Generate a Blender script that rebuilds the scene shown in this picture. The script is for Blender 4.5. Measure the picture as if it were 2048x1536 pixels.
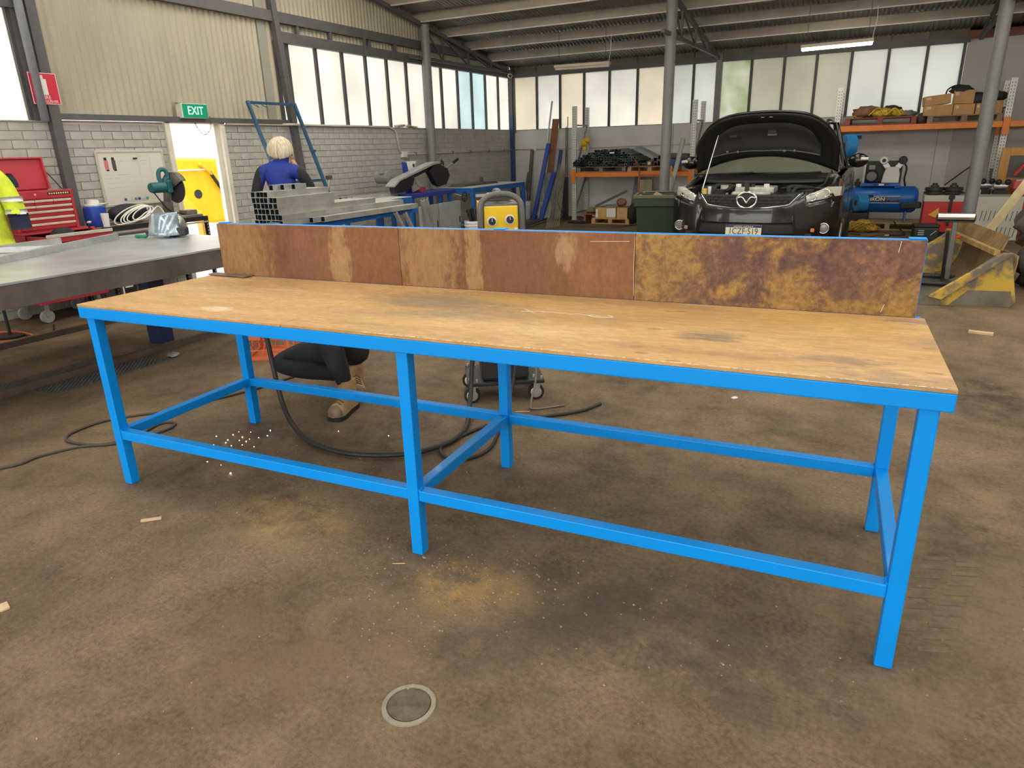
import bpy, math, random
from mathutils import Vector, Matrix, Euler, noise as mnoise
random.seed(7)
PI = math.pi
scene = bpy.context.scene
for o in list(bpy.data.objects): bpy.data.objects.remove(o)
COL = scene.collection
# ------------------------------------------------------------------ camera
cam_d = bpy.data.cameras.new('camera'); cam = bpy.data.objects.new('camera', cam_d); COL.objects.link(cam)
CAMP = Vector((3.1710, -1.8360, 1.535)); YAW, PITCH, ROLL, FPX = -0.4839, 0.3321, -0.0286, 1368.849
_fw = Vector((math.sin(YAW)*math.cos(PITCH), math.cos(YAW)*math.cos(PITCH), -math.sin(PITCH)))
_rt = Vector((math.cos(YAW), -math.sin(YAW), 0)); _up = _rt.cross(_fw)
_r = _rt*math.cos(ROLL) + _up*math.sin(ROLL); _u = _up*math.cos(ROLL) - _rt*math.sin(ROLL)
cam.matrix_world = Matrix(((_r.x, _u.x, -_fw.x, CAMP.x), (_r.y, _u.y, -_fw.y, CAMP.y), (_r.z, _u.z, -_fw.z, CAMP.z), (0, 0, 0, 1)))
cam_d.sensor_width = 36.0; cam_d.lens = FPX/2048*36.0; cam_d.clip_start = 0.05; cam_d.clip_end = 200
scene.camera = cam
# ------------------------------------------------------------------ sky, sun, exposure
w = bpy.data.worlds.new('overcast_sky'); scene.world = w; w.use_nodes = True
bg = w.node_tree.nodes['Background']; bg.inputs[0].default_value = (1.0, 0.985, 0.955, 1); bg.inputs[1].default_value = 3.0
sun_d = bpy.data.lights.new('sun', 'SUN'); sun = bpy.data.objects.new('sun', sun_d); COL.objects.link(sun)
sun_d.energy = 2.3; sun_d.angle = math.radians(6); sun_d.color = (1.0, 0.96, 0.88)
sun.rotation_euler = Vector((1.0, 0.25, -1.0)).to_track_quat('-Z', 'Y').to_euler(); sun.location = (-14, -2, 14)
vs = scene.view_settings; vs.view_transform = 'Standard'; vs.look = 'None'; vs.gamma = 1.0; vs.use_curve_mapping = False
vs.exposure = 0.62
scene.cycles.max_bounces = 10; scene.cycles.diffuse_bounces = 6; scene.cycles.sample_clamp_indirect = 6.0

# ------------------------------------------------------------------ materials
MATS = {}
def _mix(nt, blend='MIX'):
    n = nt.nodes.new('ShaderNodeMix'); n.data_type = 'RGBA'; n.blend_type = blend; return n
def M(name, col, rough=0.6, metal=0.0, var=0.0, vscale=8.0, col2=None, bump=0.0, bscale=60.0, emit=None, estr=0.0, coat=0.0, trans=0.0, spec=0.5, stretch=None, cut=(0.35, 0.65), sheen=0.0, alpha=1.0, detail=4.0):
    """procedural Principled material: base colour broken up by noise, optional bump"""
    if name in MATS: return MATS[name]
    m = bpy.data.materials.new(name); m.use_nodes = True; nt = m.node_tree; N = nt.nodes; L = nt.links
    b = N['Principled BSDF']
    b.inputs['Base Color'].default_value = (*col, 1); b.inputs['Roughness'].default_value = rough
    b.inputs['Metallic'].default_value = metal; b.inputs['Specular IOR Level'].default_value = spec
    b.inputs['Coat Weight'].default_value = coat; b.inputs['Coat Roughness'].default_value = 0.06
    b.inputs['Transmission Weight'].default_value = trans; b.inputs['Sheen Weight'].default_value = sheen
    b.inputs['Alpha'].default_value = alpha
    if emit: b.inputs['Emission Color'].default_value = (*emit, 1); b.inputs['Emission Strength'].default_value = estr
    if var > 0 or col2 or bump > 0:
        tc = N.new('ShaderNodeTexCoord'); mp = N.new('ShaderNodeMapping'); L.new(tc.outputs['Object'], mp.inputs['Vector'])
        if stretch: mp.inputs['Scale'].default_value = stretch
    if var > 0 or col2:
        nz = N.new('ShaderNodeTexNoise'); nz.inputs['Scale'].default_value = vscale; nz.inputs['Detail'].default_value = detail; nz.inputs['Roughness'].default_value = 0.62
        L.new(mp.outputs['Vector'], nz.inputs['Vector'])
        cr = N.new('ShaderNodeValToRGB'); L.new(nz.outputs['Fac'], cr.inputs['Fac'])
        c2 = col2 if col2 else tuple(c*(1-var) for c in col)
        c1 = col if col2 else tuple(min(1, c*(1+var*0.6)) for c in col)
        cr.color_ramp.elements[0].position = cut[0]; cr.color_ramp.elements[0].color = (*c2, 1)
        cr.color_ramp.elements[1].position = cut[1]; cr.color_ramp.elements[1].color = (*c1, 1)
        L.new(cr.outputs['Color'], b.inputs['Base Color'])
    if bump > 0:
        nb = N.new('ShaderNodeTexNoise'); nb.inputs['Scale'].default_value = bscale; nb.inputs['Detail'].default_value = 3
        L.new(mp.outputs['Vector'], nb.inputs['Vector'])
        bn = N.new('ShaderNodeBump'); bn.inputs['Strength'].default_value = bump; bn.inputs['Distance'].default_value = 0.01
        L.new(nb.outputs['Fac'], bn.inputs['Height']); L.new(bn.outputs['Normal'], b.inputs['Normal'])
    MATS[name] = m; return m

# ------------------------------------------------------------------ mesh builder
class MB:
    def __init__(s): s.v = []; s.f = []; s.mi = []; s.cur = 0
    def add(s, vs_, fs):
        k = len(s.v); s.v += [tuple(p) for p in vs_]; s.f += [tuple(i+k for i in q) for q in fs]; s.mi += [s.cur]*len(fs); return s
    def box(s, c, d, rot=None, taper=None):
        x, y, z = d[0]/2, d[1]/2, d[2]/2; t = taper or (1, 1)
        P = [Vector((sx*x*(t[0] if sz > 0 else 1), sy*y*(t[1] if sz > 0 else 1), sz*z)) for sz in (-1, 1) for sx, sy in ((-1, -1), (1, -1), (1, 1), (-1, 1))]
        if rot is not None:
            R = rot if isinstance(rot, Matrix) else Euler(rot).to_matrix()
            P = [R @ p for p in P]
        c = Vector(c)
        return s.add([p+c for p in P], [(3, 2, 1, 0), (4, 5, 6, 7), (0, 1, 5, 4), (1, 2, 6, 5), (2, 3, 7, 6), (3, 0, 4, 7)])
    def b2(s, a, b):  # box from corner to corner
        return s.box([(a[i]+b[i])/2 for i in range(3)], [abs(b[i]-a[i]) for i in range(3)])
    def bar(s, p0, p1, wid, hgt=None, up=(0, 0, 1)):  # rectangular bar from p0 to p1
        p0, p1 = Vector(p0), Vector(p1); hgt = hgt or wid; d = (p1-p0); ln = d.length; d.normalize(); up = Vector(up)
        if abs(d.dot(up)) > 0.99: up = Vector((0, 1, 0)) if abs(d.y) < 0.9 else Vector((1, 0, 0))
        x = d.cross(up).normalized(); u = x.cross(d)
        R = Matrix((x, d, u)).transposed()
        return s.box((p0+p1)/2, (wid, ln, hgt), R)
    def cyl(s, p0, p1, r0, r1=None, n=16, cap=True):
        p0, p1 = Vector(p0), Vector(p1); r1 = r0 if r1 is None else r1; d = (p1-p0).normalized()
        a = d.orthogonal().normalized(); b = d.cross(a)
        V = []
        for p, r in ((p0, r0), (p1, r1)):
            for i in range(n):
                t = 2*PI*i/n; V.append(p+a*math.cos(t)*r+b*math.sin(t)*r)
        F = [(i, (i+1) % n, n+(i+1) % n, n+i) for i in range(n)]
        if cap: F += [tuple(range(n-1, -1, -1)), tuple(range(n, 2*n))]
        return s.add(V, F)
    def tube(s, pts, r, n=8, closed=False, cap=True):
        pts = [Vector(p) for p in pts]; m = len(pts); V = []; prev = None
        rs = r if isinstance(r, (list, tuple)) else [r]*m
        for i, p in enumerate(pts):
            if closed: d = pts[(i+1) % m]-pts[i-1]
            else: d = pts[min(i+1, m-1)]-pts[max(i-1, 0)]
            if d.length < 1e-9: d = Vector((0, 0, 1))
            d.normalize()
            a = d.orthogonal().normalized() if prev is None else (prev - d*prev.dot(d))
            if a.length < 1e-6: a = d.orthogonal()
            a.normalize(); prev = a; b = d.cross(a)
            for k in range(n):
                t = 2*PI*k/n; V.append(p+a*math.cos(t)*rs[i]+b*math.sin(t)*rs[i])
        F = []
        for i in range(m if closed else m-1):
            j = (i+1) % m
            for k in range(n): F.append((i*n+k, i*n+(k+1) % n, j*n+(k+1) % n, j*n+k))
        if cap and not closed: F += [tuple(range(n-1, -1, -1)), tuple(range((m-1)*n, m*n))]
        return s.add(V, F)
    def lathe(s, prof, c=(0, 0, 0), axis='z', n=24, sx=1.0, sy=1.0, R=None):
        V = []; c = Vector(c)
        for r, h in prof:
            for i in range(n):
                t = 2*PI*i/n; x, y = r*math.cos(t)*sx, r*math.sin(t)*sy
                p = Vector((x, y, h)) if axis == 'z' else (Vector((h, x, y)) if axis == 'x' else Vector((x, h, y)))
                if R is not None: p = R @ p
                V.append(p+c)
        F = []; m = len(prof)
        for j in range(m-1):
            for i in range(n): F.append((j*n+i, j*n+(i+1) % n, (j+1)*n+(i+1) % n, (j+1)*n+i))
        if prof[0][0] > 1e-6: F.append(tuple(range(n-1, -1, -1)))
        if prof[-1][0] > 1e-6: F.append(tuple(range((m-1)*n, m*n)))
        return s.add(V, F)
    def sphere(s, c, r, n=12, m=8, sc=(1, 1, 1)):
        V = []; F = []; c = Vector(c)
        for j in range(m+1):
            a = PI*j/m
            for i in range(n):
                t = 2*PI*i/n; V.append(c+Vector((r*math.sin(a)*math.cos(t)*sc[0], r*math.sin(a)*math.sin(t)*sc[1], r*math.cos(a)*sc[2])))
        for j in range(m):
            for i in range(n): F.append((j*n+i, (j+1)*n+i, (j+1)*n+(i+1) % n, j*n+(i+1) % n))
        return s.add(V, F)
    def prism(s, poly, ext, M4=None):
        """poly: 2-D outline in local x,y; extruded along local z from ext[0] to ext[1]; M4 places it"""
        n = len(poly); V = [Vector((x, y, ext[0])) for x, y in poly]+[Vector((x, y, ext[1])) for x, y in poly]
        if M4 is not None: V = [M4 @ p for p in V]
        F = [tuple(range(n-1, -1, -1)), tuple(range(n, 2*n))]+[(i, (i+1) % n, n+(i+1) % n, n+i) for i in range(n)]
        return s.add(V, F)
    def grid(s, nu, nv, fn, th=0.0, flip=False):
        """surface fn(u,v), u,v in 0..1; th > 0 adds thickness along fn's normal"""
        V = [Vector(fn(i/nu, j/nv)) for j in range(nv+1) for i in range(nu+1)]
        W = nu+1
        F = [(j*W+i, j*W+i+1, (j+1)*W+i+1, (j+1)*W+i) for j in range(nv) for i in range(nu)]
        if th:
            Nn = [Vector() for _ in V]
            for q in F:
                nrm = (V[q[2]]-V[q[0]]).cross(V[q[3]]-V[q[1]])
                for i in q: Nn[i] += nrm
            k = len(V); V2 = [p-nn.normalized()*th if nn.length > 0 else p for p, nn in zip(V, Nn)]
            F2 = [tuple(k+i for i in reversed(q)) for q in F]
            E = []
            for i in range(nu): E += [(i+1, i, k+i, k+i+1), (nv*W+i, nv*W+i+1, k+nv*W+i+1, k+nv*W+i)]
            for j in range(nv): E += [(j*W, (j+1)*W, k+(j+1)*W, k+j*W), ((j+1)*W+nu, j*W+nu, k+j*W+nu, k+(j+1)*W+nu)]
            V += V2; F = F+F2+E
        if flip: F = [tuple(reversed(q)) for q in F]
        return s.add(V, F)
    def hollow(s, p0, p1, wid, hgt, t, up=(0, 0, 1)):
        """square / rectangular hollow section, open ends"""
        p0, p1 = Vector(p0), Vector(p1); d = (p1-p0).normalized(); up = Vector(up)
        if abs(d.dot(up)) > 0.99: up = Vector((0, 1, 0))
        x = d.cross(up).normalized(); u = x.cross(d); V = []
        for p in (p0, p1):
            for a, b in ((wid/2, hgt/2), (wid/2-t, hgt/2-t)):
                V += [p-x*a-u*b, p+x*a-u*b, p+x*a+u*b, p-x*a+u*b]
        F = []
        for i in range(4):
            j = (i+1) % 4
            F += [(i, j, 8+j, 8+i), (4+j, 4+i, 12+i, 12+j), (j, i, 4+i, 4+j), (8+i, 8+j, 12+j, 12+i)]
        k = len(s.mi); s.add(V, F)
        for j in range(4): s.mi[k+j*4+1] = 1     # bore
        return s
    def mesh(s, name, mat, smooth=False):
        me = bpy.data.meshes.new(name); me.from_pydata(s.v, [], s.f)
        ms = mat if isinstance(mat, (list, tuple)) else [mat]
        for m in ms: me.materials.append(m)
        if len(ms) > 1: me.polygons.foreach_set('material_index', s.mi)
        if smooth: me.polygons.foreach_set('use_smooth', [True]*len(me.polygons))
        me.update(); return me
    def build(s, name, mat, parent=None, smooth=False, bevel=0.0, seg=2, label=None, loc=None, rot=None, sub=0, auto=None):
        o = bpy.data.objects.new(name, s.mesh(name, mat, smooth or auto is not None)); COL.objects.link(o)
        if parent is not None: o.parent = parent
        if loc is not None: o.location = loc
        if rot is not None: o.rotation_euler = rot
        if bevel:
            b = o.modifiers.new('bevel', 'BEVEL'); b.width = bevel; b.segments = seg; b.limit_method = 'ANGLE'; b.angle_limit = math.radians(40); b.harden_normals = False
        if sub:
            q = o.modifiers.new('sub', 'SUBSURF'); q.levels = sub; q.render_levels = sub
        if auto is not None: o.data.set_sharp_from_angle(angle=math.radians(auto))
        if label: o['label'] = label
        return o
def tag(o, label, cat, group=None, kind=None):
    o['label'] = label
    if cat: o['category'] = cat
    if group: o['group'] = group
    if kind: o['kind'] = kind
    return o
def thing(name, label, cat, loc=(0, 0, 0), rz=0.0, group=None):
    o = bpy.data.objects.new(name, None); COL.objects.link(o); o.location = loc; o.rotation_euler = (0, 0, rz); o.empty_display_size = 0.1
    return tag(o, label, cat, group)
def struct(o): o['kind'] = 'structure'; return o
KIDS = {}
def copy_tree(o, parent=None):
    c = o.copy(); COL.objects.link(c); c.parent = parent
    for ch in [x for x in bpy.data.objects if x.parent == o]: copy_tree(ch, c)
    return c
def text_obj(name, txt, size, mat, parent, loc, rot, ext=0.001, align='CENTER', sx=1.0, bold=0.0):
    cu = bpy.data.curves.new(name, 'FONT'); cu.body = txt; cu.size = size; cu.extrude = ext; cu.align_x = align; cu.align_y = 'CENTER'; cu.offset = bold
    t = bpy.data.objects.new(name+'_tmp', cu); COL.objects.link(t)
    dg = bpy.context.evaluated_depsgraph_get(); me = bpy.data.meshes.new_from_object(t.evaluated_get(dg))
    bpy.data.objects.remove(t); me.materials.clear(); me.materials.append(mat)
    o = bpy.data.objects.new(name, me); COL.objects.link(o); o.parent = parent; o.location = loc; o.rotation_euler = rot; o.scale = (sx, 1, 1)
    return o
def catmull(pts, k=8, closed=False):
    P = [Vector(p) for p in pts]; n = len(P); out = []
    for i in range(n if closed else n-1):
        p0 = P[(i-1) % n] if closed or i > 0 else P[0]*2-P[1]; p1 = P[i]; p2 = P[(i+1) % n]; p3 = P[(i+2) % n] if closed or i+2 < n else P[-1]*2-P[-2]
        for j in range(k):
            t = j/k; out.append(0.5*((2*p1)+(p2-p0)*t+(2*p0-5*p1+4*p2-p3)*t*t+(3*p1-p0-3*p2+p3)*t**3))
    if not closed: out.append(P[-1])
    return out
# ================================================================== THE SETTING
XL, YB = -4.6, 13.3
SILL, HEAD = 1.92, 3.03
def roof_z(y): return 3.24 + 0.16*(YB-y)
def floor_mat():
    m = bpy.data.materials.new('dirty_concrete'); m.use_nodes = True; nt = m.node_tree; N = nt.nodes; L = nt.links
    b = N['Principled BSDF']; tc = N.new('ShaderNodeTexCoord'); P = tc.outputs['Object']
    def nz(sc, det=6, rough=0.6, dist=0.0):
        n = N.new('ShaderNodeTexNoise'); n.inputs['Scale'].default_value = sc; n.inputs['Detail'].default_value = det; n.inputs['Roughness'].default_value = rough; n.inputs['Distortion'].default_value = dist
        L.new(P, n.inputs['Vector']); return n.outputs['Fac']
    def ramp(src, a, b_, ca=(0, 0, 0), cb=(1, 1, 1)):
        r = N.new('ShaderNodeValToRGB'); L.new(src, r.inputs['Fac']); e = r.color_ramp.elements
        e[0].position = a; e[1].position = b_; e[0].color = (*ca, 1); e[1].color = (*cb, 1); return r.outputs['Color']
    def mix(fac, a, b_, blend='MIX'):
        n = _mix(nt, blend)
        if isinstance(fac, float): n.inputs['Factor'].default_value = fac
        else: L.new(fac, n.inputs['Factor'])
        for k, v in ((6, a), (7, b_)):
            if isinstance(v, tuple): n.inputs[k].default_value = (*v, 1)
            else: L.new(v, n.inputs[k])
        return n.outputs[2]
    def spot(cx, cy, rx, ry, soft=1.0):
        mp = N.new('ShaderNodeMapping'); mp.vector_type = 'POINT'; L.new(P, mp.inputs['Vector'])
        mp.inputs['Scale'].default_value = (1/rx, 1/ry, 1); mp.inputs['Location'].default_value = (-cx/rx, -cy/ry, 0)
        g = N.new('ShaderNodeTexGradient'); g.gradient_type = 'SPHERICAL'; L.new(mp.outputs[0], g.inputs[0]); return g.outputs['Fac']
    def mul(a, b_):
        n = N.new('ShaderNodeMath'); n.operation = 'MULTIPLY'
        for k, v in ((0, a), (1, b_)):
            if isinstance(v, float): n.inputs[k].default_value = v
            else: L.new(v, n.inputs[k])
        n.use_clamp = True; return n.outputs[0]
    base = ramp(nz(1.3, 9, 0.70), 0.36, 0.64, (0.108, 0.070, 0.043), (0.292, 0.206, 0.124))
    fine = ramp(nz(55, 4, 0.7), 0.30, 0.74, (0.48, 0.46, 0.44), (1.38, 1.34, 1.28))
    c = mix(0.85, base, fine, 'MULTIPLY')
    mid = ramp(nz(7, 5, 0.65, 0.6), 0.42, 0.68); c = mix(mul(mid, 0.42), c, (0.26, 0.195, 0.115))
    dust = ramp(nz(1.6, 7, 0.68, 0.4), 0.57, 0.72); c = mix(mul(dust, 0.55), c, (0.36, 0.25, 0.125))
    oil = ramp(nz(0.65, 7, 0.7, 0.8), 0.555, 0.66); c = mix(mul(oil, 0.55), c, (0.080, 0.056, 0.037))
    br = nz(5.5, 8, 0.78)
    for cx, cy, rx, ry, k, colr in ((1.02, 0.10, 0.40, 0.26, 2.3, (0.48, 0.32, 0.13)), (2.02, -0.02, 0.30, 0.20, 2.6, (0.46, 0.28, 0.10)), (1.86, -0.35, 0.30, 0.3, 1.5, (0.24, 0.16, 0.08)), (1.60, -0.62, 0.5, 0.34, 1.6, (0.20, 0.13, 0.065)), (3.9, 0.6, 0.8, 0.55, 1.2, (0.23, 0.165, 0.095)),
                                (3.90, 3.0, 0.26, 0.5, 3.0, (0.045, 0.032, 0.022)), (2.75, 0.0, 0.75, 0.3, 2.0, (0.085, 0.06, 0.04)), (0.2, 0.75, 0.8, 0.4, 1.6, (0.10, 0.072, 0.048)), (2.5, -0.95, 0.7, 0.4, 1.4, (0.17, 0.115, 0.06))):
        c = mix(mul(mul(spot(cx, cy, rx, ry), k), ramp(br, 0.42, 0.64)), c, colr)
    # cracks
    vo = N.new('ShaderNodeTexVoronoi'); vo.feature = 'DISTANCE_TO_EDGE'; vo.inputs['Scale'].default_value = 0.32
    ds = N.new('ShaderNodeVectorMath'); ds.operation = 'ADD'; L.new(P, ds.inputs[0])
    n3 = N.new('ShaderNodeTexNoise'); n3.inputs['Scale'].default_value = 2.2; n3.inputs['Detail'].default_value = 6; L.new(P, n3.inputs['Vector'])
    sc = N.new('ShaderNodeVectorMath'); sc.operation = 'SCALE'; sc.inputs['Scale'].default_value = 0.5; L.new(n3.outputs['Color'], sc.inputs[0]); L.new(sc.outputs[0], ds.inputs[1])
    L.new(ds.outputs[0], vo.inputs['Vector'])
    crk = ramp(vo.outputs['Distance'], 0.0, 0.003, (1, 1, 1), (0, 0, 0)); c = mix(mul(crk, 0.16), c, (0.045, 0.032, 0.022))
    L.new(c, b.inputs['Base Color'])
    L.new(ramp(nz(2.3, 6), 0.35, 0.7, (0.55, 0.55, 0.55), (0.85, 0.85, 0.85)), b.inputs['Roughness'])
    b.inputs['Specular IOR Level'].default_value = 0.35
    ht = mix(0.5, nz(26, 8, 0.75), nz(90, 4, 0.7)); bp = N.new('ShaderNodeBump'); bp.inputs['Strength'].default_value = 0.9; bp.inputs['Distance'].default_value = 0.022
    L.new(ht, bp.inputs['Height']); L.new(bp.outputs[0], b.inputs['Normal']); return m
FL = MB(); FL.grid(30, 44, lambda u, v: (-4.72+u*14.7, -8+v*21.45, 0)); floor = struct(FL.build('floor', floor_mat()))
OUT = MB(); OUT.b2((-40, -40, -0.25), (40, 60, -0.02)); struct(OUT.build('yard_ground', M('yard_gravel', (0.42, 0.39, 0.34), 0.9, var=0.2, vscale=3)))

m_brick = M('grey_painted_brick', (0.45, 0.435, 0.395), 0.75, var=0.12, vscale=3.0, bump=0.35, bscale=45)
m_mortar = M('painted_mortar', (0.365, 0.352, 0.318), 0.85, var=0.15, vscale=12)
m_panel = M('grey_wall_panel', (0.64, 0.63, 0.61), 0.7, var=0.10, vscale=1.6, bump=0.05, bscale=30)
m_clad = M('cream_cladding', (0.44, 0.40, 0.30), 0.55, var=0.10, vscale=2.2, stretch=(1, 1, 0.3), bump=0.04, bscale=20)
m_steel = M('dark_grey_steel', (0.105, 0.10, 0.105), 0.55, var=0.12, vscale=6)
m_purlin = M('primed_purlin', (0.36, 0.315, 0.265), 0.55, var=0.16, vscale=2.5)
m_lip = M('purlin_lip', (0.80, 0.78, 0.73), 0.45, var=0.08, vscale=6)
m_zinc = M('zinc_roof_sheet', (0.33, 0.325, 0.295), 0.42, metal=0.5, var=0.22, vscale=2.0)
m_pole = M('grey_painted_pole', (0.215, 0.215, 0.215), 0.42, var=0.10, vscale=3.0)
m_white = M('white_enamel', (0.74, 0.73, 0.69), 0.4, var=0.04)
m_jamb = M('cream_door_frame', (0.72, 0.68, 0.58), 0.5, var=0.08, vscale=5)

# ---- left wall: brick dado with mortar backing, every near brick a brick
DY0, DY1, DZ = 4.10, 4.99, 1.985      # door hole
WB = MB()
for y0, y1, z0, z1 in ((-6, DY0, 0, SILL), (DY1, YB, 0, SILL)):
    WB.b2((XL-0.115, y0, z0), (XL-0.010, y1, z1))
wall_left = struct(WB.build('wall_left', m_mortar))
CH = SILL/22; BL = 0.24
bm_ = MB(); bm_.box((0, 0, 0), (0.105, BL-0.010, CH-0.009)); brick_me = bm_.mesh('brick', m_brick)
bm_ = MB(); bm_.box((0, 0, 0), (0.105, BL/2-0.010, CH-0.009)); half_me = bm_.mesh('half_brick', m_brick)
cand = []
for r in range(22):
    z = (r+0.5)*CH; off = (BL/2 if r % 2 else 0)
    y = 1.5-off
    while y < YB-0.02:
        c0, c1 = y, y+BL
        for a, b in ((c0, min(c1, DY0)), (max(c0, DY1), min(c1, YB))):
            if b-a > 0.04: cand.append((a, b, z))
        y += BL
def vis_rank(c):
    a, b, z = c; p = Vector((XL, (a+b)/2, z)); d = p-CAMP
    hide = 100 if (z < 0.62 or a < 2.0 or (z < 0.95 and a < 4.1)) else 0
    return d.length + hide
cand.sort(key=vis_rank)
REST = MB()
for i, (a, b, z) in enumerate(cand):
    jit = random.uniform(-0.0025, 0.0025); ln = b-a-0.010
    if i < 300:
        o = bpy.data.objects.new('brick', brick_me); COL.objects.link(o); o.parent = wall_left
        o.location = (XL-0.0525+jit, (a+b)/2, z); o.scale = (1, ln/(BL-0.010), 1)
    else: REST.box((XL-0.0525+jit, (a+b)/2, z), (0.105, ln, CH-0.009))
o = REST.build('brickwork', m_brick, wall_left); o['kind'] = 'stuff'
# capping and conduit strip along the dado
CAPM = MB(); CAPM.b2((XL-0.12, -6, SILL), (XL+0.012, DY0-0.02, SILL+0.012)); CAPM.b2((XL-0.12, DY1+0.02, SILL), (XL+0.012, YB, SILL+0.012))
CAPM.build('coping', M('sill_flashing', (0.42, 0.40, 0.36), 0.6, var=0.2, vscale=9), wall_left)
# corrugated cladding above the dado
def corr(mb, axis, a0, a1, zfun0, zfun1, x, pitch=0.085, amp=0.009, k=6, n=1):
    cnt = int((a1-a0)/pitch*k)
    def fn(u, v):
        a = a0+u*(a1-a0); w_ = amp*math.sin(2*PI*a/pitch)
        z = zfun0(a)+(zfun1(a)-zfun0(a))*v
        return (x+w_, a, z)
    mb.grid(cnt, n, fn)
CL = MB(); corr(CL, 'y', -6, 6.12, lambda a: 1.975 if a > 2.72 else 3.02, lambda a: roof_z(a)+0.02, XL-0.03)
corr(CL, 'y', 6.12, YB, lambda a: 3.10, lambda a: roof_z(a)+0.02, XL-0.03)
CL.build('cladding', m_clad, wall_left, smooth=True)
# girts and head beams on the left wall
def beam(name, a, b, mat=m_steel, bev=0.0, parent=None):
    q = MB(); q.b2(a, b); o = q.build(name, mat, parent, bevel=bev); return o
struct(beam('trim_1', (XL-0.02, 2.70, 1.945), (XL+0.05, 6.16, 2.005)))
struct(beam('trim_2', (XL-0.01, -3.0, 3.275), (XL+0.06, YB-0.05, 3.41)))
struct(beam('trim_3', (XL-0.04, 6.16, 3.025), (XL+0.05, YB-0.02, 3.165)))
struct(beam('trim_4', (XL-0.04, -3.0, 2.96), (XL+0.05, 2.72, 3.10)))
struct(beam('trim_5', (XL-0.06, 2.76, 1.90), (XL+0.005, DY0-0.02, 1.94), M('pale_batten', (0.55, 0.50, 0.43), 0.6)))
q = MB(); q.box((XL-0.02, 5.90, 2.75), (0.012, 0.14, 1.55)); struct(q.build('trim_6', M('flashing_khaki', (0.30, 0.30, 0.25), 0.6)))
q = MB()
for yy in (6.55, 7.25, 8.2, 8.9):
    q.bar((XL+0.02, yy, 3.16), (XL+0.02, yy, 3.29), 0.05, 0.05)
q.bar((XL+0.045, 8.05, 3.03), (XL+0.045, 8.05, 3.40), 0.05, 0.03); struct(q.build('trim_7', m_steel))
# posts on the left wall
def post(name, pts, wid, dep, label, rot=0):
    q = MB(); q.bar(pts[0], pts[1], wid, dep, up=(1, 0, 0)); o = q.build(name, m_steel, bevel=0.006); return tag(o, label, 'post')
post('wall_post', ((XL+0.03, 2.79, 0), (XL+0.03, 2.79, 4.7)), 0.105, 0.10, 'dark grey steel wall post rising behind the red tool chest')
post('wall_post', ((XL+0.04, 6.40, 0), (XL+0.04, 6.02, 4.3)), 0.095, 0.09, 'dark steel wall post behind the man on the phone')
q = MB(); q.cyl((XL+0.05, 2.66, SILL), (XL+0.05, 2.66, 4.6), 0.04, n=16); tag(q.build('downpipe', M('grey_pipe', (0.26, 0.28, 0.31), 0.4, var=.1), smooth=True), 'grey round pipe running up beside the fire extinguisher sign', 'pipe')

q = MB(); q.b2((XL-0.06, 2.612, SILL+.01), (XL+0.02, 2.73, 2.99)); struct(q.build('trim_12', m_steel))
# ---- windows
def pane_mat(name, col, mixd=0.35, algae=False, rough=True):
    m = bpy.data.materials.new(name); m.use_nodes = True; nt = m.node_tree; N = nt.nodes; L = nt.links
    N.remove(N['Principled BSDF']); out = N['Material Output']
    tr = N.new('ShaderNodeBsdfTranslucent'); df = N.new('ShaderNodeBsdfDiffuse'); gl = N.new('ShaderNodeBsdfGlossy'); gl.inputs['Roughness'].default_value = 0.35
    mx = N.new('ShaderNodeMixShader'); mx.inputs[0].default_value = mixd; mg = N.new('ShaderNodeMixShader'); mg.inputs[0].default_value = 0.04
    L.new(tr.outputs[0], mx.inputs[1]); L.new(df.outputs[0], mx.inputs[2]); L.new(mx.outputs[0], mg.inputs[1]); L.new(gl.outputs[0], mg.inputs[2]); L.new(mg.outputs[0], out.inputs[0])
    tc = N.new('ShaderNodeTexCoord'); nz = N.new('ShaderNodeTexNoise'); nz.inputs['Scale'].default_value = 1.4 if algae else 0.9; nz.inputs['Detail'].default_value = 7 if algae else 3; L.new(tc.outputs['Object'], nz.inputs['Vector'])
    r = N.new('ShaderNodeValToRGB'); e = r.color_ramp.elements; L.new(nz.outputs['Fac'], r.inputs['Fac'])
    e[0].color = (*col, 1); e[1].color = (*((0.33, 0.39, 0.19) if algae else tuple(c*0.86 for c in col)), 1); e[0].position = 0.46 if algae else 0.4; e[1].position = 0.68
    L.new(r.outputs[0], tr.inputs[0]); L.new(r.outputs[0], df.inputs[0]); return m
p_white = pane_mat('frosted_white', (0.80, 0.80, 0.77)); p_cream = pane_mat('frosted_cream', (0.78, 0.745, 0.67)); p_cyan = pane_mat('frosted_cyan', (0.66, 0.76, 0.78))
p_grey = pane_mat('frosted_grey', (0.66, 0.68, 0.66)); p_green = pane_mat('frosted_algae', (0.62, 0.64, 0.58), algae=True); p_dirty = pane_mat('frosted_dirty', (0.54, 0.54, 0.48))
m_mull = M('dark_mullion', (0.075, 0.072, 0.075), 0.5, var=0.15)
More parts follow.
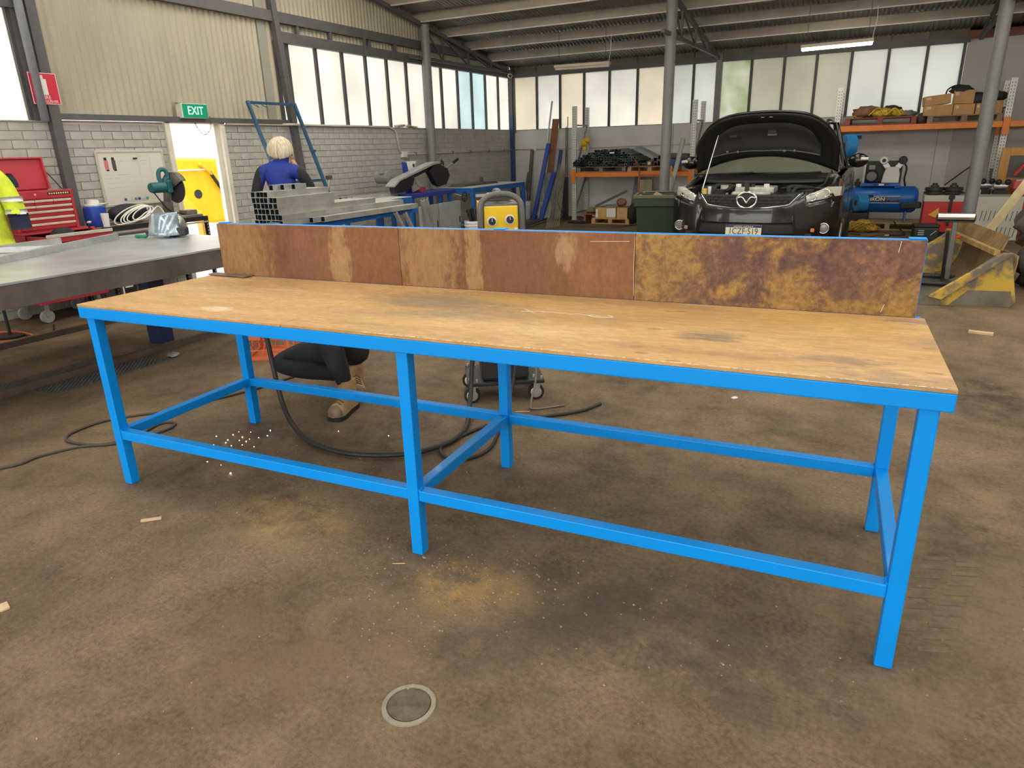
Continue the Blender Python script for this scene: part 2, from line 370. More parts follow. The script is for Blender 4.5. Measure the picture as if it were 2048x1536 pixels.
def window(name, label, axis, fixed, edges, z0, z1, mats, inn):
    W = bpy.data.objects.new(name, None); COL.objects.link(W); W['kind'] = 'structure'; W['label'] = label
    for i in range(len(edges)-1):
        a, b = edges[i]+0.012, edges[i+1]-0.012; q = MB()
        if axis == 'y': q.b2((fixed-0.05, a, z0), (fixed-0.042, b, z1))
        else: q.b2((a, fixed+0.042, z0), (b, fixed+0.05, z1))
        q.build('pane', mats[i % len(mats)], W)
    for e in edges:
        q = MB()
        for dd in (-0.0118, 0.0118):
            if axis == 'y': q.box((fixed-0.03, e+dd, (z0+z1)/2), (0.055, 0.0235, z1-z0))
            else: q.box((e+dd, fixed+0.03, (z0+z1)/2), (0.0235, 0.055, z1-z0))
        q.build('mullion', m_mull, W)
    return W
BE = [-4.56, -3.95, -3.38, -2.81, -2.23, -1.61, -1.01, -0.44, 0.07, 0.68, 1.28, 1.85, 2.44, 3.04, 3.64, 4.19]
window('window_1', 'row of frosted panes above the grey back wall', 'x', YB, BE, SILL, HEAD, [p_cream, p_white, p_cream, p_white, p_white, p_cream, p_grey, p_grey, p_green, p_dirty, p_dirty, p_dirty, p_grey, p_grey, p_grey], -1)
LE = [6.12, 6.34, 6.93, 7.53, 8.11, 8.68, 9.25, 9.82, 10.40, 11.00, 11.56, 12.14, 12.72, 13.27]
window('window_2', 'row of bright frosted panes above the brick dado', 'y', XL, LE, SILL+0.01, HEAD+0.02, [p_white]*9+[p_cyan, p_cyan, p_white, p_white], 1)
window('window_3', 'bright frosted window left of the cream cladding', 'y', XL, [-3.0, -1.8, -0.6, 0.6, 1.6, 2.60], SILL+0.01, 2.98, [p_white], 1)

# ---- back wall
BW = MB(); BW.b2((XL-0.1, YB, 0), (4.25, YB+0.12, SILL)); wall_back = struct(BW.build('wall_back', m_panel))
q = MB(); q.b2((4.22, YB-0.01, 0), (10.0, YB+0.12, 3.4)); q.build('full_height_panel', M('mauve_grey_wall', (0.49, 0.47, 0.455), 0.75, var=0.06, vscale=1.2), wall_back)
q = MB(); q.b2((XL, YB-0.012, SILL-0.012), (4.22, YB+0.02, SILL+0.004)); q.build('wall_capping', m_mortar, wall_back)
q = MB()
for xx in (-3.2, -0.8, 1.6, 4.0): q.box((xx, YB-0.003, 0.96), (0.012, 0.012, SILL))
q.build('joint_cover', M('joint_grey', (0.36, 0.36, 0.35), 0.8), wall_back)
struct(beam('trim_8', (XL, YB-0.06, HEAD), (4.25, YB+0.05, 3.135)))
struct(beam('trim_9', (XL, YB-0.01, 3.135), (9.9, YB+0.06, 3.30), M('brown_fascia', (0.20, 0.165, 0.13), 0.6, var=0.2, vscale=4)))
struct(beam('trim_10', (4.2, YB-0.05, 3.08), (9.9, YB+0.0, 3.21), M('rusty_angle', (0.24, 0.09, 0.05), 0.7, var=0.3, vscale=6)))
q = MB()
for e in BE[1:-1]: q.box((e, YB-0.03, 3.21), (0.03, 0.04, 0.16))
struct(q.build('trim_11', m_steel))
q = MB(); q.b2((0.02, YB-0.10, 0), (0.135, YB-0.005, 3.2)); tag(q.build('wall_column', M('column_grey', (0.20, 0.20, 0.205), 0.5, var=.1), bevel=0.005), 'square grey column between the frosted panes of the back wall', 'column')
q = MB(); q.b2((XL+0.005, YB-0.09, 1.86), (XL+0.075, YB-0.02, 3.2)); q.b2((XL+0.09, YB-0.06, 1.86), (XL+0.13, YB-0.02, 3.2)); co = q.build('corner_column', m_steel, bevel=0.004); tag(co, 'corner column where the two rows of frosted windows meet', 'column')
q = MB(); q.b2((XL+0.0, YB-0.095, 0), (XL+0.085, YB-0.015, 2.25)); q.build('blue_sleeve', M('navy_paint', (0.035, 0.06, 0.17), 0.45, var=.15), co)
# right wall far outside the frame closes the hall
q = MB(); q.b2((9.9, -6, 0), (10.0, YB, 3.9)); struct(q.build('wall_right', m_panel))
q = MB()
for a, b in (((XL-.1, -6.1, 0), (-2.2, -6, 6.4)), ((5.2, -6.1, 0), (10.0, -6, 6.4)), ((-2.2, -6.1, 3.7), (5.2, -6, 6.4))): q.b2(a, b)
struct(q.build('wall_front', m_panel))      # unseen, added behind the camera to cut front light; roller-door opening in the middle

# ---- roof: corrugated sheet, purlins, trusses
RF = MB(); pitch = 0.076; X0, X1 = XL-0.3, 10.2
def roof_sheet(mb, x0, x1, y0, y1, th=0.0015):
    mb.grid(int((x1-x0)/pitch*6), 1, lambda u, v: (x0+u*(x1-x0), y0+v*(y1-y0), roof_z(y0+v*(y1-y0))+0.010+0.012*math.sin(2*PI*(x0+u*(x1-x0))/pitch)), th=th, flip=True)
SKY = ((-3.6, -2.5), (-0.9, 0.2), (1.8, 2.9), (4.5, 5.6), (7.2, 8.3))     # unseen translucent sheets added over the front bays for more overhead light
roof_sheet(RF, X0, X1, 7.9, YB+0.35)
xa = X0
for a, b in SKY+((X1, X1),):
    roof_sheet(RF, xa, a, -6, 7.9); xa = b
ceiling = struct(RF.build('ceiling', m_zinc, smooth=True))
for a, b in SKY:
    q = MB(); roof_sheet(q, a, b, -6, 7.9, 0); q.build('added_skylight', pane_mat('fibreglass_sheet', (0.92, 0.92, 0.88), 0.15), ceiling, smooth=True)
py = 12.16
while py > -5.5:
    z = roof_z(py)-0.005
    q = MB(); q.b2((XL-0.05, py-0.004, z-0.13), (10.0, py+0.004, z)); q.b2((XL-0.05, py-0.055, z-0.004), (10.0, py, z)); pu = q.build('purlin', m_purlin, ceiling)
    q = MB(); q.b2((XL-0.05, py-0.004, z-0.142), (10.0, py+0.05, z-0.130)); q.b2((XL-0.05, py+0.044, z-0.138), (10.0, py+0.05, z-0.112)); q.build('lip', m_lip, pu)
    py -= 0.865
def truss(x, label, near=9.2):
    t = thing('roof_truss', label, 'truss', (x, 0, 0))
    def zt(y): return roof_z(y)-0.15-0.03
    q = MB(); q.bar((0, YB-0.05, zt(YB-0.05)+0.02), (0, -5, zt(-5)), 0.06, 0.07); q.build('top_chord', m_steel, t)
    q = MB(); q.bar((0, YB-0.05, 3.12), (0, near-9, 3.13), 0.05, 0.05) if near < 5 else q.bar((0, YB-0.05, 3.12), (0, near, 3.11), 0.05, 0.05); q.build('bottom_chord', m_steel, t)
    for i, y in enumerate((12.2, 11.25, 10.3)):
        q = MB(); q.bar((0, y, 3.12), (0, y, zt(y)), 0.03, 0.03); q.build('web_post', m_steel, t)
    for a, b in ((12.2, 11.25), (11.25, 10.3), (10.3, 9.72)):
        q = MB(); q.bar((0, a, 3.12), (0, b, zt(b)), 0.025, 0.025); q.build('web_brace', m_steel, t)
    return t
truss(XL+0.12, 'dark roof truss running along the left wall above the frosted windows')
truss(0.05, 'dark roof truss above the grey pole in the middle')
truss(4.40, 'dark roof truss at the right above the cardboard boxes')
def pole(x, y, label, r=0.082):
    t = thing('roof_pole', label, 'pole', (x, y, 0))
    q = MB(); q.cyl((0, 0, 0.012), (0, 0, roof_z(y)-0.16), r, n=32); q.build('shaft', m_pole, t, auto=40)
    q = MB(); q.box((0, 0, 0.006), (0.3, 0.3, 0.012)); q.build('base_plate', m_pole, t)
    q = MB(); q.lathe([(r+0.004, 1.7), (r+0.004, 1.712)], n=32); q.build('collar', m_pole, t)
pole(XL+0.16, 9.66, 'grey round pole in front of the left wall behind the band saw')
pole(0.05, 9.66, 'grey round pole standing behind the green wheelie bin')
pole(4.31, 9.55, 'grey round pole in front of the cardboard boxes')

# ---- door and what lies outside
D = bpy.data.objects.new('door_1', None); COL.objects.link(D); D['kind'] = 'structure'; D['label'] = 'open door with cream frame leading outside'
def part(name, a, b, mat, par, bevel=0.0):
    q = MB(); q.b2(a, b); return q.build(name, mat, par, bevel=bevel)
part('jamb', (XL-0.13, DY0, 0), (XL+0.03, DY0+0.065, DZ), m_jamb, D, 0.004); part('jamb', (XL-0.13, DY1-0.065, 0), (XL+0.03, DY1, DZ), m_jamb, D, 0.004)
part('head', (XL-0.13, DY0, DZ-0.055), (XL+0.03, DY1, DZ), m_jamb, D, 0.004)
for k, (dx, dy) in enumerate(((0.0, 0.09), (0.03, 0.10), (0.06, 0.11))):
    part('door_stop', (XL-0.10+dx-0.012, DY1-dy-0.02, 0), (XL-0.10+dx+0.012, DY1-0.065, DZ-0.055), m_jamb, D)
part('door_leaf', (XL-0.18, DY1+0.02, 0.01), (XL-0.14, DY1+0.85, DZ-0.06), m_white, D, 0.003)
# ================================================================== THE BLUE WORKBENCH
TH = 0.0515
m_blue = M('sky_blue_enamel', (0.0, 0.275, 0.80), 0.42, var=0.04, vscale=3.0, coat=0.05, spec=0.22, bump=0.02, bscale=140)
def wood_mat(name, light, mid, dark, mustard, ramp_pos=(0.30, 0.46, 0.60, 0.74), sc=2.2, stretch=(0.5, 1.6, 1), streak=0.5, scr=0.3, rough=0.55, spots=(), stain=(), mottle=0.22, op=0.72):
    m = bpy.data.materials.new(name); m.use_nodes = True; nt = m.node_tree; N = nt.nodes; L = nt.links
    b = N['Principled BSDF']; tc = N.new('ShaderNodeTexCoord'); P = tc.outputs['Object']
    mp = N.new('ShaderNodeMapping'); mp.inputs['Scale'].default_value = stretch; L.new(P, mp.inputs['Vector'])
    n1 = N.new('ShaderNodeTexNoise'); n1.inputs['Scale'].default_value = sc; n1.inputs['Detail'].default_value = 9; n1.inputs['Roughness'].default_value = 0.66; n1.inputs['Distortion'].default_value = 0.5; L.new(mp.outputs[0], n1.inputs['Vector'])
    r = N.new('ShaderNodeValToRGB'); L.new(n1.outputs['Fac'], r.inputs['Fac']); e = r.color_ramp.elements; e[0].position = ramp_pos[0]; e[0].color = (*dark, 1); e[1].position = ramp_pos[3]; e[1].color = (*mustard, 1)
    for p_, c_ in ((ramp_pos[1], mid), (ramp_pos[2], light)):
        k = e.new(p_); k.color = (*c_, 1)
    mp2 = N.new('ShaderNodeMapping'); mp2.inputs['Scale'].default_value = (1.5, 30, 30); L.new(P, mp2.inputs['Vector'])
    n2 = N.new('ShaderNodeTexNoise'); n2.inputs['Scale'].default_value = 2.0; n2.inputs['Detail'].default_value = 6; n2.inputs['Roughness'].default_value = 0.7; L.new(mp2.outputs[0], n2.inputs['Vector'])
    r2 = N.new('ShaderNodeValToRGB'); L.new(n2.outputs['Fac'], r2.inputs['Fac']); r2.color_ramp.elements[0].position = 0.28; r2.color_ramp.elements[0].color = (0.62, 0.58, 0.52, 1); r2.color_ramp.elements[1].position = 0.6; r2.color_ramp.elements[1].color = (1.05, 1.05, 1.05, 1)
    mx = _mix(nt, 'MULTIPLY'); mx.inputs['Factor'].default_value = streak; L.new(r.outputs[0], mx.inputs[6]); L.new(r2.outputs[0], mx.inputs[7]); c = mx.outputs[2]
    n4 = N.new('ShaderNodeTexNoise'); n4.inputs['Scale'].default_value = 26; n4.inputs['Detail'].default_value = 6; n4.inputs['Roughness'].default_value = 0.72; L.new(mp.outputs[0], n4.inputs['Vector'])
    for (cx, cz, rx, rz, k, colr) in stain:   # worn / stained patches with a shape of their own
        m3 = N.new('ShaderNodeMapping'); m3.inputs['Scale'].default_value = (1/rx, (1/rz if spots == 'top' else 0.001), (1/rz if spots != 'top' else 0.001)); m3.inputs['Location'].default_value = (-cx/rx, (-cz/rz if spots == 'top' else 0), (-cz/rz if spots != 'top' else 0)); L.new(P, m3.inputs['Vector'])
        g = N.new('ShaderNodeTexGradient'); g.gradient_type = 'SPHERICAL'; L.new(m3.outputs[0], g.inputs[0])
        ad = N.new('ShaderNodeMath'); ad.operation = 'MULTIPLY_ADD'; ad.inputs[1].default_value = 3.0; ad.inputs[2].default_value = -1.5; L.new(n4.outputs['Fac'], ad.inputs[0])
        a2 = N.new('ShaderNodeMath'); a2.operation = 'ADD'; L.new(g.outputs['Fac'], a2.inputs[0]); L.new(ad.outputs[0], a2.inputs[1])
        a3 = N.new('ShaderNodeMath'); a3.operation = 'MULTIPLY'; a3.inputs[1].default_value = k; a3.use_clamp = True; L.new(a2.outputs[0], a3.inputs[0])
        a4 = N.new('ShaderNodeMath'); a4.operation = 'MULTIPLY'; a4.use_clamp = True; L.new(a3.outputs[0], a4.inputs[0])
        gt = N.new('ShaderNodeMath'); gt.operation = 'MULTIPLY'; gt.inputs[1].default_value = 6.0; gt.use_clamp = True; L.new(g.outputs['Fac'], gt.inputs[0]); L.new(gt.outputs[0], a4.inputs[1])
        a5 = N.new('ShaderNodeMath'); a5.operation = 'MULTIPLY'; a5.inputs[1].default_value = op; L.new(a4.outputs[0], a5.inputs[0]); mm = _mix(nt); L.new(a5.outputs[0], mm.inputs['Factor']); L.new(c, mm.inputs[6]); mm.inputs[7].default_value = (*colr, 1); c = mm.outputs[2]
    n5 = N.new('ShaderNodeTexNoise'); n5.inputs['Scale'].default_value = 38; n5.inputs['Detail'].default_value = 8; n5.inputs['Roughness'].default_value = 0.78; L.new(mp.outputs[0], n5.inputs['Vector'])
    r5 = N.new('ShaderNodeValToRGB'); L.new(n5.outputs['Fac'], r5.inputs['Fac']); r5.color_ramp.elements[0].position = 0.36; r5.color_ramp.elements[0].color = (1-mottle, 1-mottle, 1-mottle, 1); r5.color_ramp.elements[1].position = 0.64; r5.color_ramp.elements[1].color = (1+mottle*.5, 1+mottle*.45, 1+mottle*.35, 1)
    m5 = _mix(nt, 'MULTIPLY'); m5.inputs['Factor'].default_value = 1.0; L.new(c, m5.inputs[6]); L.new(r5.outputs[0], m5.inputs[7]); c = m5.outputs[2]
    L.new(c, b.inputs['Base Color']); b.inputs['Roughness'].default_value = rough; b.inputs['Specular IOR Level'].default_value = 0.3
    bp = N.new('ShaderNodeBump'); bp.inputs['Strength'].default_value = 0.25; bp.inputs['Distance'].default_value = 0.004; L.new(n4.outputs['Fac'], bp.inputs['Height']); L.new(bp.outputs[0], b.inputs['Normal'])
    return m
KNOTS = ((2.542, .648), (2.580, .659), (2.546, .115), (2.578, .055), (2.546, .362), (2.69, .004), (3.395, .385), (3.385, .12))
GREY = (0.19, 0.165, 0.125); BRN = (0.30, 0.17, 0.07); GOLD = (0.52, 0.30, 0.075); PALE = (0.68, 0.46, 0.27)
m_top1 = wood_mat('plywood_tan', (0.60, 0.375, 0.17), (0.51, 0.305, 0.135), (0.40, 0.24, 0.115), (0.66, 0.46, 0.25), streak=0.28, spots='top', stain=((0.45, 0.62, 0.5, 0.22, 0.7, BRN), (0.7, 0.12, 0.12, 0.05, 1.6, (0.74, 0.58, 0.40))))
m_top2 = wood_mat('plywood_stained', (0.58, 0.36, 0.16), (0.50, 0.295, 0.12), (0.36, 0.225, 0.11), (0.62, 0.41, 0.20), streak=0.42, spots='top',
    stain=((1.62, 0.56, 0.48, 0.24, 1.1, GREY), (2.05, 0.74, 0.8, 0.12, 0.9, BRN), (1.85, 0.66, 0.25, 0.10, 1.0, GOLD), (1.75, 0.33, 0.36, 0.12, 0.8, GREY), (2.75, 0.32, 0.14, 0.09, 1.3, (0.13, 0.12, 0.10)), (3.15, 0.17, 0.22, 0.05, 1.6, (0.24, 0.16, 0.12)), (3.28, 0.03, 0.3, 0.10, 1.0, (0.30, 0.20, 0.13)), (3.1, 0.66, 0.5, 0.18, 0.7, GOLD), (2.2, 0.2, 0.35, 0.2, 0.7, PALE), (3.38, 0.74, 0.12, 0.05, 1.6, (0.22, 0.15, 0.15)), (2.9, 0.12, 0.6, 0.06, 0.7, BRN)) + tuple((x, y, .026, .014, 6.0, (0.33, 0.165, 0.065)) for x, y in KNOTS))
RUST = (0.235, 0.098, 0.042); RED = (0.27, 0.105, 0.06); TAN = (0.35, 0.20, 0.085); PURP = (0.120, 0.056, 0.052); MUST = (0.38, 0.215, 0.05)
m_bp1 = wood_mat('formply_rust', (0.25, 0.115, 0.050), (0.22, 0.092, 0.042), (0.165, 0.068, 0.035), (0.29, 0.155, 0.068), stretch=(1.2, 1, 0.5), streak=0.12, stain=((0.16, 1.05, 0.28, 0.5, 1.3, TAN), (0.62, 1.05, 0.16, 0.5, 1.2, (0.20, 0.09, 0.055)), (0.60, 1.12, 0.08, 0.06, 1.6, RED), (0.84, 1.0, 0.075, 0.35, 2.2, (0.40, 0.245, 0.115)), (1.08, 1.0, 0.14, 0.3, 0.8, RUST)))
m_bp2 = wood_mat('formply_brown', (0.235, 0.105, 0.045), (0.20, 0.082, 0.036), (0.155, 0.062, 0.032), (0.28, 0.15, 0.065), stretch=(1.2, 1, 0.5), streak=0.12, stain=((1.36, 1.04, 0.22, 0.5, 1.5, TAN), (1.60, 1.04, 0.05, 0.5, 2.0, (0.39, 0.235, 0.10)), (1.85, 1.0, 0.2, 0.3, 0.9, (0.19, 0.085, 0.05)), (2.05, 1.12, 0.06, 0.12, 1.5, (0.42, 0.27, 0.14)), (2.2, 1.0, 0.2, 0.3, 0.6, (0.30, 0.13, 0.045))))
m_bp3 = wood_mat('formply_purple_mustard', (0.27, 0.148, 0.052), (0.19, 0.095, 0.055), (0.115, 0.058, 0.05), (0.38, 0.22, 0.055), ramp_pos=(0.40, 0.475, 0.535, 0.60), sc=9.0, stretch=(1, 1, 1), streak=0.15, mottle=0.45, op=0.62, stain=((2.50, 1.05, 0.25, 0.4, 1.0, (0.31, 0.18, 0.06)), (2.75, 1.12, 0.14, 0.14, 1.6, PURP), (3.16, 1.02, 0.30, 0.20, 1.9, PURP), (3.30, 1.12, 0.2, 0.1, 1.4, (0.19, 0.09, 0.07)), (2.98, 0.98, 0.14, 0.10, 1.9, MUST), (3.37, 0.97, 0.13, 0.12, 1.7, MUST), (3.2, 0.93, 0.25, 0.05, 1.3, MUST)))
bench = thing('workbench', 'long bright blue steel workbench with plywood top and brown splashback', 'workbench', (0, 0, 0), TH)
L_, W_, S_, Hb = 3.397, 0.894, 0.0492, 0.900; MX = 1.686
def bpart(name, a, b, mat=m_blue, bevel=0.004): return part(name, a, b, mat, bench, bevel)
for x in (0, MX, L_-S_):
    bpart('leg', (x, 0, 0), (x+S_, S_, 0.849)); bpart('leg', (x, W_-S_, 0), (x+S_, W_, 0.849))
bpart('front_apron', (-0.0285, -0.013, 0.848), (L_+0.0285, 0.037, 0.900)); bpart('rear_apron', (-0.0285, W_-0.049, 0.848), (L_+0.0285, W_+0.001, 0.8995))
for x in (-0.028, 0.56, 1.12, MX, 2.25, 2.81, L_-0.0215):
    bpart('cross_rail', (x, 0.0375, 0.850), (x+0.0495, W_-0.0495, 0.899))
SH, ST = 0.288, 0.0465
for a, b in ((S_, MX), (MX+S_, L_-S_)):
    bpart('stretcher', (a, 0.004, SH-ST), (b, 0.004+0.045, SH)); bpart('stretcher', (a, W_-S_+0.004, SH-ST), (b, W_-0.001, SH))
for x in (0.002, MX+0.002, L_-S_+0.002):
    bpart('cross_stretcher', (x, S_, SH-ST), (x+0.045, W_-S_, SH))
bpart('plywood_sheet', (-0.0285, -0.012, 0.9002), (1.169, 0.809, 0.912), m_top1, 0.0015); bpart('plywood_sheet', (1.172, -0.012, 0.9002), (L_+0.0285, 0.809, 0.9125), m_top2, 0.0015)
PX = (0.029, 1.199, 2.355, 3.396)
for i, mm in enumerate((m_bp1, m_bp2, m_bp3)):
    bpart('splash_panel', (PX[i]+0.001, 0.811, 0.9128), (PX[i+1]-0.0015, 0.823, 1.188), mm, 0.001)
bpart('splash_rail', (0.029, 0.8235, 1.152), (3.398, 0.858, 1.1895)); bpart('splash_rail', (0.029, 0.8235, 0.9005), (3.398, 0.858, 0.935))
for x in (0.029, MX, 3.398-0.035): bpart('splash_post', (x, 0.8236, 0.934), (x+0.035, 0.8575, 1.153))
for x in (0.03, 1.70, 3.34): bpart('top_bracket', (x, 0.8235, 1.1895), (x+0.055, 0.872, 1.1935), m_blue, 0.001)
for x in (0.0, MX, L_-S_):
    for yy in (0, W_-S_):
        q = MB(); q.b2((x-0.0, yy, -0.0), (x+S_, yy+S_, 0.003)); 
# welds at the front joints
q = MB()
for x, y in ((S_, 0.004), (MX, 0.004), (MX+S_, 0.004), (L_-S_, 0.004)):
    for k in range(5): q.sphere((x+(0.002 if x in (S_, MX+S_) else -0.002), y+0.004+k*0.009, SH+0.0015), 0.004, 6, 4)
o = q.build('weld_bead', m_blue, bench, smooth=True); o['kind'] = 'stuff'
# chalk writing and paint scars lying on the splashback and the top
m_chalk = M('chalk_white', (0.66, 0.60, 0.50), 0.9)
q = MB()
for a, b in (((3.315, 1.185), (3.310, 1.145)), ((3.29, 0.955), (3.282, 0.925))): q.bar((a[0], 0.8105, a[1]), (b[0], 0.8105, b[1]), 0.0018, 0.001, up=(0, 1, 0))
for a, b in (((2.16, 1.152), (2.33, 1.157)), ((2.353, 1.18), (2.350, 1.06)), ((2.35, 1.06), (2.354, 0.93))): q.bar((a[0], 0.8105, a[1]), (b[0], 0.8105, b[1]), 0.0014, 0.001, up=(0, 1, 0))
o = q.build('scratch', m_chalk, bench); o['kind'] = 'stuff'
random.seed(3); q = MB()
sc_ = [(2.03+0.02*i+random.uniform(-0.004, 0.004), 0.492+0.014*math.sin(i*1.9)+random.uniform(-.006, .006), 0.9130) for i in range(5)]
for (a, b) in (((1.985, 0.51), (2.05, 0.455)), ((1.985, 0.47), (2.07, 0.50))): q.tube([(a[0], a[1], 0.913), (b[0], b[1], 0.913)], 0.0013, 4)
wv = [(2.07+0.03*i, 0.492+(0.006 if i % 2 else -0.006), 0.913) for i in range(9)]; q.tube(wv, 0.0012, 4)
wv = [(2.31+0.05*math.sin(t*0.45), 0.49+0.02*math.cos(t*0.45), 0.913) for t in range(1, 11)]; q.tube(wv, 0.0014, 4)
o = q.build('chalk_mark', m_chalk, bench); o['kind'] = 'stuff'
random.seed(4); q = MB()
for i in range(150):
    x = 1.55+1.85*random.random(); q.box((x, -0.0118+random.uniform(0, .003), 0.9127), (random.uniform(.004, .018), 0.0018, 0.0008))
o = q.build('chipped_edge', M('torn_ply', (0.80, 0.72, 0.58), 0.8), bench); o['kind'] = 'stuff'
# sheet-metal offcut lying at the back corner
q = MB(); q.box((0.11, 0.775, 0.9185), (0.28, 0.055, 0.006), (0, 0, -0.05)); o = q.build('steel_offcut', M('brown_scale', (0.20, 0.155, 0.115), 0.55, metal=.3, var=.3), bevel=0.001)
o.matrix_world = Matrix.Rotation(TH, 4, 'Z'); tag(o, 'thin brown steel offcut lying on the left back corner of the workbench', 'offcut')
# drain cover let into the floor
dr = thing('drain_cover', 'round metal ring and cover set into the floor in the foreground', 'drain cover', (2.14, -0.58, 0))
q = MB(); q.lathe([(0.066, -0.004), (0.066, 0.0045), (0.079, 0.0045), (0.081, -0.004)], n=48); q.build('ring', M('worn_ring', (0.27, 0.235, 0.175), 0.6, var=.2, vscale=20, bump=.3), dr, auto=30)
q = MB(); q.lathe([(0, 0.003), (0.061, 0.003), (0.064, -0.004)], n=48); q.build('cover', M('cover_grime', (0.115, 0.09, 0.06), 0.85, var=.35, vscale=18, bump=.6, bscale=50), dr)
# ================================================================== LEFT SIDE: WELDING TABLE, TOOL CHEST, SHELF
def bx(name, a, b, mat, par, bevel=0.002, label=None):
    q = MB(); q.b2(a, b); return q.build(name, mat, par, bevel=bevel, label=label)
def cy(name, p0, p1, r, mat, par, r1=None, n=20, label=None):
    q = MB(); q.cyl(p0, p1, r, r1, n); return q.build(name, mat, par, auto=40, label=label)
m_plate = M('bare_steel_plate', (0.56, 0.575, 0.60), 0.33, metal=0.6, var=0.22, vscale=2.4, bump=0.05, bscale=25)
m_mill = M('brown_mill_steel', (0.135, 0.112, 0.10), 0.55, metal=0.35, var=0.3, vscale=3.5)
m_navy = M('navy_leg_paint', (0.018, 0.03, 0.09), 0.45, var=.2)
m_red = M('tool_chest_red', (0.50, 0.035, 0.055), 0.38, var=0.10, vscale=4, coat=.2)
m_alu = M('worn_aluminium', (0.72, 0.66, 0.56), 0.42, metal=0.35, var=0.1, vscale=20)
m_blk = M('black_plastic', (0.018, 0.018, 0.02), 0.5, var=.2)
m_rub = M('black_rubber', (0.014, 0.014, 0.014), 0.75, var=.2)
m_galv = M('galvanised_steel', (0.56, 0.57, 0.56), 0.38, metal=0.7, var=0.16, vscale=7)
m_rail = M('rusty_rail', (0.115, 0.082, 0.062), 0.7, metal=.25, var=.3, vscale=5)
m_wht = M('white_plastic', (0.78, 0.77, 0.74), 0.45)
m_dkblue = M('dark_blue_plastic', (0.02, 0.05, 0.22), 0.45)

wt = thing('welding_table', 'large steel plate welding table on navy legs at the left', 'table', (0, 0, 0))
bx('table_plate', (-2.95, -1.6, 0.854), (-1.29, 2.46, 0.87), m_plate, wt)
for a, b in (((-1.33, -1.58, 0.715), (-1.295, 2.44, 0.8535)), ((-2.94, -1.58, 0.715), (-2.905, 2.44, 0.8535)), ((-2.9045, 2.405, 0.715), (-1.3305, 2.44, 0.8535)), ((-2.9045, -1.58, 0.715), (-1.3305, -1.545, 0.8535))):
    bx('edge_channel', a, b, m_mill, wt)
for y in (1.93, -0.9):
    bx('cross_beam', (-2.9, y-0.06, 0.735), (-1.335, y+0.06, 0.853), m_mill, wt); bx('leg', (-2.36, y-0.07, 0), (-2.215, y+0.07, 0.7345), m_navy, wt)
def rail(x, y0, y1, h, wd, label):
    t = thing('floor_rail', label, 'rail', (x, y0, 0)); 
    bx('rail_bar', (-wd/2, 0, 0), (wd/2, y1-y0, h), m_rail, t, 0.003)
rail(-3.42, -1.2, 3.3, 0.055, 0.04, 'brown steel rail on the floor nearer the red tool chest')
rail(-2.02, -1.6, 2.75, 0.055, 0.045, 'rusty steel rail on the floor beside the mesh grates')
m_grate = M('grey_grating', (0.11, 0.105, 0.10), 0.55, metal=.4, var=.2)
def grate(x0, x1, y0, y1, label):
    t = thing('floor_grate', label, 'grate', (x0, y0, 0)); W2, L2 = x1-x0, y1-y0
    bx('pit_backing', (0, 0, 0.0005), (W2, L2, 0.002), M('pit_dark', (0.02, 0.019, 0.018), 0.9), t, 0)
    q = MB(); st = 0.036; k = -int(L2/st)-2
    for s in (1, -1):
        for i in range(-int(W2/st)-1, int(L2/st)+int(W2/st)+2):
            # diagonal strands clipped to the rectangle
            c = i*st; pts = []
            for xx in (0, W2):
                yy = c+s*xx
                if 0 <= yy <= L2: pts.append((xx, yy))
            for yy in (0, L2):
                xx = (yy-c)*s
                if 0 < xx < W2: pts.append((xx, yy))
            if len(pts) >= 2: q.bar((pts[0][0], pts[0][1], 0.006), (pts[1][0], pts[1][1], 0.006), 0.009, 0.006)
    o = q.build('mesh', m_grate, t); o['kind'] = 'stuff'
    for a, b in (((0, -0.02, 0), (W2, 0.0, 0.01)), ((0, L2, 0), (W2, L2+0.02, 0.01)), ((-0.02, -0.02, 0), (0, L2+0.02, 0.01)), ((W2, -0.02, 0), (W2+0.02, L2+0.02, 0.01))): bx('edge_strip', a, b, m_grate, t, 0.002)
grate(-1.955, -1.72, 0.66, 1.54, 'steel mesh grate in front of the rusty floor rail')
grate(-2.31, -2.08, 0.45, 1.45, 'steel mesh grate behind the rusty floor rail')
# galvanised frame lying on the welding table
gf = thing('galvanised_frame', 'galvanised rectangular frame lying flat on the welding table', 'frame', (0, 0, 0))
P = [Vector((-2.15, 0.70, 0.897)), Vector((-2.735, 1.98, 0.897)), Vector((-2.93, 1.89, 0.897)), Vector((-2.45, 0.56, 0.897))]
for i, (a, b) in enumerate(((Vector((-1.62, -0.5, 0.896)), Vector((-2.735, 2.0, 0.896))), (Vector((-2.80, -0.6, 0.896)), Vector((-2.92, 1.62, 0.896))))):
    q = MB(); q.hollow(a, b, 0.05, 0.05, 0.003); q.build('rail', m_galv, gf)
for k in (0.1, 0.42, 0.74):
    a = Vector((-1.62, -0.5, 0.896)).lerp(Vector((-2.735, 2.0, 0.896)), k); b = Vector((-2.80, -0.6, 0.896)).lerp(Vector((-2.92, 1.62, 0.896)), k)
    q = MB(); q.bar(a+(b-a).normalized()*0.03, b-(b-a).normalized()*0.03, 0.04, 0.04); q.build('rung', m_galv, gf)
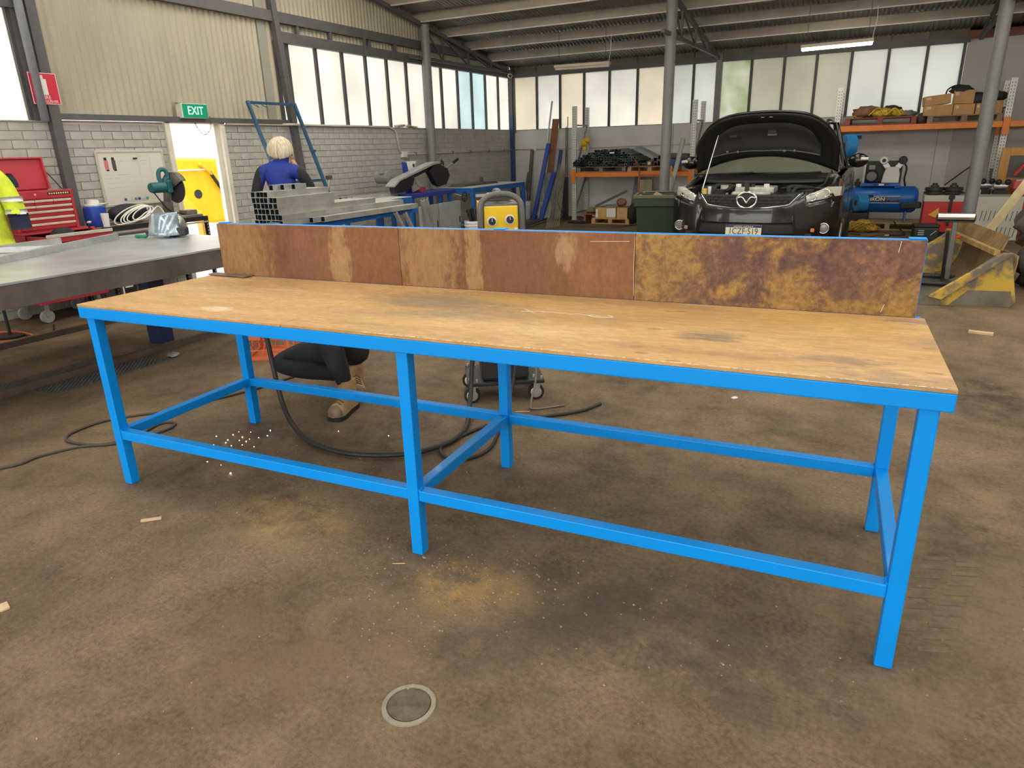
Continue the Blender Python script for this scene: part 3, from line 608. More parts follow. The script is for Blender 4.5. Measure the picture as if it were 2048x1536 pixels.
# screwdriver
sd = thing('screwdriver', 'green handled screwdriver lying on the welding table', 'screwdriver', (-2.62, 2.10, 0.885), 0.35)
q = MB(); q.lathe([(0.0, 0), (0.012, 0.004), (0.015, 0.03), (0.012, 0.06), (0.015, 0.10), (0.009, 0.12), (0.0, 0.121)], axis='x', n=12); q.build('handle', M('green_plastic', (0.01, 0.22, 0.10), 0.35), sd, smooth=True)
cy('shaft', (0, 0, 0), (-0.17, 0, -0.01), 0.0035, m_galv, sd, n=8)
# grinding face shield
fs = thing('face_shield', 'clear grinding face shield with blue strap lying on the welding table', 'face shield', (-2.40, 2.27, 0.872), 0.45)
m_visor = M('clear_visor', (0.55, 0.68, 0.78), 0.08, trans=0.55, var=.35, vscale=9, metal=0.15, coat=.4)
q = MB(); q.grid(14, 8, lambda u, v: (0.15*math.cos(PI*(0.06+0.88*u))*(1-0.20*v), -0.04-0.13*math.sin(PI*(0.06+0.88*u))*(1-0.35*v*v)+0.05*v, 0.02+0.19*v), th=0.002); q.build('visor', m_visor, fs, smooth=True)
q = MB(); q.sphere((0.02, 0.03, 0.10), 0.125, 18, 10, (1.05, 0.85, 0.85)); q.build('crown_shell', M('grey_shell', (0.40, 0.40, 0.36), 0.15, metal=.4, var=.4, vscale=14), fs, smooth=True)
q = MB(); q.box((0.10, -0.03, 0.045), (0.17, 0.13, 0.07), (0, 0.0, 0.25)); q.build('head_band', m_blk, fs, bevel=0.015, seg=3)
cy('ratchet_knob', (0.06, -0.135, 0.03), (0.055, -0.105, 0.03), 0.024, M('purple_blue_knob', (0.10, 0.09, 0.45), 0.4), fs)
cy('pivot', (-0.13, -0.10, 0.04), (-0.13, -0.07, 0.04), 0.018, m_blk, fs)
for s in (-1, 1):
    q = MB(); q.bar((s*0.11-0.02, -0.05, 0.03), (s*0.03, 0.10, 0.06), 0.022, 0.004); q.build('strap', M('strap_blue', (0.05, 0.15, 0.5), 0.6), fs)

# red tool chest on its roller cabinet
tc_ = thing('tool_chest', 'red tool chest with open lid and aluminium drawer pulls', 'tool chest', (0, 0, 0.885))
cx0, cx1, c_y0, c_y1, ch = -4.52, -4.10, 1.93, 2.53, 0.38
for nm, a, b in (('back_panel', (cx0, c_y0, 0), (cx0+0.012, c_y1, ch)), ('side_panel', (cx0+0.0125, c_y0, 0), (cx1-0.002, c_y0+0.03, ch-0.02)), ('side_panel', (cx0+0.0125, c_y1-0.03, 0), (cx1-0.002, c_y1, ch-0.02)), ('floor_panel', (cx0+0.0125, c_y0+0.0305, 0), (cx1-0.02, c_y1-0.0305, 0.012)), ('top_fascia', (cx1-0.03, c_y0, 0.305), (cx1, c_y1, ch)), ('inner_tray', (cx0+0.013, c_y0+0.031, 0.29), (cx1-0.031, c_y1-0.031, 0.30))):
    bx(nm, a, b, m_red, tc_, 0.004)
rows = [(0.245, 0.295, 3), (0.195, 0.242, 2), (0.135, 0.192, 1), (0.078, 0.132, 1), (0.015, 0.075, 1)]
for z0, z1, k in rows:
    w0 = (c_y1-c_y0-0.066)/ (3 if k > 1 else 1); spans = [(0, 1), (1, 2), (2, 3)] if k == 3 else ([(0, 1), (1, 3)] if k == 2 else [(0, 1)])
    for a, b in spans:
        ya, yb = c_y0+0.033+a*w0+0.002, c_y0+0.033+b*w0-0.002
        d = bx('drawer', (cx1-0.028, ya, z0), (cx1-0.004, yb, z1), m_red, tc_, 0.002)
        bx('drawer_pull', (cx1-0.004, ya, z1-0.024), (cx1+0.008, yb, z1-0.003), m_alu, d, 0.003)
lid = MB(); lid.box((0, 0, 0.155), (0.03, 0.60, 0.31)); lo = lid.build('lid', m_red, tc_, bevel=0.006, loc=(cx0+0.02, (c_y0+c_y1)/2, ch), rot=(0, -0.12, 0))
for a, b in (((0.0155, -0.30, 0.0), (0.05, -0.285, 0.31)), ((0.0155, 0.285, 0.0), (0.05, 0.30, 0.31)), ((0.0155, -0.2845, 0.295), (0.05, 0.2845, 0.31))): bx('lid_flange', a, b, m_red, lo, 0.002)
q = MB(); q.bar((cx0+0.09, c_y1-0.02, ch+0.16), (cx1-0.12, c_y1-0.012, ch-0.02), 0.012, 0.004); q.build('lid_stay', m_blk, tc_)
cy('lock', (cx1, 2.16, 0.345), (cx1+0.006, 2.16, 0.345), 0.010, m_alu, tc_)
bp_ = bx('badge', (cx1, 2.28, 0.333), (cx1+0.002, 2.50, 0.362), M('badge_black', (0.02, 0.02, 0.02), .4), tc_, 0)
for k in range(9): bx('badge_mark', (cx1+.0021, 2.292+.0225*k, .340), (cx1+.003, 2.306+.0225*k, .355), M('badge_gold', (0.75, 0.60, 0.25), .4), bp_, 0)
rc = thing('roller_cabinet', 'red roller cabinet with an open drawer under the tool chest', 'tool cabinet', (0, 0, 0))
kx0, kx1, ky0, ky1 = -4.54, -3.97, 1.88, 2.60
bx('body_shell', (kx0, ky0, 0.20), (kx1-0.022, ky1, 0.80), m_red, rc, 0.004); bx('top_rim', (kx0, ky0, 0.87), (kx1, ky1, 0.8845), m_red, rc, 0.003)
for a, b in (((kx0, ky0, 0.8005), (kx1-0.0, ky0+0.03, 0.8695)), ((kx0, ky1-0.03, 0.8005), (kx1-0.0, ky1, 0.8695)), ((kx0, ky0+0.031, 0.8005), (kx0+0.02, ky1-0.031, 0.8695))): bx('top_bay_side', a, b, m_red, rc, 0.002)
for i in range(4):
    z0 = 0.23+i*0.14; d = bx('drawer', (kx1-0.021, ky0+0.03, z0), (kx1, ky1-0.03, z0+0.13), m_red, rc, 0.003); bx('drawer_pull', (kx1+0.0005, ky0+0.03, z0+0.10), (kx1+0.012, ky1-0.03, z0+0.125), m_alu, d, 0.003)
bx('bottom_flange', (kx1-0.0215, ky0, 0.20), (kx1+0.004, ky1, 0.228), m_red, rc, 0.002)
od = bx('open_drawer', (-3.66, ky0+0.035, 0.806), (-3.645, ky1-0.035, 0.868), m_red, rc, 0.002)
bx('drawer_tray', (-4.3, ky0+0.04, 0.806), (-3.6605, ky1-0.04, 0.812), m_red, od, 0); bx('drawer_side', (-4.3, ky0+0.036, 0.8125), (-3.6605, ky0+0.046, 0.864), m_red, od, 0); bx('drawer_side', (-4.3, ky1-0.046, 0.8125), (-3.6605, ky1-0.036, 0.864), m_red, od, 0)
bx('drawer_pull', (-3.6445, ky0+0.035, 0.852), (-3.632, ky1-0.035, 0.883), m_alu, od, 0.003)
m_cast = M('grey_caster', (0.34, 0.34, 0.30), 0.6)
for x, y in ((kx1-0.08, ky0+0.09), (kx0+0.1, ky0+0.09), (kx1-0.08, ky1-0.09), (kx0+0.1, ky1-0.09)):
    q = MB(); q.lathe([(0.02, -0.02), (0.062, -0.02), (0.068, -0.01), (0.068, 0.01), (0.062, 0.02), (0.02, 0.02)], (x, y, 0.068), 'x', 20); w_ = q.build('caster', m_cast, rc, auto=35)
    q = MB(); q.b2((x-0.03, y-0.02, 0.07), (x-0.0255, y+0.02, 0.199)); q.b2((x+0.0255, y-0.02, 0.07), (x+0.03, y+0.02, 0.199)); q.b2((x-0.03, y-0.03, 0.19), (x+0.03, y+0.03, 0.1995)); q.build('fork', m_galv, w_)
# things lying in the open drawer
q = MB(); q.sphere((-3.86, 2.20, 0.815), 0.13, 18, 9, (0.75, 1.0, 0.85)); tag(q.build('welding_beanie', M('black_cloth', (0.022, 0.025, 0.032), 0.85, var=.3), smooth=True), 'dark rounded welding cap lying in the open red drawer', 'cap')
rt = thing('ratchet', 'chrome ratchet standing upright in the open red drawer', 'ratchet', (-3.80, 2.42, 0.813))
cy('handle', (0, 0, 0), (0.02, 0.01, 0.12), 0.009, m_blk, rt, n=10); q = MB(); q.sphere((0.022, 0.012, 0.135), 0.024, 10, 6, (1, 1, .6)); q.build('head', m_galv, rt, smooth=True)
q = MB(); q.box((-3.80, 2.02, 0.828), (0.05, 0.16, 0.028), (0, 0, 0.4)); tag(q.build('hand_tool', M('tool_grey', (0.22, 0.22, 0.21), .4, metal=.6, var=.3), bevel=0.006), 'grey hand tool at the near end of the open red drawer', 'tool')
# orange hose coil and hanging hose below the table, at the left edge
q = MB(); pts = [(-3.75+0.30*math.cos(t)+0.02*math.sin(3*t), 1.42+0.16*math.sin(t), 0.014+0.006*(t/6.28)) for t in [i*0.3 for i in range(63)]]; q.tube(pts, 0.010, 6); tag(q.build('air_hose', M('orange_hose', (0.50, 0.12, 0.05), .5, var=.2), smooth=True), 'orange air hose coiled on the floor under the welding table', 'hose')
q = MB(); q.tube(catmull([(-1.34, -0.10, 0.86), (-1.262, -0.06, 0.70), (-1.262, -0.05, 0.50), (-1.33, -0.10, 0.30), (-1.40, -0.2, 0.02), (-1.6, -0.6, 0.02)], 6), 0.02, 8); tag(q.build('welding_lead', m_rub, smooth=True), 'thick black lead hanging over the near edge of the welding table', 'cable')
q = MB(); q.tube(catmull([(-3.9, 1.93, 0.008), (-3.62, 1.75, 0.008), (-3.56, 1.52, 0.008), (-3.50, 1.40, 0.008), (-3.47, 1.35, 0.008)], 6), 0.007, 6); tag(q.build('cable', m_rub, smooth=True), 'thin black cable on the floor by the cabinet caster', 'cable')
# hi-vis jacket on a stand
js = thing('coat_stand', 'thin black stand carrying the hi vis jacket', 'stand', (-3.84, 1.50, 0)); cy('pole', (0, 0, 0.02), (0, 0, 1.50), 0.014, m_blk, js, n=10); cy('foot', (0, 0, 0), (0, 0, 0.02), 0.14, m_blk, js); cy('arm', (0, -0.10, 1.47), (0.0, 0.10, 1.47), 0.012, m_blk, js, n=10)
jk = thing('safety_jacket', 'yellow and navy hi vis jacket with silver bands at the left edge', 'jacket', (-3.80, 1.52, 0))
m_hv = M('hi_vis_yellow', (0.74, 0.86, 0.05), 0.7, var=.18, vscale=14, bump=.3, bscale=18); m_nv = M('jacket_navy', (0.015, 0.022, 0.055), 0.8, var=.2); m_sv = M('reflective_silver', (0.70, 0.70, 0.70), 0.3, metal=.3)
def cloth_tube(name, prof, mat, par, n=16, seed=0):
    """prof: list of (centre, rx, ry) rings stacked downwards, with folds"""
    random.seed(seed); q = MB(); V = []; F = []
    for j, (c, rx, ry) in enumerate(prof):
        for i in range(n):
            t = 2*PI*i/n; k = 1+0.10*math.sin(3*t+j*0.8)+random.uniform(-.03, .03); V.append((c[0]+rx*k*math.cos(t), c[1]+ry*k*math.sin(t), c[2]))
    for j in range(len(prof)-1):
        for i in range(n): F.append((j*n+i, j*n+(i+1) % n, (j+1)*n+(i+1) % n, (j+1)*n+i))
    F.append(tuple(range(n))); F.append(tuple(range((len(prof)-1)*n+n-1, (len(prof)-1)*n-1, -1))); q.add(V, F); return q.build(name, mat, par, smooth=True, sub=1)
cloth_tube('body', [((0, -0.02, 1.53), .06, .10), ((0, -.02, 1.47), .10, .19), ((0, -.03, 1.3), .12, .20), ((0.01, -.03, 1.1), .12, .20), ((0.01, -.03, 0.95), .13, .21), ((0.01, -.03, .84), .13, .21)], m_hv, jk, seed=1)
sl = cloth_tube('sleeve', [((0.06, 0.12, 1.50), .05, .05), ((0.08, .17, 1.42), .075, .075), ((0.10, .20, 1.30), .08, .08), ((0.11, .215, 1.18), .078, .08), ((0.115, .225, 1.10), .078, .08)], m_hv, jk, seed=2)
cloth_tube('sleeve_hem', [((0.118, .226, 1.10), .079, .081), ((0.12, .235, 1.02), .08, .082), ((0.125, .24, .96), .076, .08)], m_nv, jk, seed=2)
cloth_tube('shoulder_patch', [((0.085, .24, 1.44), .035, .03), ((0.09, .265, 1.38), .045, .04), ((0.10, .27, 1.32), .03, .035)], m_nv, jk, seed=3)
for z, y, mm in ((1.115, .224, m_sv), (1.225, .212, m_sv)):
    cloth_tube('reflective_band', [((0.113, y, z+.022), .083, .085), ((0.115, y+.002, z-.022), .083, .085)], mm, jk, seed=2)
# ---- black slotted-angle shelf
sf = thing('shelf_rack', 'black slotted angle shelf between the tool chest and the door', 'shelf', (0, 0, 0))
m_slot = M('black_angle', (0.02, 0.018, 0.02), 0.45, var=.2)
SX0, SX1, SY0, SY1 = -4.50, -3.96, 2.68, 3.99
for x, s in ((SX0, 1), (SX1-0.035, 1)):
    for y in (SY0, SY1-0.035):
        q = MB(); q.b2((x, y, 0), (x+0.035, y+0.004, 0.865)); q.b2((x+0.031, y, 0), (x+0.035, y+0.035, 0.865)); po = q.build('post', m_slot, sf)
        q = MB()
        for k in range(24): q.box((x+0.0355, y+0.018, 0.03+k*0.035), (0.001, 0.012, 0.018))
        o = q.build('slots', M('slot_light', (0.5, 0.48, 0.44), .6), po); o['kind'] = 'stuff'
for z in (0.28, 0.835):
    bx('shelf_board', (SX0+0.004, SY0+0.004, z), (SX1-0.036, SY1-0.036, z+0.02), M('shelf_ply', (0.30, 0.24, 0.17), .7, var=.2), sf)
    bx('front_beam', (SX1-0.004, SY0, z-0.02), (SX1+0.004, SY1, z+0.03), m_slot, sf, 0.001); bx('front_lip', (SX1+0.0045, SY0, z-0.045), (SX1+0.012, SY1, z-0.028), M('beam_lip', (.42, .38, .34), .5), sf, 0.001)
# on the shelf
wj = thing('water_cooler', 'blue insulated water jug with a white lid beside the tool chest', 'water jug', (-4.24, 2.80, 0.856))
q = MB(); q.lathe([(0.085, 0), (0.105, 0.02), (0.112, 0.10), (0.108, 0.20), (0.09, 0.215)], n=28); q.build('body', M('jug_blue', (0.015, 0.07, 0.42), .35), wj, auto=40)
q = MB(); q.lathe([(0.092, 0.2155), (0.092, 0.23), (0.062, 0.235), (0.058, 0.275), (0.0, 0.28)], n=24); q.build('lid', m_wht, wj, auto=40)
q = MB(); q.tube([(0.06, 0.08, 0.225), (0.10, 0.10, 0.235), (0.115, 0.0, 0.235)], 0.008, 8); q.build('handle', m_wht, wj, smooth=True)
q = MB(); q.lathe([(0.030, 0), (0.040, 0.145), (0.036, 0.145), (0.027, 0.008)], (-4.02, 2.76, 0.856), n=20); tag(q.build('plastic_cup', M('cup_white', (.80, .79, .77), .4), auto=40), 'white plastic cup in front of the blue water jug', 'cup')
q = MB(); q.sphere((-4.27, 3.20, 0.93), 0.19, 18, 10, (0.72, 1.25, 0.55)); tag(q.build('tool_bag', M('bag_black', (0.03, 0.03, 0.038), .8, var=.4, vscale=9, bump=.6, bscale=12), smooth=True, loc=(0, 0, 0.03)), 'black tool bag under the coiled white cable', 'bag')
random.seed(11); q = MB(); pts = []
for k in range(5):
    ry, rz, cyy, cz = 0.20-0.018*k, 0.085-0.006*k, 3.10+0.03*k+random.uniform(-.02, .02), 0.955+random.uniform(-.01, .012)
    for i in range(16):
        t = 2*PI*i/16; yy = ry*math.cos(t)+0.0; zz = rz*math.sin(t); pts.append((-4.075+0.006*k-0.03*math.sin(t), cyy+yy+zz*0.9, max(0.868, cz+zz+yy*0.18)))
pts += [(-4.05, 3.42, 1.02), (-4.02, 3.46, 0.94), (-4.0, 3.40, 0.87)]
q.tube(catmull(pts, 3), 0.0068, 6); tag(q.build('cable_coil', M('cable_white', (.78, .76, .70), .45), smooth=True), 'coil of white cable lying over the black bag', 'cable')
# drop saw
ds_ = thing('drop_saw', 'teal metal cut off saw with dark abrasive disc in front of the doorway', 'saw', (-4.12, 3.68, 0.8565))
m_teal = M('teal_casting', (0.02, 0.13, 0.145), .42, var=.15); m_cast2 = M('grey_casting', (0.17, 0.155, 0.125), .6, var=.4, vscale=12)
bx('base', (-0.15, -0.20, 0), (0.15, 0.26, 0.035), m_cast2, ds_, 0.008); bx('vice', (-0.06, 0.10, 0.0355), (0.07, 0.25, 0.085), m_cast2, ds_, 0.006)
q = MB(); q.bar((-.06, -.04, .036), (-.05, -.04, .20), .10, .08); q.bar((-.05, -.04, .17), (.0, -.05, .33), .07, .06); q.build('arm', m_cast2, ds_, bevel=.008)
q = MB(); q.lathe([(0.02, -0.12), (0.050, -0.118), (0.058, -0.10), (0.058, 0.06), (0.045, 0.07)], (0.0, -0.14, 0.36), 'y', 22); q.build('motor', m_teal, ds_, auto=35)
bx('gear_case', (-.06, -.075, .29), (.06, -.005, .44), m_teal, ds_, .018)
q = MB(); q.lathe([(0.0, -0.003), (0.165, -0.003), (0.165, 0.0), (0.0, 0.0)], (0.02, 0.045, 0.34), 'y', 40); q.build('disc', M('abrasive_disc', (0.040, 0.036, 0.045), .85), ds_, auto=30)
ga = lambda u: PI*(.15+.95*u)
q = MB(); q.grid(18, 3, lambda u, v: (.02+.178*math.cos(ga(u)), .005+.075*v, .34+.178*math.sin(ga(u))), th=.003); q.grid(18, 3, lambda u, v: (.02+.178*(1-.9*v)*math.cos(ga(u)), .008, .34+.178*(1-.9*v)*math.sin(ga(u))), th=.003); q.build('disc_guard', m_cast2, ds_, smooth=True)
q = MB(); q.tube(catmull([(-.01, -.10, .40), (-.02, -.115, .47), (-.02, -.10, .535), (-.01, -.055, .555), (.0, -.02, .52), (.0, -.015, .43)], 5), .024, 10); q.build('handle', m_teal, ds_, smooth=True)
q = MB(); q.prism([(-.10, .40), (-.012, .40), (-.012, .47), (-.07, .46)], (-.035, .03), Matrix(((0, 0, 1, 0), (1, 0, 0, 0), (0, 1, 0, 0), (0, 0, 0, 1)))); q.build('switch_housing', m_teal, ds_, bevel=.01)
q = MB(); q.tube(catmull([(0.0, -0.24, 0.33), (0.07, -0.2, 0.2), (0.08, -0.12, 0.1), (0.10, 0.05, 0.05)], 6), 0.007, 6); q.build('power_cord', m_rub, ds_, smooth=True)
# boxes on the lower shelf, seen below the table plate
q = MB(); q.box((-4.2, 2.85, 0.40), (0.34, 0.22, 0.195)); tag(q.build('storage_box', M('dark_red_box', (.28, .02, .03), .5), bevel=.01), 'dark red box on the lower shelf by the tool cabinet', 'box')
q = MB(); q.lathe([(0.12, 0), (0.14, 0.19), (0.145, 0.20), (0.13, 0.2), (0.115, 0.01)], (-4.2, 3.17, 0.3005), n=24); tag(q.build('plastic_tub', M('tub_blue', (.012, .055, .20), .4), auto=40), 'navy round tub on the lower shelf', 'tub')
tb = thing('power_tool_case', 'bright blue power tool case on the lower shelf', 'case', (-4.18, 3.50, 0.3005)); bx('shell', (-0.16, -0.14, 0), (0.16, 0.14, 0.19), M('case_blue', (.01, .13, .42), .4), tb, .015); bx('latch', (0.1605, -0.04, 0.10), (0.168, 0.04, 0.14), m_blk, tb); q = MB(); q.tube([(0.02, -.07, .185), (.02, -.06, .215), (.02, .06, .215), (.02, .07, .185)], .010, 8); q.build('handle', m_blk, tb, smooth=True)
gb = MB(); gb.sphere((-4.2, 3.80, 0.375), 0.12, 14, 8, (1, .9, .62)); tag(gb.build('cable_bundle', M('bundle_black', (.03, .03, .032), .7, var=.4, vscale=20, bump=.8, bscale=16), smooth=True), 'dark bundle of cables at the door end of the lower shelf', 'cables')
sgn = thing('safety_poster', 'small black notice with white lettering leaning by the lower shelf', 'notice', (-3.86, 2.72, 0), 0.0)
q = MB(); q.box((0.0, 0.05, 0.19), (0.008, 0.14, 0.38)); q.build('board', m_blk, sgn); bx('white_edge', (-0.003, -0.036, 0.0), (0.005, -0.022, 0.38), m_wht, sgn, 0)
for k in range(4): bx('printed_line', (.0041, -.005, .335-.035*k), (.0048, .095-.012*(k % 2), .350-.035*k), m_wht, sgn, 0)
# ---- things on the left wall
wb = thing('whiteboard', 'framed whiteboard with faint writing on the brick wall', 'whiteboard', (XL+0.006, 3.58, 1.325))
bx('board', (0, -0.40, -0.28), (0.012, 0.40, 0.28), M('board_white', (0.70, 0.665, 0.60), .35), wb, 0)
for a, b in (((0, -0.425, -0.305), (0.02, -0.4005, 0.305)), ((0, 0.4005, -0.305), (0.02, 0.425, 0.305)), ((0, -0.40, 0.2805), (0.02, 0.40, 0.305)), ((0, -0.40, -0.305), (0.02, 0.40, -0.2805))): bx('frame_strip', a, b, m_alu, wb, 0.003)
for y, cc in ((-0.315, (.62, .20, .17)), (-0.225, (.10, .06, .07))):
    ph = bx('magnet_figure', (0.0125, y-0.022, 0.10), (0.0145, y+0.022, 0.20), M('fig%.2f' % y, cc, .5), wb, 0); bx('figure_cap', (0.0125, y-0.02, 0.2005), (0.0145, y+0.012, 0.23), m_blk, ph, 0); bx('figure_base', (0.0125, y-0.012, 0.085), (0.0145, y+0.022, 0.0995), m_blk, ph, 0)
bx('magnet_clip', (0.0125, 0.02, 0.205), (0.03, 0.065, 0.222), m_blk, wb)
for y, cc in ((-0.17, (.08, .07, .25)), (-0.10, (.6, .68, .62)), (-0.04, (.03, .30, .38)), (0.005, (.06, .06, .28)), (0.06, (.62, .64, .6)), (0.11, (.10, .40, .38))): cy('magnet', (0.0125, y, -0.235), (0.02, y, -0.235), 0.015, M('magnet%.2f' % y, cc, .4), wb, n=14)
m_ink = M('marker_ink', (.42, .40, .40), .6); random.seed(5)
def scrawl(par, y0, y1, z, h, x=0.0126):
    q = MB(); pts = []; y = y0
    while y < y1:
        pts.append((x, y, z+random.uniform(-h, h))); y += random.uniform(.006, .014)
        if random.random() < .12 and len(pts) > 2: q.tube(pts, 0.0011, 4); pts = []; y += .02
    if len(pts) > 1: q.tube(pts, 0.0011, 4)
    o = q.build('handwriting', m_ink, par); o['kind'] = 'stuff'
for y0, y1, z in ((-0.15, -0.02, 0.19), (-0.36, -0.02, 0.04), (-0.36, -0.18, 0.00), (-0.35, 0.06, -0.05), (-0.35, -0.08, -0.10), (0.09, 0.22, 0.235), (0.11, 0.20, 0.19), (0.11, 0.20, 0.15)): scrawl(wb, y0, y1, z, 0.006)
for y in (0.08, 0.23): bx('ruled_line', (0.0125, y, -0.03), (0.0128, y+0.002, 0.26), m_ink, wb, 0)
ex = thing('exit_sign', 'green and white illuminated EXIT sign above the door', 'exit sign', (XL, 4.50, 2.075))
bx('housing', (0.0, -0.19, -0.085), (0.10, 0.19, 0.085), M('sign_cream', (.72, .70, .60), .45), ex, 0.005); bx('green_face', (0.1005, -0.172, -0.078), (0.104, 0.187, 0.078), M('exit_green', (0.0, 0.18, 0.085), .35, emit=(0, .30, .15), estr=.35), ex, 0)
text_obj('exit_lettering', 'EXIT', 0.135, M('exit_white', (.85, .92, .86), .4, emit=(.8, 1, .85), estr=.6), ex, (0.1055, 0.01, -0.002), (PI/2, 0, PI/2), 0.0006, sx=0.85)
bx('top_bracket', (0.0, -0.215, 0.0855), (0.06, -0.10, 0.093), M('bracket_khaki', (.25, .24, .18), .6), ex, 0)
fg = thing('fire_sign', 'red FIRE EXTINGUISHER sign on the post by the left window', 'sign', (XL+0.082, 2.735, 2.235))
bx('plate', (0, -0.14, -0.15), (0.003, 0.14, 0.15), M('sign_red', (.60, .02, .05), .4), fg, 0)
for a, b in (((0.0031, -0.138, 0.142), (0.004, 0.138, 0.147)), ((0.0031, -0.138, -0.147), (0.004, 0.138, -0.142)), ((0.0031, 0.132, -0.142), (0.004, 0.137, 0.142)), ((0.0031, -0.137, -0.142), (0.004, -0.132, 0.142))): bx('border', a, b, m_wht, fg, 0)
q = MB(); q.b2((0.0031, -0.055, -0.06), (0.004, 0.03, 0.09)); q.b2((0.0031, -0.03, 0.091), (0.004, 0.005, 0.125)); q.build('extinguisher_icon', m_wht, fg)
text_obj('sign_lettering', 'FIRE', 0.05, m_wht, fg, (0.0045, 0.0, -0.085), (PI/2, 0, PI/2), 0.0004); text_obj('sign_lettering', 'EXTINGUISHER', 0.034, m_wht, fg, (0.0045, 0.0, -0.122), (PI/2, 0, PI/2), 0.0004, sx=0.95)
bpy.data.objects['downpipe'].location.x += 0.05
q = MB(); cpts = catmull([(XL+0.04, 4.52, 1.985), (XL+0.05, 4.54, 1.88), (XL+0.05, 4.64, 1.80), (XL+0.05, 4.74, 1.88), (XL+0.045, 4.76, 2.02)], 6)
for i in range(len(cpts)-1):
    a, b = cpts[i], cpts[i+1]; c = (a+b)/2; d = (b-a).normalized(); s = Vector((1, 0, 0)) if i % 2 else d.cross(Vector((1, 0, 0)))
    ring = [c+d*0.014*math.cos(t)+s*0.007*math.sin(t) for t in [k*PI/3 for k in range(6)]]; q.tube(ring, 0.0026, 4, closed=True)
o = q.build('door_chain', M('dark_chain', (.06, .05, .045), .5, metal=.6)); tag(o, 'dark chain looped over the head of the door frame', 'chain')
# conduit along the left wall and into the corner
m_cond = M('cream_conduit', (.60, .55, .47), .5, var=.1)
q = MB(); q.tube([(XL+0.03, DY1+0.03, 1.935), (XL+0.03, 6.0, 1.94), (XL+0.115, 6.08, 1.94), (XL+0.115, 6.36, 1.94), (XL+0.03, 6.44, 1.94)]+[(XL+0.03, y, SILL+0.02) for y in (6.6, 8.0, 8.55)]+[(XL+0.03, 8.68, 1.90), (XL+0.03, 8.75, 1.84), (XL+0.03, 8.80, 1.58), (XL+0.03, 8.86, 1.50), (XL+0.03, 9.0, 1.475), (XL+0.03, YB-0.05, 1.49)], 0.016, 8); cd = q.build('conduit', m_cond, smooth=True); tag(cd, 'cream conduit running along the brick wall to the corner', 'conduit')
for y in (9.3, 9.9, 10.6, 11.3, 12.1, 12.8): q = MB(); q.box((XL+0.03, y, 1.483), (0.05, 0.02, 0.045)); q.build('saddle', M('saddle_dark', (.12, .11, .10), .5), cd)
q = MB(); q.box((XL+0.035, 8.93, 1.475), (0.06, 0.13, 0.10)); q.build('junction_box', m_wht, cd, bevel=.005)
for yy, xx, cc in ((8.97, 0.05, (.35, .10, .06)), (9.02, 0.06, (.05, .08, .16))): q = MB(); q.tube(catmull([(XL+xx, yy, 1.42), (XL+xx+.01, yy+.02, 1.2), (XL+xx+.02, yy+.06, 1.0)], 5), 0.006, 6); q.build('drop_cable', M('drop%.2f' % yy, cc, .5), cd, smooth=True)
q = MB(); q.tube([(XL+0.03, YB-0.03, 1.49), (-2.9, YB-0.03, 1.49), (0.02, YB-0.03, 1.52), (2.0, YB-0.03, 1.53)], 0.012, 8); c2 = q.build('conduit', m_cond, smooth=True); tag(c2, 'thin conduit running along the grey back wall', 'conduit')
for x in (-4.0, -2.95, 0.3): q = MB(); q.box((x, YB-0.03, 1.50), (0.10, 0.05, 0.09)); q.build('outlet_box', m_wht, c2, bevel=.004)
# timber scraps lying on the sill
q = MB(); q.box((XL-0.04, 8.95, 1.965), (0.10, 0.30, 0.03), (0.1, 0.1, 0.2)); tag(q.build('timber_scrap', M('scrap_grey', (.42, .38, .30), .8, var=.3), bevel=.003), 'grey timber scrap on the sill left of the round pole', 'timber')
q = MB(); q.box((XL-0.03, 9.28, 1.957), (0.11, 0.28, 0.025), (-0.1, 0, -0.15)); tag(q.build('timber_scrap', M('scrap_pale', (.60, .55, .42), .8, var=.3), bevel=.003), 'pale timber scrap on the sill touching the round pole', 'timber')
cc_ = thing('security_camera', 'small white security camera under the truss in the corner', 'camera', (XL+0.16, YB-0.35, 3.06)); q = MB(); q.cyl((0, 0, 0), (0.10, -0.16, -0.03), 0.045, n=16); q.build('housing', m_wht, cc_, auto=40); q = MB(); q.cyl((0.10, -0.16, -0.03), (0.106, -0.17, -0.032), 0.033, n=16); q.build('lens', m_blk, cc_); q = MB(); q.bar((0, 0, 0), (-0.02, 0.03, 0.05), .02); q.build('bracket', m_wht, cc_)
# ---- outside, seen through the door
q = MB(); q.b2((-12.2, 4, -0.02), (-12, 16, 4.6)); nb = q.build('neighbour_wall', M('bright_render', (.80, .80, .82), .8)); tag(nb, 'pale rendered wall of the building outside the door', 'building')
ym = thing('yellow_machine', 'bright yellow machine body standing outside the open door', 'machine', (-7.2, 6.0, 0))
m_yel = M('machine_yellow', (.85, .50, .0), .4, var=.1); T = Matrix.Translation((0, 0, 0)) @ Matrix(((0, 0, 1, 0), (1, 0, 0, 0), (0, 1, 0, 0), (0, 0, 0, 1)))
q = MB(); q.prism([(-0.15, 1.55), (1.3, 1.50), (1.9, 1.2), (1.9, 0.42), (0.75, 0.42), (0.35, 0.85), (0.10, 1.15)], (-0.7, 0.0), T); q.build('hull', m_yel, ym, bevel=.06, seg=4)
cy('port_hole', (0.001, 0.52, 0.93), (0.012, 0.52, 0.93), 0.075, m_blk, ym, n=20); cy('lamp', (0.001, 0.12, 1.12), (0.03, 0.12, 1.12), 0.06, m_wht, ym, n=16)
q = MB(); q.bar((0.02, 0.80, 1.30), (0.02, 1.05, 0.92), .09, .03); q.build('window_slit', m_blk, ym, bevel=.01); q = MB(); q.bar((0.02, 0.2, 1.33), (0.02, 0.72, 1.33), .05, .02); q.build('label_plate', m_wht, ym)
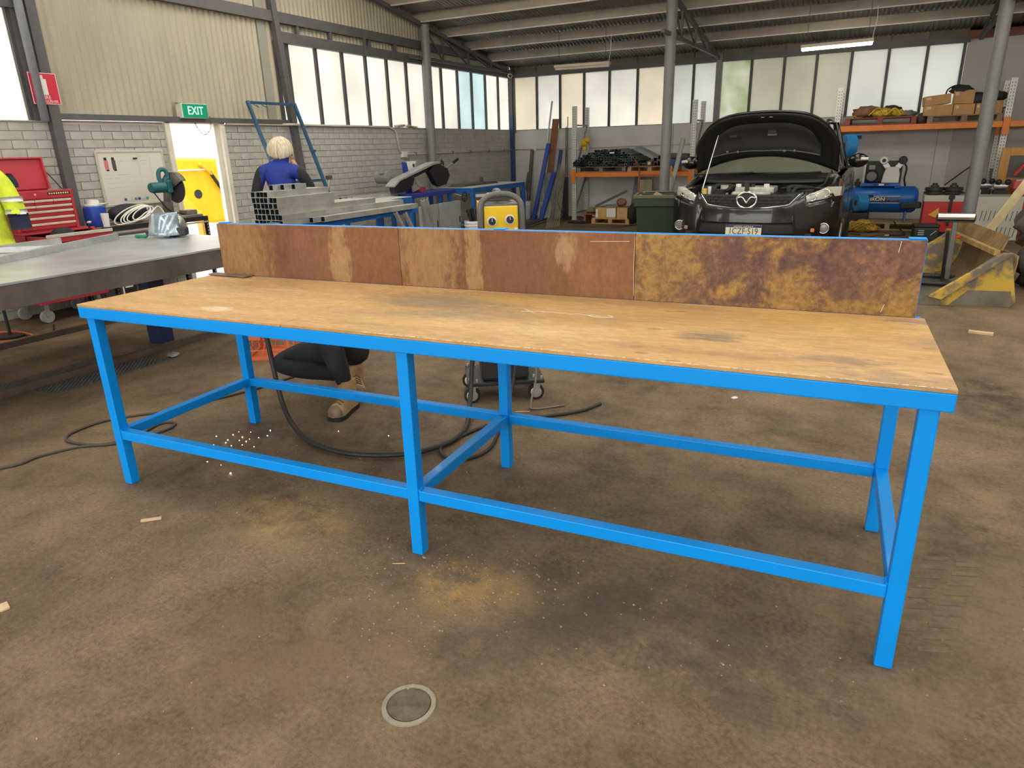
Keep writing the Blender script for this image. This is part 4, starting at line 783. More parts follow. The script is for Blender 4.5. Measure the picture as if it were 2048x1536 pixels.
q = MB(); q.bar((0.03, 0.62, 1.42), (0.03, 0.85, 1.24), .07, .04); q.build('hinge', M('yel_dark', (.65, .42, .03), .5), ym, bevel=.01)
for y in (0.75, 1.6): q = MB(); q.bar((-0.3, y, 0), (-0.3, y, 0.45), .12, .12); q.build('leg', M('ochre', (.5, .30, .05), .6), ym)
for k, (x, y, r, cc) in enumerate(((-6.0, 5.35, .28, (.70, .62, .50)), (-6.6, 5.75, .34, (.75, .70, .62)), (-5.7, 5.9, .22, (.66, .45, .30)), (-7.6, 5.5, .4, (.78, .76, .72)))):
    q = MB(); q.sphere((x, y, 0.1), r, 12, 7, (1, 1.1, .7)); tag(q.build('rubble_pile', M('rubble%d' % k, cc, .9, var=.3, vscale=9, bump=.8, bscale=9), smooth=True), ['sandy rubble heap just outside the door', 'pale rubble heap under the yellow machine', 'reddish rubble heap by the door leaf', 'white rubble heap behind the others outside'][k], 'rubble')
# ================================================================== PEOPLE
def figure(name, J, E, root, regions, label, sub=2):
    """one continuous skinned body: J name -> (pos, rx, ry); E edges; regions(face centre) -> material index"""
    names = list(J); idx = {n: i for i, n in enumerate(names)}
    me = bpy.data.meshes.new(name); me.from_pydata([tuple(J[n][0]) for n in names], [(idx[a], idx[b]) for a, b in E], [])
    o = bpy.data.objects.new(name, me); COL.objects.link(o)
    o.modifiers.new('skin', 'SKIN')
    sv = me.skin_vertices[0].data
    for n in names:
        sv[idx[n]].radius = (J[n][1], J[n][2] if len(J[n]) > 2 else J[n][1]); sv[idx[n]].use_root = (n == root)
    s = o.modifiers.new('sub', 'SUBSURF'); s.levels = sub; s.render_levels = sub
    dg = bpy.context.evaluated_depsgraph_get(); m2 = bpy.data.meshes.new_from_object(o.evaluated_get(dg)); bpy.data.objects.remove(o)
    mats, fn = regions; m2.materials.clear()
    for m in mats: m2.materials.append(m)
    for p in m2.polygons: p.material_index = fn(p.center); p.use_smooth = True
    o = bpy.data.objects.new(name, m2); COL.objects.link(o); return o
def seg_d(p, a, b):
    a, b, p = Vector(a), Vector(b), Vector(p); t = max(0, min(1, (p-a).dot(b-a)/max(1e-9, (b-a).length_squared))); return (p-(a+(b-a)*t)).length
m_skin = M('skin', (.56, .31, .22), .5, var=.1, vscale=20); m_jblue = M('jacket_blue', (.016, .042, .30), .75, var=.16, vscale=9, bump=.35, bscale=16); m_jblk = M('jacket_black', (.018, .018, .022), .75, var=.3, vscale=9, bump=.35, bscale=16)
m_trs = M('trouser_dark', (.014, .015, .020), .8, var=.35, vscale=8, bump=.5, bscale=14); m_boot = M('tan_boot', (.40, .245, .115), .6, var=.25, vscale=14, bump=.3, bscale=30)
m_hair = M('grey_blond_hair', (.70, .60, .43), .55, var=.28, vscale=60, stretch=(1, 1, .12), bump=.7, bscale=60)
# ---- man on the phone, back to us.  local frame: +x his right, +y the way he faces
MAN = Matrix.Translation((-2.52, 3.82, 0)) @ Matrix.Rotation(0.62, 4, 'Z')
def mw(x, y, z): return MAN @ Vector((x, y, z))
J = {'pelvis': (mw(0, 0, .92), .15, .12), 'waist': (mw(0, .0, 1.08), .145, .11), 'chest': (mw(0, -.01, 1.27), .165, .125), 'upper': (mw(0.0, .0, 1.38), .13, .10), 'neck': (mw(.01, .03, 1.47), .058, .06), 'skull0': (mw(.02, .055, 1.53), .07, .075), 'skull1': (mw(.025, .06, 1.60), .078, .088), 'skull2': (mw(.025, .055, 1.655), .055, .06),
     'nose': (mw(.03, .165, 1.555), .012, .012), 'chin': (mw(.03, .13, 1.50), .03, .03), 'earl': (mw(-.065, .055, 1.57), .014, .02),
     'shl': (mw(-.19, .0, 1.37), .075, .075), 'ell': (mw(-.285, .00, 1.12), .055, .055), 'wrl': (mw(-.25, .12, .92), .04, .035), 'hal': (mw(-.235, .18, .87), .036, .02),
     'shr': (mw(.20, .0, 1.36), .078, .078), 'elr': (mw(.31, .04, 1.15), .058, .058), 'wrr': (mw(.17, .06, 1.37), .038, .036), 'har': (mw(.145, .055, 1.44), .038, .024),
     'hipr': (mw(.09, 0, .86), .10, .105), 'knr': (mw(.10, .02, .48), .068, .07), 'anr': (mw(.11, -.02, .10), .045, .05), 'tor': (mw(.12, .14, .045), .04, .035),
     'hipl': (mw(-.09, 0, .86), .10, .105), 'knl': (mw(-.10, .03, .48), .068, .07), 'anl': (mw(-.11, -.02, .10), .045, .05), 'tol': (mw(-.12, .14, .045), .04, .035)}
E_ = [('pelvis', 'waist'), ('waist', 'chest'), ('chest', 'upper'), ('upper', 'neck'), ('neck', 'skull0'), ('skull0', 'skull1'), ('skull1', 'skull2'), ('skull0', 'chin'), ('skull1', 'nose'), ('skull1', 'earl'), ('upper', 'shl'), ('shl', 'ell'), ('ell', 'wrl'), ('wrl', 'hal'), ('upper', 'shr'), ('shr', 'elr'), ('elr', 'wrr'), ('wrr', 'har'),
      ('pelvis', 'hipr'), ('hipr', 'knr'), ('knr', 'anr'), ('anr', 'tor'), ('pelvis', 'hipl'), ('hipl', 'knl'), ('knl', 'anl'), ('anl', 'tol')]
for i, (dx, ln) in enumerate(((-.024, .062), (-.008, .072), (.008, .068), (.022, .055))):      # fingers curl round the phone, by the ear
    a, b = 'rf%da' % i, 'rf%db' % i; k = i
    J[a] = (mw(.135-.010, .085-.022*k+.01, 1.455+.012*k+.03), .0095, .0095); J[b] = (mw(.100, .088-.022*k+.01, 1.475+.012*k+.035), .008, .008); E_ += [('har', a), (a, b)]
J['rta'] = (mw(.12, .02, 1.475), .011, .011); J['rtb'] = (mw(.118, -.005, 1.52), .009, .009); E_ += [('har', 'rta'), ('rta', 'rtb')]
for i, dx in enumerate((-.024, -.008, .008, .022)):
    a, b = 'lf%da' % i, 'lf%db' % i; J[a] = (mw(-.235+dx, .225, .845), .0095, .0095); J[b] = (mw(-.232+dx, .245, .81), .008, .008); E_ += [('hal', a), (a, b)]
J['lta'] = (mw(-.20, .19, .86), .011, .011); J['ltb'] = (mw(-.185, .225, .85), .009, .009); E_ += [('hal', 'lta'), ('lta', 'ltb')]
def man_reg(c):
    p = MAN.inverted() @ c
    if p.z < .125: return 4
    if p.z < .93 and abs(p.x) < .21: return 3
    if p.z > 1.475 and abs(p.x-.02) < .135: return 0
    if seg_d(c, J['wrr'][0], J['har'][0]) < .055 and p.z > 1.385: return 0
    if p.z > 1.39 and p.x > .085 and p.y > -.05 and seg_d(c, J['har'][0], J['rf1b'][0]) < .06: return 0
    if p.z < .925: return 0
    if abs(p.x) > .195: return 2
    return 1
man = figure('person', J, E_, 'pelvis', ([m_skin, m_jblue, m_jblk, m_trs, m_boot], man_reg), ''); tag(man, 'grey haired person in a blue and black jacket holding a phone to the ear', 'person')
q = MB(); random.seed(2)
def hair_fn(u, v):
    t = 2*PI*u; back = 0.5-0.5*math.sin(t)       # 1 behind, 0 at the face
    a = PI*(0.02+0.66*v)*(0.56+0.50*back)
    k = 1+0.06*mnoise.noise((6*math.cos(t), 6*math.sin(t), 2*v))+0.045*math.sin(17*t+2*v)+0.10*v*v*mnoise.noise((14*math.cos(t), 14*math.sin(t), 1))
    flare = 1+0.10*max(0, v-.5)*back
    return mw(.025+.116*math.sin(a)*math.cos(t)*k*flare, .040+.132*math.sin(a)*math.sin(t)*k*flare, 1.575+.128*math.cos(a)+.012*mnoise.noise((9*math.cos(t), 9*math.sin(t), 3))*(1-v))
q.grid(80, 18, hair_fn, th=0.012, flip=True); q.build('hair', m_hair, man, smooth=True)
q = MB(); q.grid(20, 3, lambda u, v: mw(.012+.088*math.cos(2*PI*u)*(1+.05*v), .02+.082*math.sin(2*PI*u)*(1+.05*v), 1.43+.06*v+.012*math.cos(2*PI*u)), th=0.006); q.build('collar', m_jblue, man, smooth=True)
ph = thing('mobile_phone', 'dark mobile phone held to the ear of the man in blue', 'phone', (0, 0, 0)); R = MAN.to_3x3() @ Euler((0.15, -0.12, 0)).to_matrix()
q = MB(); q.box(mw(.128, .075, 1.515), (.010, .072, .150), R); q.build('case', m_blk, ph, bevel=.003); q = MB(); q.box(mw(.134, .075, 1.565), (.004, .03, .03), R); q.build('camera_bump', m_blk, ph, bevel=.001)
# ---- welder crouching behind the bench (world coordinates)
def V3(*a): return Vector(a)
J = {'pelvis': (V3(.10, 1.62, .30), .16, .14), 'waist': (V3(.13, 1.56, .48), .15, .125), 'chest': (V3(.10, 1.42, .70), .17, .13), 'upper': (V3(.06, 1.34, .82), .12, .10), 'neck': (V3(.02, 1.28, .90), .06, .06), 'skull0': (V3(-.01, 1.24, .95), .072, .08), 'skull1': (V3(-.02, 1.23, 1.02), .08, .09), 'skull2': (V3(-.02, 1.235, 1.08), .06, .065), 'nose': (V3(-.04, 1.125, .98), .012), 'chin': (V3(-.03, 1.16, .91), .03),
     'shl': (V3(.25, 1.30, .78), .08), 'ell': (V3(.30, 1.08, .62), .058), 'wrl': (V3(.12, .99, .70), .04), 'hal': (V3(.06, .985, .72), .034, .024),
     'shr': (V3(-.12, 1.36, .78), .08), 'elr': (V3(-.22, 1.16, .62), .058), 'wrr': (V3(-.10, 1.02, .70), .04), 'har': (V3(-.05, 1.0, .72), .034, .024),
     'hipl': (V3(.22, 1.56, .30), .115, .115), 'knl': (V3(.34, 1.19, .47), .085, .085), 'shinl': (V3(.36, 1.24, .26), .062, .062), 'anl': (V3(.375, 1.268, .115), .040, .042), 'tol': (V3(.405, 1.15, .058), .026, .022), 'til': (V3(.415, 1.11, .05), .020, .018),
     'hipr': (V3(-.02, 1.58, .27), .12, .12), 'knr': (V3(-.24, 1.26, .225), .088, .088), 'anr': (V3(.20, 1.55, .11), .042, .042), 'tor': (V3(.29, 1.46, .055), .026, .022)}
E_ = [('pelvis', 'waist'), ('waist', 'chest'), ('chest', 'upper'), ('upper', 'neck'), ('neck', 'skull0'), ('skull0', 'skull1'), ('skull1', 'skull2'), ('skull0', 'chin'), ('skull1', 'nose'), ('upper', 'shl'), ('shl', 'ell'), ('ell', 'wrl'), ('wrl', 'hal'), ('upper', 'shr'), ('shr', 'elr'), ('elr', 'wrr'), ('wrr', 'har'), ('pelvis', 'hipl'), ('hipl', 'knl'), ('knl', 'shinl'), ('shinl', 'anl'), ('anl', 'tol'), ('tol', 'til'), ('pelvis', 'hipr'), ('hipr', 'knr'), ('knr', 'anr'), ('anr', 'tor')]
for h, s in (('hal', 1), ('har', -1)):
    c = J[h][0]
    for i in range(4):
        a, b = h+'f%da' % i, h+'f%db' % i; J[a] = (c+V3(-.05*s, -.015-.004*i, .026-.017*i), .0095); J[b] = (c+V3(-.075*s, .012, .022-.017*i), .008); E_ += [(h, a), (a, b)]
    J[h+'ta'] = (c+V3(-.03*s, .03, .02), .011); J[h+'tb'] = (c+V3(-.06*s, .035, .03), .009); E_ += [(h, h+'ta'), (h+'ta', h+'tb')]
def wel_reg(c):
    if c.z < .115 and (c-V3(.39, 1.18, .06)).length < .26 and c.y < 1.345: return 4
    if c.z < .12 and (c-V3(.26, 1.49, .07)).length < .14: return 4
    if c.z < .50: return 3
    if c.z > .895 and c.y < 1.36: return 0
    if min((c-J['hal'][0]).length, (c-J['har'][0]).length) < .085: return 5
    return 2
wel = figure('person', J, E_, 'pelvis', ([m_skin, m_jblue, m_jblk, m_trs, m_boot, M('glove_hide', (.35, .22, .12), .8)], wel_reg), ''); tag(wel, 'person in black work clothes and tan boots crouching behind the blue workbench', 'person')
def boot(par, heel, toe, lift=0.0):
    heel, toe = Vector((*heel, lift)), Vector((*toe, lift)); d = (toe-heel); ln = d.length; d.normalize(); sd = Vector((d.y, -d.x, 0))
    ST_ = ((0, .034, .080), (.06, .042, .105), (.2, .043, .122), (.36, .042, .120), (.5, .045, .100), (.64, .051, .084), (.80, .053, .076), (.90, .048, .066), (.97, .034, .046), (1.0, .004, .006))
    def sec(k, grow=0.0): 
        x = k*(len(ST_)-1); i = min(int(x), len(ST_)-2); t = x-i; a, b = ST_[i], ST_[i+1]; return a[0]*(1-t)+b[0]*t, a[1]*(1-t)+b[1]*t+grow, a[2]*(1-t)+b[2]*t
    def up(u, v):
        p, w_, h = sec(u); a = PI*v; return heel+d*ln*p+sd*w_*math.cos(a)+Vector((0, 0, .022+h*math.sin(a)**.75))
    q = MB(); q.grid(24, 14, up); q.build('boot_upper', m_boot, par, smooth=True)
    q = MB(); q.add([heel+d*(ln*sec(k/16)[0]*1.03-.004)+sd*s*(sec(k/16, .006)[1])+Vector((0, 0, z)) for z in (.002, .026) for s, rng in ((1, range(17)), (-1, range(16, -1, -1))) for k in rng], [tuple(range(33, -1, -1)), tuple(range(34, 68))]+[(i, (i+1) % 34, 34+(i+1) % 34, 34+i) for i in range(34)]); q.build('boot_sole', m_rub, par)
    q = MB(); q.grid(8, 10, lambda u, v: up(.74+.26*u, v)+Vector((0, 0, .003*math.sin(PI*v)))+sd*.002*math.cos(PI*v)); q.build('toe_cap', M('scuffed_toe', (.20, .13, .085), .6, var=.3, vscale=20), par, smooth=True)
    for k in range(4):
        u = .42+.075*k; q = MB(); q.tube([up(u+.01, .30)+Vector((0, 0, .004)), up(u-.005, .5)+Vector((0, 0, .007)), up(u+.01, .70)+Vector((0, 0, .004))], .004, 6); q.build('lace', M('lace_dark', (.12, .085, .05), .8), par, smooth=True)
    c = heel+d*ln*.22; q = MB(); q.cyl(c+Vector((0, 0, .09)), c+Vector((0, 0, .20))+sd*.004, .056, .060, 18); q.build('boot_collar', m_boot, par, auto=40)
boot(wel, (.362, 1.325), (.425, 1.060)); boot(wel, (.16, 1.60), (.33, 1.42))
hm = thing('welding_helmet', 'black welding helmet worn by the crouching welder', 'helmet', (0, 0, 0)); q = MB(); q.sphere((-.02, 1.215, 1.005), .135, 18, 10, (.95, 1.05, 1.12)); q.build('shell', m_blk, hm, smooth=True); q = MB(); q.box((-.035, 1.078, 1.03), (.11, .02, .05), (0.2, 0, .1)); q.build('visor', M('visor_dark', (.01, .03, .02), .1), hm, bevel=.004)
# ---- torch and cables
m_cab = M('cable_black', (.022, .021, .02), .55, var=.3, vscale=30)
q = MB(); q.tube(catmull([(1.206, 1.72, .998), (1.22, 1.62, .9), (1.15, 1.62, .6), (1.08, 1.64, .35), (1.10, 1.55, .10), (1.22, 1.30, .021), (1.26, 1.08, .021), (1.18, .88, .021), (1.01, .755, .021), (.78, .70, .021), (.51, .75, .022), (.28, .865, .05), (.17, .92, .15), (.115, .945, .33), (.075, .965, .5), (.03, .98, .70), (.0, .985, .79)], 8), .0145, 10); c_ = q.build('torch_cable', m_cab, smooth=True); tag(c_, 'thick black torch cable sagging under the workbench to the welder', 'cable')
q = MB(); q.tube(catmull([(1.29, 1.77, .998), (1.34, 1.68, .85), (1.37, 1.66, .6), (1.36, 1.66, .3), (1.38, 1.5, .06), (1.43, 1.30, .012), (1.49, 1.08, .012), (1.46, .94, .012), (1.37, .885, .012), (1.29, .92, .012), (1.24, 1.0, .012), (1.255, 1.14, .012), (1.36, 1.42, .012), (1.7, 1.75, .012), (1.80, 1.95, .012)], 8), .010, 8); tag(q.build('earth_cable', m_cab, smooth=True), 'black cable looped on the floor by the middle rear bench leg', 'cable')
q = MB(); q.tube(catmull([(1.35, 1.97, .36), (1.40, 1.86, .16), (1.42, 1.74, .03), (1.46, 1.72, .008), (1.60, 1.85, .008)], 6), .007, 6); tag(q.build('power_cable', M('cable_grey', (.16, .14, .11), .6), smooth=True), 'thin grey cable hanging from the welder trolley', 'cable')
HP = [(-1.25, -.62), (-.77, -.18), (-.73, 0), (-.65, .17), (-.50, .29), (-.42, .48), (-.41, .58), (-.46, .645), (-.53, .60), (-.50, .46), (-.50, .33), (-.58, .23), (-.73, .195), (-.83, .205), (-.90, .29), (-.90, .48), (-.78, .65), (-.66, .78), (-.59, 1.0), (-.48, 1.32), (-.42, 1.7)]
q = MB(); q.tube(catmull([(x, y, .009) for x, y in HP], 6), .0075, 6); tag(q.build('floor_cable', M('dusty_cable', (.07, .058, .045), .8), smooth=True), 'thin dusty cable looping round the left front bench leg', 'cable')
# ---- milk crate
mc = thing('milk_crate', 'orange plastic milk crate behind the left end of the workbench', 'crate', (-1.02, 2.02, 0), 0.50); m_org = M('crate_orange', (.60, .13, .035), .5, var=.1)
cw, chh = .165, .29
for sx in (-1, 1):
    for sy in (-1, 1): bx('corner_post', (sx*cw-.012, sy*cw-.012, 0), (sx*cw+.012, sy*cw+.012, chh), m_org, mc, .003)
for s, ax in ((-1, 'x'), (1, 'x'), (-1, 'y'), (1, 'y')):
    for z0, z1 in ((0, .028), (.075, .085), (.165, .27), (.28, .29)):
        a, b = ((-cw+.0125, s*cw-.006, z0), (cw-.0125, s*cw+.006, z1)) if ax == 'x' else ((s*cw-.006, -cw+.0125, z0), (s*cw+.006, cw-.0125, z1)); 
        if z0 == .165:
            for k in (0, 1):
                a2, b2 = list(a), list(b); i = 0 if ax == 'x' else 1; mid = -.035+.07*k
                if k == 0: b2[i] = -.045
                else: a2[i] = .045
                bx('side_panel', a2, b2, m_org, mc, .002)
        else: bx('side_rail', a, b, m_org, mc, .002)
    for k in range(4):
        t0 = -cw+.03+k*.085; t1 = t0+(.045 if k % 2 else -.02)
        q = MB()
        if ax == 'x': q.bar((t0, s*cw, .029), (t1, s*cw, .164), .010, .010)
        else: q.bar((s*cw, t0, .029), (s*cw, t1, .164), .010, .010)
        q.build('side_rib', m_org, mc)
bx('base_grid', (-cw+.0125, -cw+.0125, .004), (cw-.0125, cw-.0125, .012), m_org, mc, 0)
# ---- welder on its dolly
WZ = 0.58
dl = thing('wheeled_dolly', 'black four caster dolly carrying the welding machine', 'dolly', (1.13, 1.93, 0), WZ)
bx('deck', (-.245, -.20, .118), (.245, .20, .142), m_blk, dl, .006)
for sx in (-1, 1):
    for sy in (-1, 1):
        x, y = sx*.205, sy*.155
        q = MB(); q.lathe([(.012, -.016), (.044, -.018), (.052, -.012), (.052, .012), (.044, .018), (.012, .016)], (x-.012, y, .052), 'y', 20); w_ = q.build('caster', m_rub, dl, auto=35)
        q = MB(); q.lathe([(0, .0185), (.036, .0185), (.034, .0195), (0, .0195)], (x-.012, y, .052), 'y', 18); q.lathe([(0, -.0195), (.034, -.0195), (.036, -.0185), (0, -.0185)], (x-.012, y, .052), 'y', 18); q.build('hub', m_galv, w_, auto=30)
        q = MB(); q.b2((x-.022, y-.027, .075), (x+.012, y-.022, .1175)); q.b2((x-.022, y+.022, .05), (x+.012, y+.027, .1175)); q.b2((x-.03, y-.03, .108), (x+.03, y+.03, .1178)); q.build('fork', m_galv, w_)
        cy('bolt', (x-.022, y+.02, .1425), (x-.022, y+.02, .160), .008, m_galv, dl, n=8); cy('bolt', (x+.022, y-.02, .1425), (x+.022, y-.02, .160), .008, m_galv, dl, n=8)
cb = thing('equipment_case', 'black box standing on the dolly under the yellow welder', 'case', (1.13, 1.93, .1425), WZ)
bx('body', (-.15, -.17, 0), (.15, .17, .73), M('case_black', (.022, .022, .024), .5), cb, .02); bx('lid', (-.16, -.18, .7305), (.16, .18, .785), m_blk, cb, .012)
for z in (.15, .30, .45): bx('rib', (-.12, -.176, z), (.12, -.1705, z+.02), m_blk, cb, .003)
wm = thing('welding_machine', 'yellow and grey inverter welder with black carry handle behind the splashback', 'welder', (1.13, 1.93, .9285), WZ)
m_wy = M('welder_yellow', (.80, .52, .02), .38); m_wg = M('welder_grey', (.11, .105, .10), .5, var=.1)
bx('side_cover', (-.118, -.17, .02), (-.111, .20, .30), m_wy, wm, .002); bx('side_cover', (.111, -.17, .02), (.118, .20, .30), m_wy, wm, .002); bx('chassis', (-.1105, -.19, 0), (.1105, .21, .30), m_wg, wm, .008)
fr = bx('front_panel', (-.10, -.2035, .13), (.10, -.1905, .29), m_wy, wm, .006)
for sx in (-1, 1):
    q = MB(); q.tube(catmull([(sx*.122, -.205, .0), (sx*.122, -.21, .2), (sx*.118, -.205, .29), (sx*.095, -.20, .33), (sx*.05, -.195, .352), (0, -.195, .356)], 5), .017, 8); q.build('bumper_handle', m_wg, wm, smooth=True)
q = MB(); q.tube([(0, -.195, .356), (0, .0, .365), (0, .19, .355), (0, .205, .30)], .017, 8); q.build('carry_handle', m_wg, wm, smooth=True)
for x, z, s in ((-.055, .205, 0), (.05, .212, 0)):
    cy('dial_ring', (x, -.2045, z), (x, -.206, z), .029, m_wht, wm, n=24); d = cy('dial', (x, -.2061, z), (x, -.225, z), .021, m_blk, wm, n=20); bx('pointer', (x-.002, -.2265, z), (x+.002, -.2252, z+.018), m_wht, d, 0)
bx('panel_sticker', (.075, -.2046, .145), (.095, -.2040, .165), m_wht, wm, 0)
for sx in (-1, 1): cy('output_socket', (sx*.05, -.1905, .07), (sx*.05, -.215, .07), .022, m_blk, wm, n=16)
q = MB(); random.seed(8)
pts = [(.075*math.cos(t)+random.uniform(-.008, .008), .02+.10*math.sin(t), .312+.006*(t/6.3)) for t in [i*.45 for i in range(46)]]
q.tube(catmull(pts, 2), .009, 6); tag(q.build('lead_coil', M('lead_dusty', (.10, .09, .075), .7), smooth=True, loc=wm.location, rot=(0, 0, WZ)), 'dusty welding lead coiled on top of the yellow welder', 'cable')
eh = thing('electrode_holder', 'orange handled electrode holder on top of the yellow welder', 'tool', (1.16, 1.86, 1.275), WZ+0.3); q = MB(); q.cyl((-.06, 0, .0), (.05, 0, .006), .014, .011, 12); q.build('grip', M('grip_orange', (.70, .36, .10), .5), eh, auto=40); q = MB(); q.bar((-.06, 0, 0), (-.13, 0, .0), .012, .016); q.build('jaw', m_galv, eh)
# ---- sparks from the weld
random.seed(21); m_spark = M('spark_glow', (1, .6, .3), .5, emit=(1.0, .55, .25), estr=9.0); m_spark2 = M('spark_white', (1, .9, .8), .5, emit=(1.0, .85, .7), estr=14.0)
SP = [(.08, .56), (.01, .66), (.02, .71), (.12, .61), (.26, .58), (.24, .66), (.22, .75), (.11, .42), (.21, .5), (.01, .56), (.15, .55), (.18, .62), (.06, .60), (.20, .57), (.14, .70), (.28, .70), (.10, .66), (.17, .66), (.05, .50), (.30, .33), (.24, .30), (.42, .28), (.55, .95), (.86, 1.02)]
for i, (x, y) in enumerate(SP):
    z = random.choice((.006, .006, .01, .03)); q = MB(); q.sphere((x+random.uniform(-.012, .012), y+random.uniform(-.012, .012), z), random.uniform(.0016, .0032), 6, 4)
    o = q.build('spark', m_spark if i % 3 else m_spark2, None, smooth=True); tag(o, 'tiny glowing spark on the floor below the weld', 'spark', 'weld sparks on the floor behind the left bench leg')
# ================================================================== TUBES, TRESTLE, BAND SAW, ROLLER TABLES
m_bpaint = M('shop_blue_paint', (.012, .115, .42), .42, var=.14, vscale=7); m_bore = M('dark_blue_bore', (.018, .026, .045), .6); m_zinc2 = M('galv_tube', (.50, .50, .455), .40, metal=.6, var=.2, vscale=5)  # bore faces take one dark blue, darker than the tube outside
tr_ = thing('blue_trestle', 'blue steel trestle carrying the stack of square tubes', 'trestle', (0, 0, 0))
TX0, TX1, TY0, TY1 = -2.06, -1.66, 3.05, 5.05
for x in (TX0, TX1): bx('rail', (x-.025, TY0, .845), (x+.025, TY1, .905), m_bpaint, tr_, .004)
for y in (3.30, 4.85):
    bx('crossbar', (TX0+.026, y-.025, .85), (TX1-.026, y+.025, .90), m_bpaint, tr_, .003)
    for x, s in ((TX0, -1), (TX1, 1)):
        q = MB(); q.bar((x, y, .844), (x+s*.10, y, 0), .05, .05); q.build('leg', m_bpaint, tr_, bevel=.003)
    q = MB(); q.bar((TX0-.045, y, .42), (TX1+.045, y, .42), .03, .03); q.build('brace', m_bpaint, tr_)
random.seed(13)
def tube_thing(name, a, b, wd, hg, t, mat, label, cat, group, up=(0, 0, 1)):
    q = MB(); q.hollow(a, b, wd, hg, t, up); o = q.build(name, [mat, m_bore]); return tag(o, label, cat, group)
ORD = ('at the left end', 'second from left', 'third from left', 'fourth from left', 'fifth from left', 'sixth from left', 'seventh from left')
GR = 'galvanised square tubes stacked on the blue trestle'
for r, (n_, z) in enumerate(((7, .9315), (7, .9825), (6, 1.0335), (6, 1.0845), (6, 1.1355), (4, 1.1865))):
    for k in range(n_):
        x = -1.995+.0505*k; y0 = 2.93+random.uniform(-.012, .012); y1 = (4.78 if r < 2 else (4.35 if r == 2 else 3.72))+random.uniform(-.05, .05)
        tube_thing('square_tube', (x, y0, z), (x, y1, z), .050, .050, .0028, m_zinc2, 'galvanised square tube %s in the %s row of the trestle stack' % (ORD[k] if k < n_-1 else 'at the right end', ('bottom', 'second', 'third', 'fourth', 'fifth', 'top')[r]), 'tube', GR)
for i, x in enumerate((-1.97, -1.915, -1.86)):
    tube_thing('short_tube', (x, 3.13+.09*i, 1.2375), (x, 3.40+.03*i, 1.2375), .050, .050, .0028, m_galv, ['short offcut of square tube lying on the stack, leftmost', 'short offcut of square tube lying on the stack, middle', 'short offcut of square tube lying on the stack, rightmost'][i], 'tube', 'short tube offcuts on the stack')
for i, (x, z) in enumerate(((-1.625, .9315), (-1.57, .9315))):
    tube_thing('rectangular_tube', (x, 3.25+.1*i, z), (x+.0, 4.92, z), .05, .05, .003, m_zinc2, ['long tube on the right flank of the tube stack, inner one', 'long tube on the right flank of the tube stack, outermost'][i], 'tube', 'long tubes flanking the stack')
# galvanised lengths propped against the trestle
for i, (xa, ya, xb, yb, zt_) in enumerate(((-1.50, 4.42, -1.42, 4.95, .90), (-1.52, 4.62, -1.44, 5.08, .88), (-1.60, 5.10, -1.75, 5.42, .98), (-1.56, 5.12, -1.62, 5.56, 1.0))):
    tube_thing('leaning_length', (xb, yb, .02), (xa, ya, zt_), .035, .035, .0025, m_galv, ['galvanised length propped on the trestle end, first from the man', 'galvanised length propped on the trestle end, second from the man', 'galvanised length propped on the trestle end, third from the man', 'galvanised length propped on the trestle end, fourth from the man'][i], 'tube', 'galvanised lengths propped at the trestle', up=(1, 0, 0))
# blue welded frame leaning on the wall
bf = thing('leaning_steel_frame', 'tall dark blue steel frame leaning against the brick wall behind the man', 'frame', (0, 0, 0)); m_dkb = M('frame_blue', (.02, .085, .16), .45, var=.15)
A0, A1, B0, B1 = Vector((-4.43, 5.30, 2.22)), Vector((-3.62, 5.30, .03)), Vector((-4.43, 6.16, 2.22)), Vector((-3.62, 6.16, .03))
for a, b in ((A0, A1), (B0, B1)):
    q = MB(); q.bar(a, b, .04, .04); q.build('stile', m_dkb, bf, bevel=.003)
for k in (.008, .48, .9):
    a, b = A0.lerp(A1, k), B0.lerp(B1, k); q = MB(); q.bar(a+Vector((0, .021, 0)), b-Vector((0, .021, 0)), .035, .035); q.build('rung', m_dkb, bf, bevel=.003)
for yy in (5.38, 5.52): q = MB(); q.bar((-4.41, yy, 2.18), (-4.36, yy+.05, 2.14), .012, .012); q.build('hook', m_dkb, bf)
for k in (.3, .62): q = MB(); q.box(B0.lerp(B1, k)+Vector((.03, 0, .01)), (.03, .05, .03)); q.build('lug', m_dkb, bf)
rs = thing('support_stand', 'rusty support post with a small cradle by the blue frame', 'stand', (-4.10, 6.30, 0)); q = MB(); q.cyl((-.02, -.25, 0), (0.06, -.02, 1.18), .018, n=10); q.build('post', m_galv, rs, auto=40); q = MB(); q.box((.06, -.02, 1.2), (.06, .09, .05), (0.1, .1, 0)); q.build('cradle', m_mill, rs, bevel=.006)
# band saw
bs = thing('band_saw', 'horizontal metal band saw with black wheel guards on a blue stand', 'band saw', (-3.75, 8.2, 0))
m_sawk = M('saw_black', (.012, .012, .014), .45); m_sawg = M('saw_grey_edge', (.34, .34, .34), .45, var=.1)
def yz(mb, poly, x0, x1): mb.prism(poly, (x0, x1), Matrix(((0, 0, 1, 0), (1, 0, 0, 0), (0, 1, 0, 0), (0, 0, 0, 1))))
LG = [(-.86, .90), (-.62, .90), (-.36, .99), (-.28, 1.10), (-.38, 1.17), (-.72, 1.08), (-.88, .99)]
RG = [(.15, 1.19), (.30, 1.30), (.48, 1.31), (.74, 1.22), (.80, 1.10), (.68, .96), (.46, .93), (.34, .97)]
q = MB(); yz(q, LG, .0, .10); q.build('idler_guard', m_sawk, bs, bevel=.012); q = MB(); yz(q, RG, .0, .10); q.build('drive_guard', m_sawk, bs, bevel=.012)
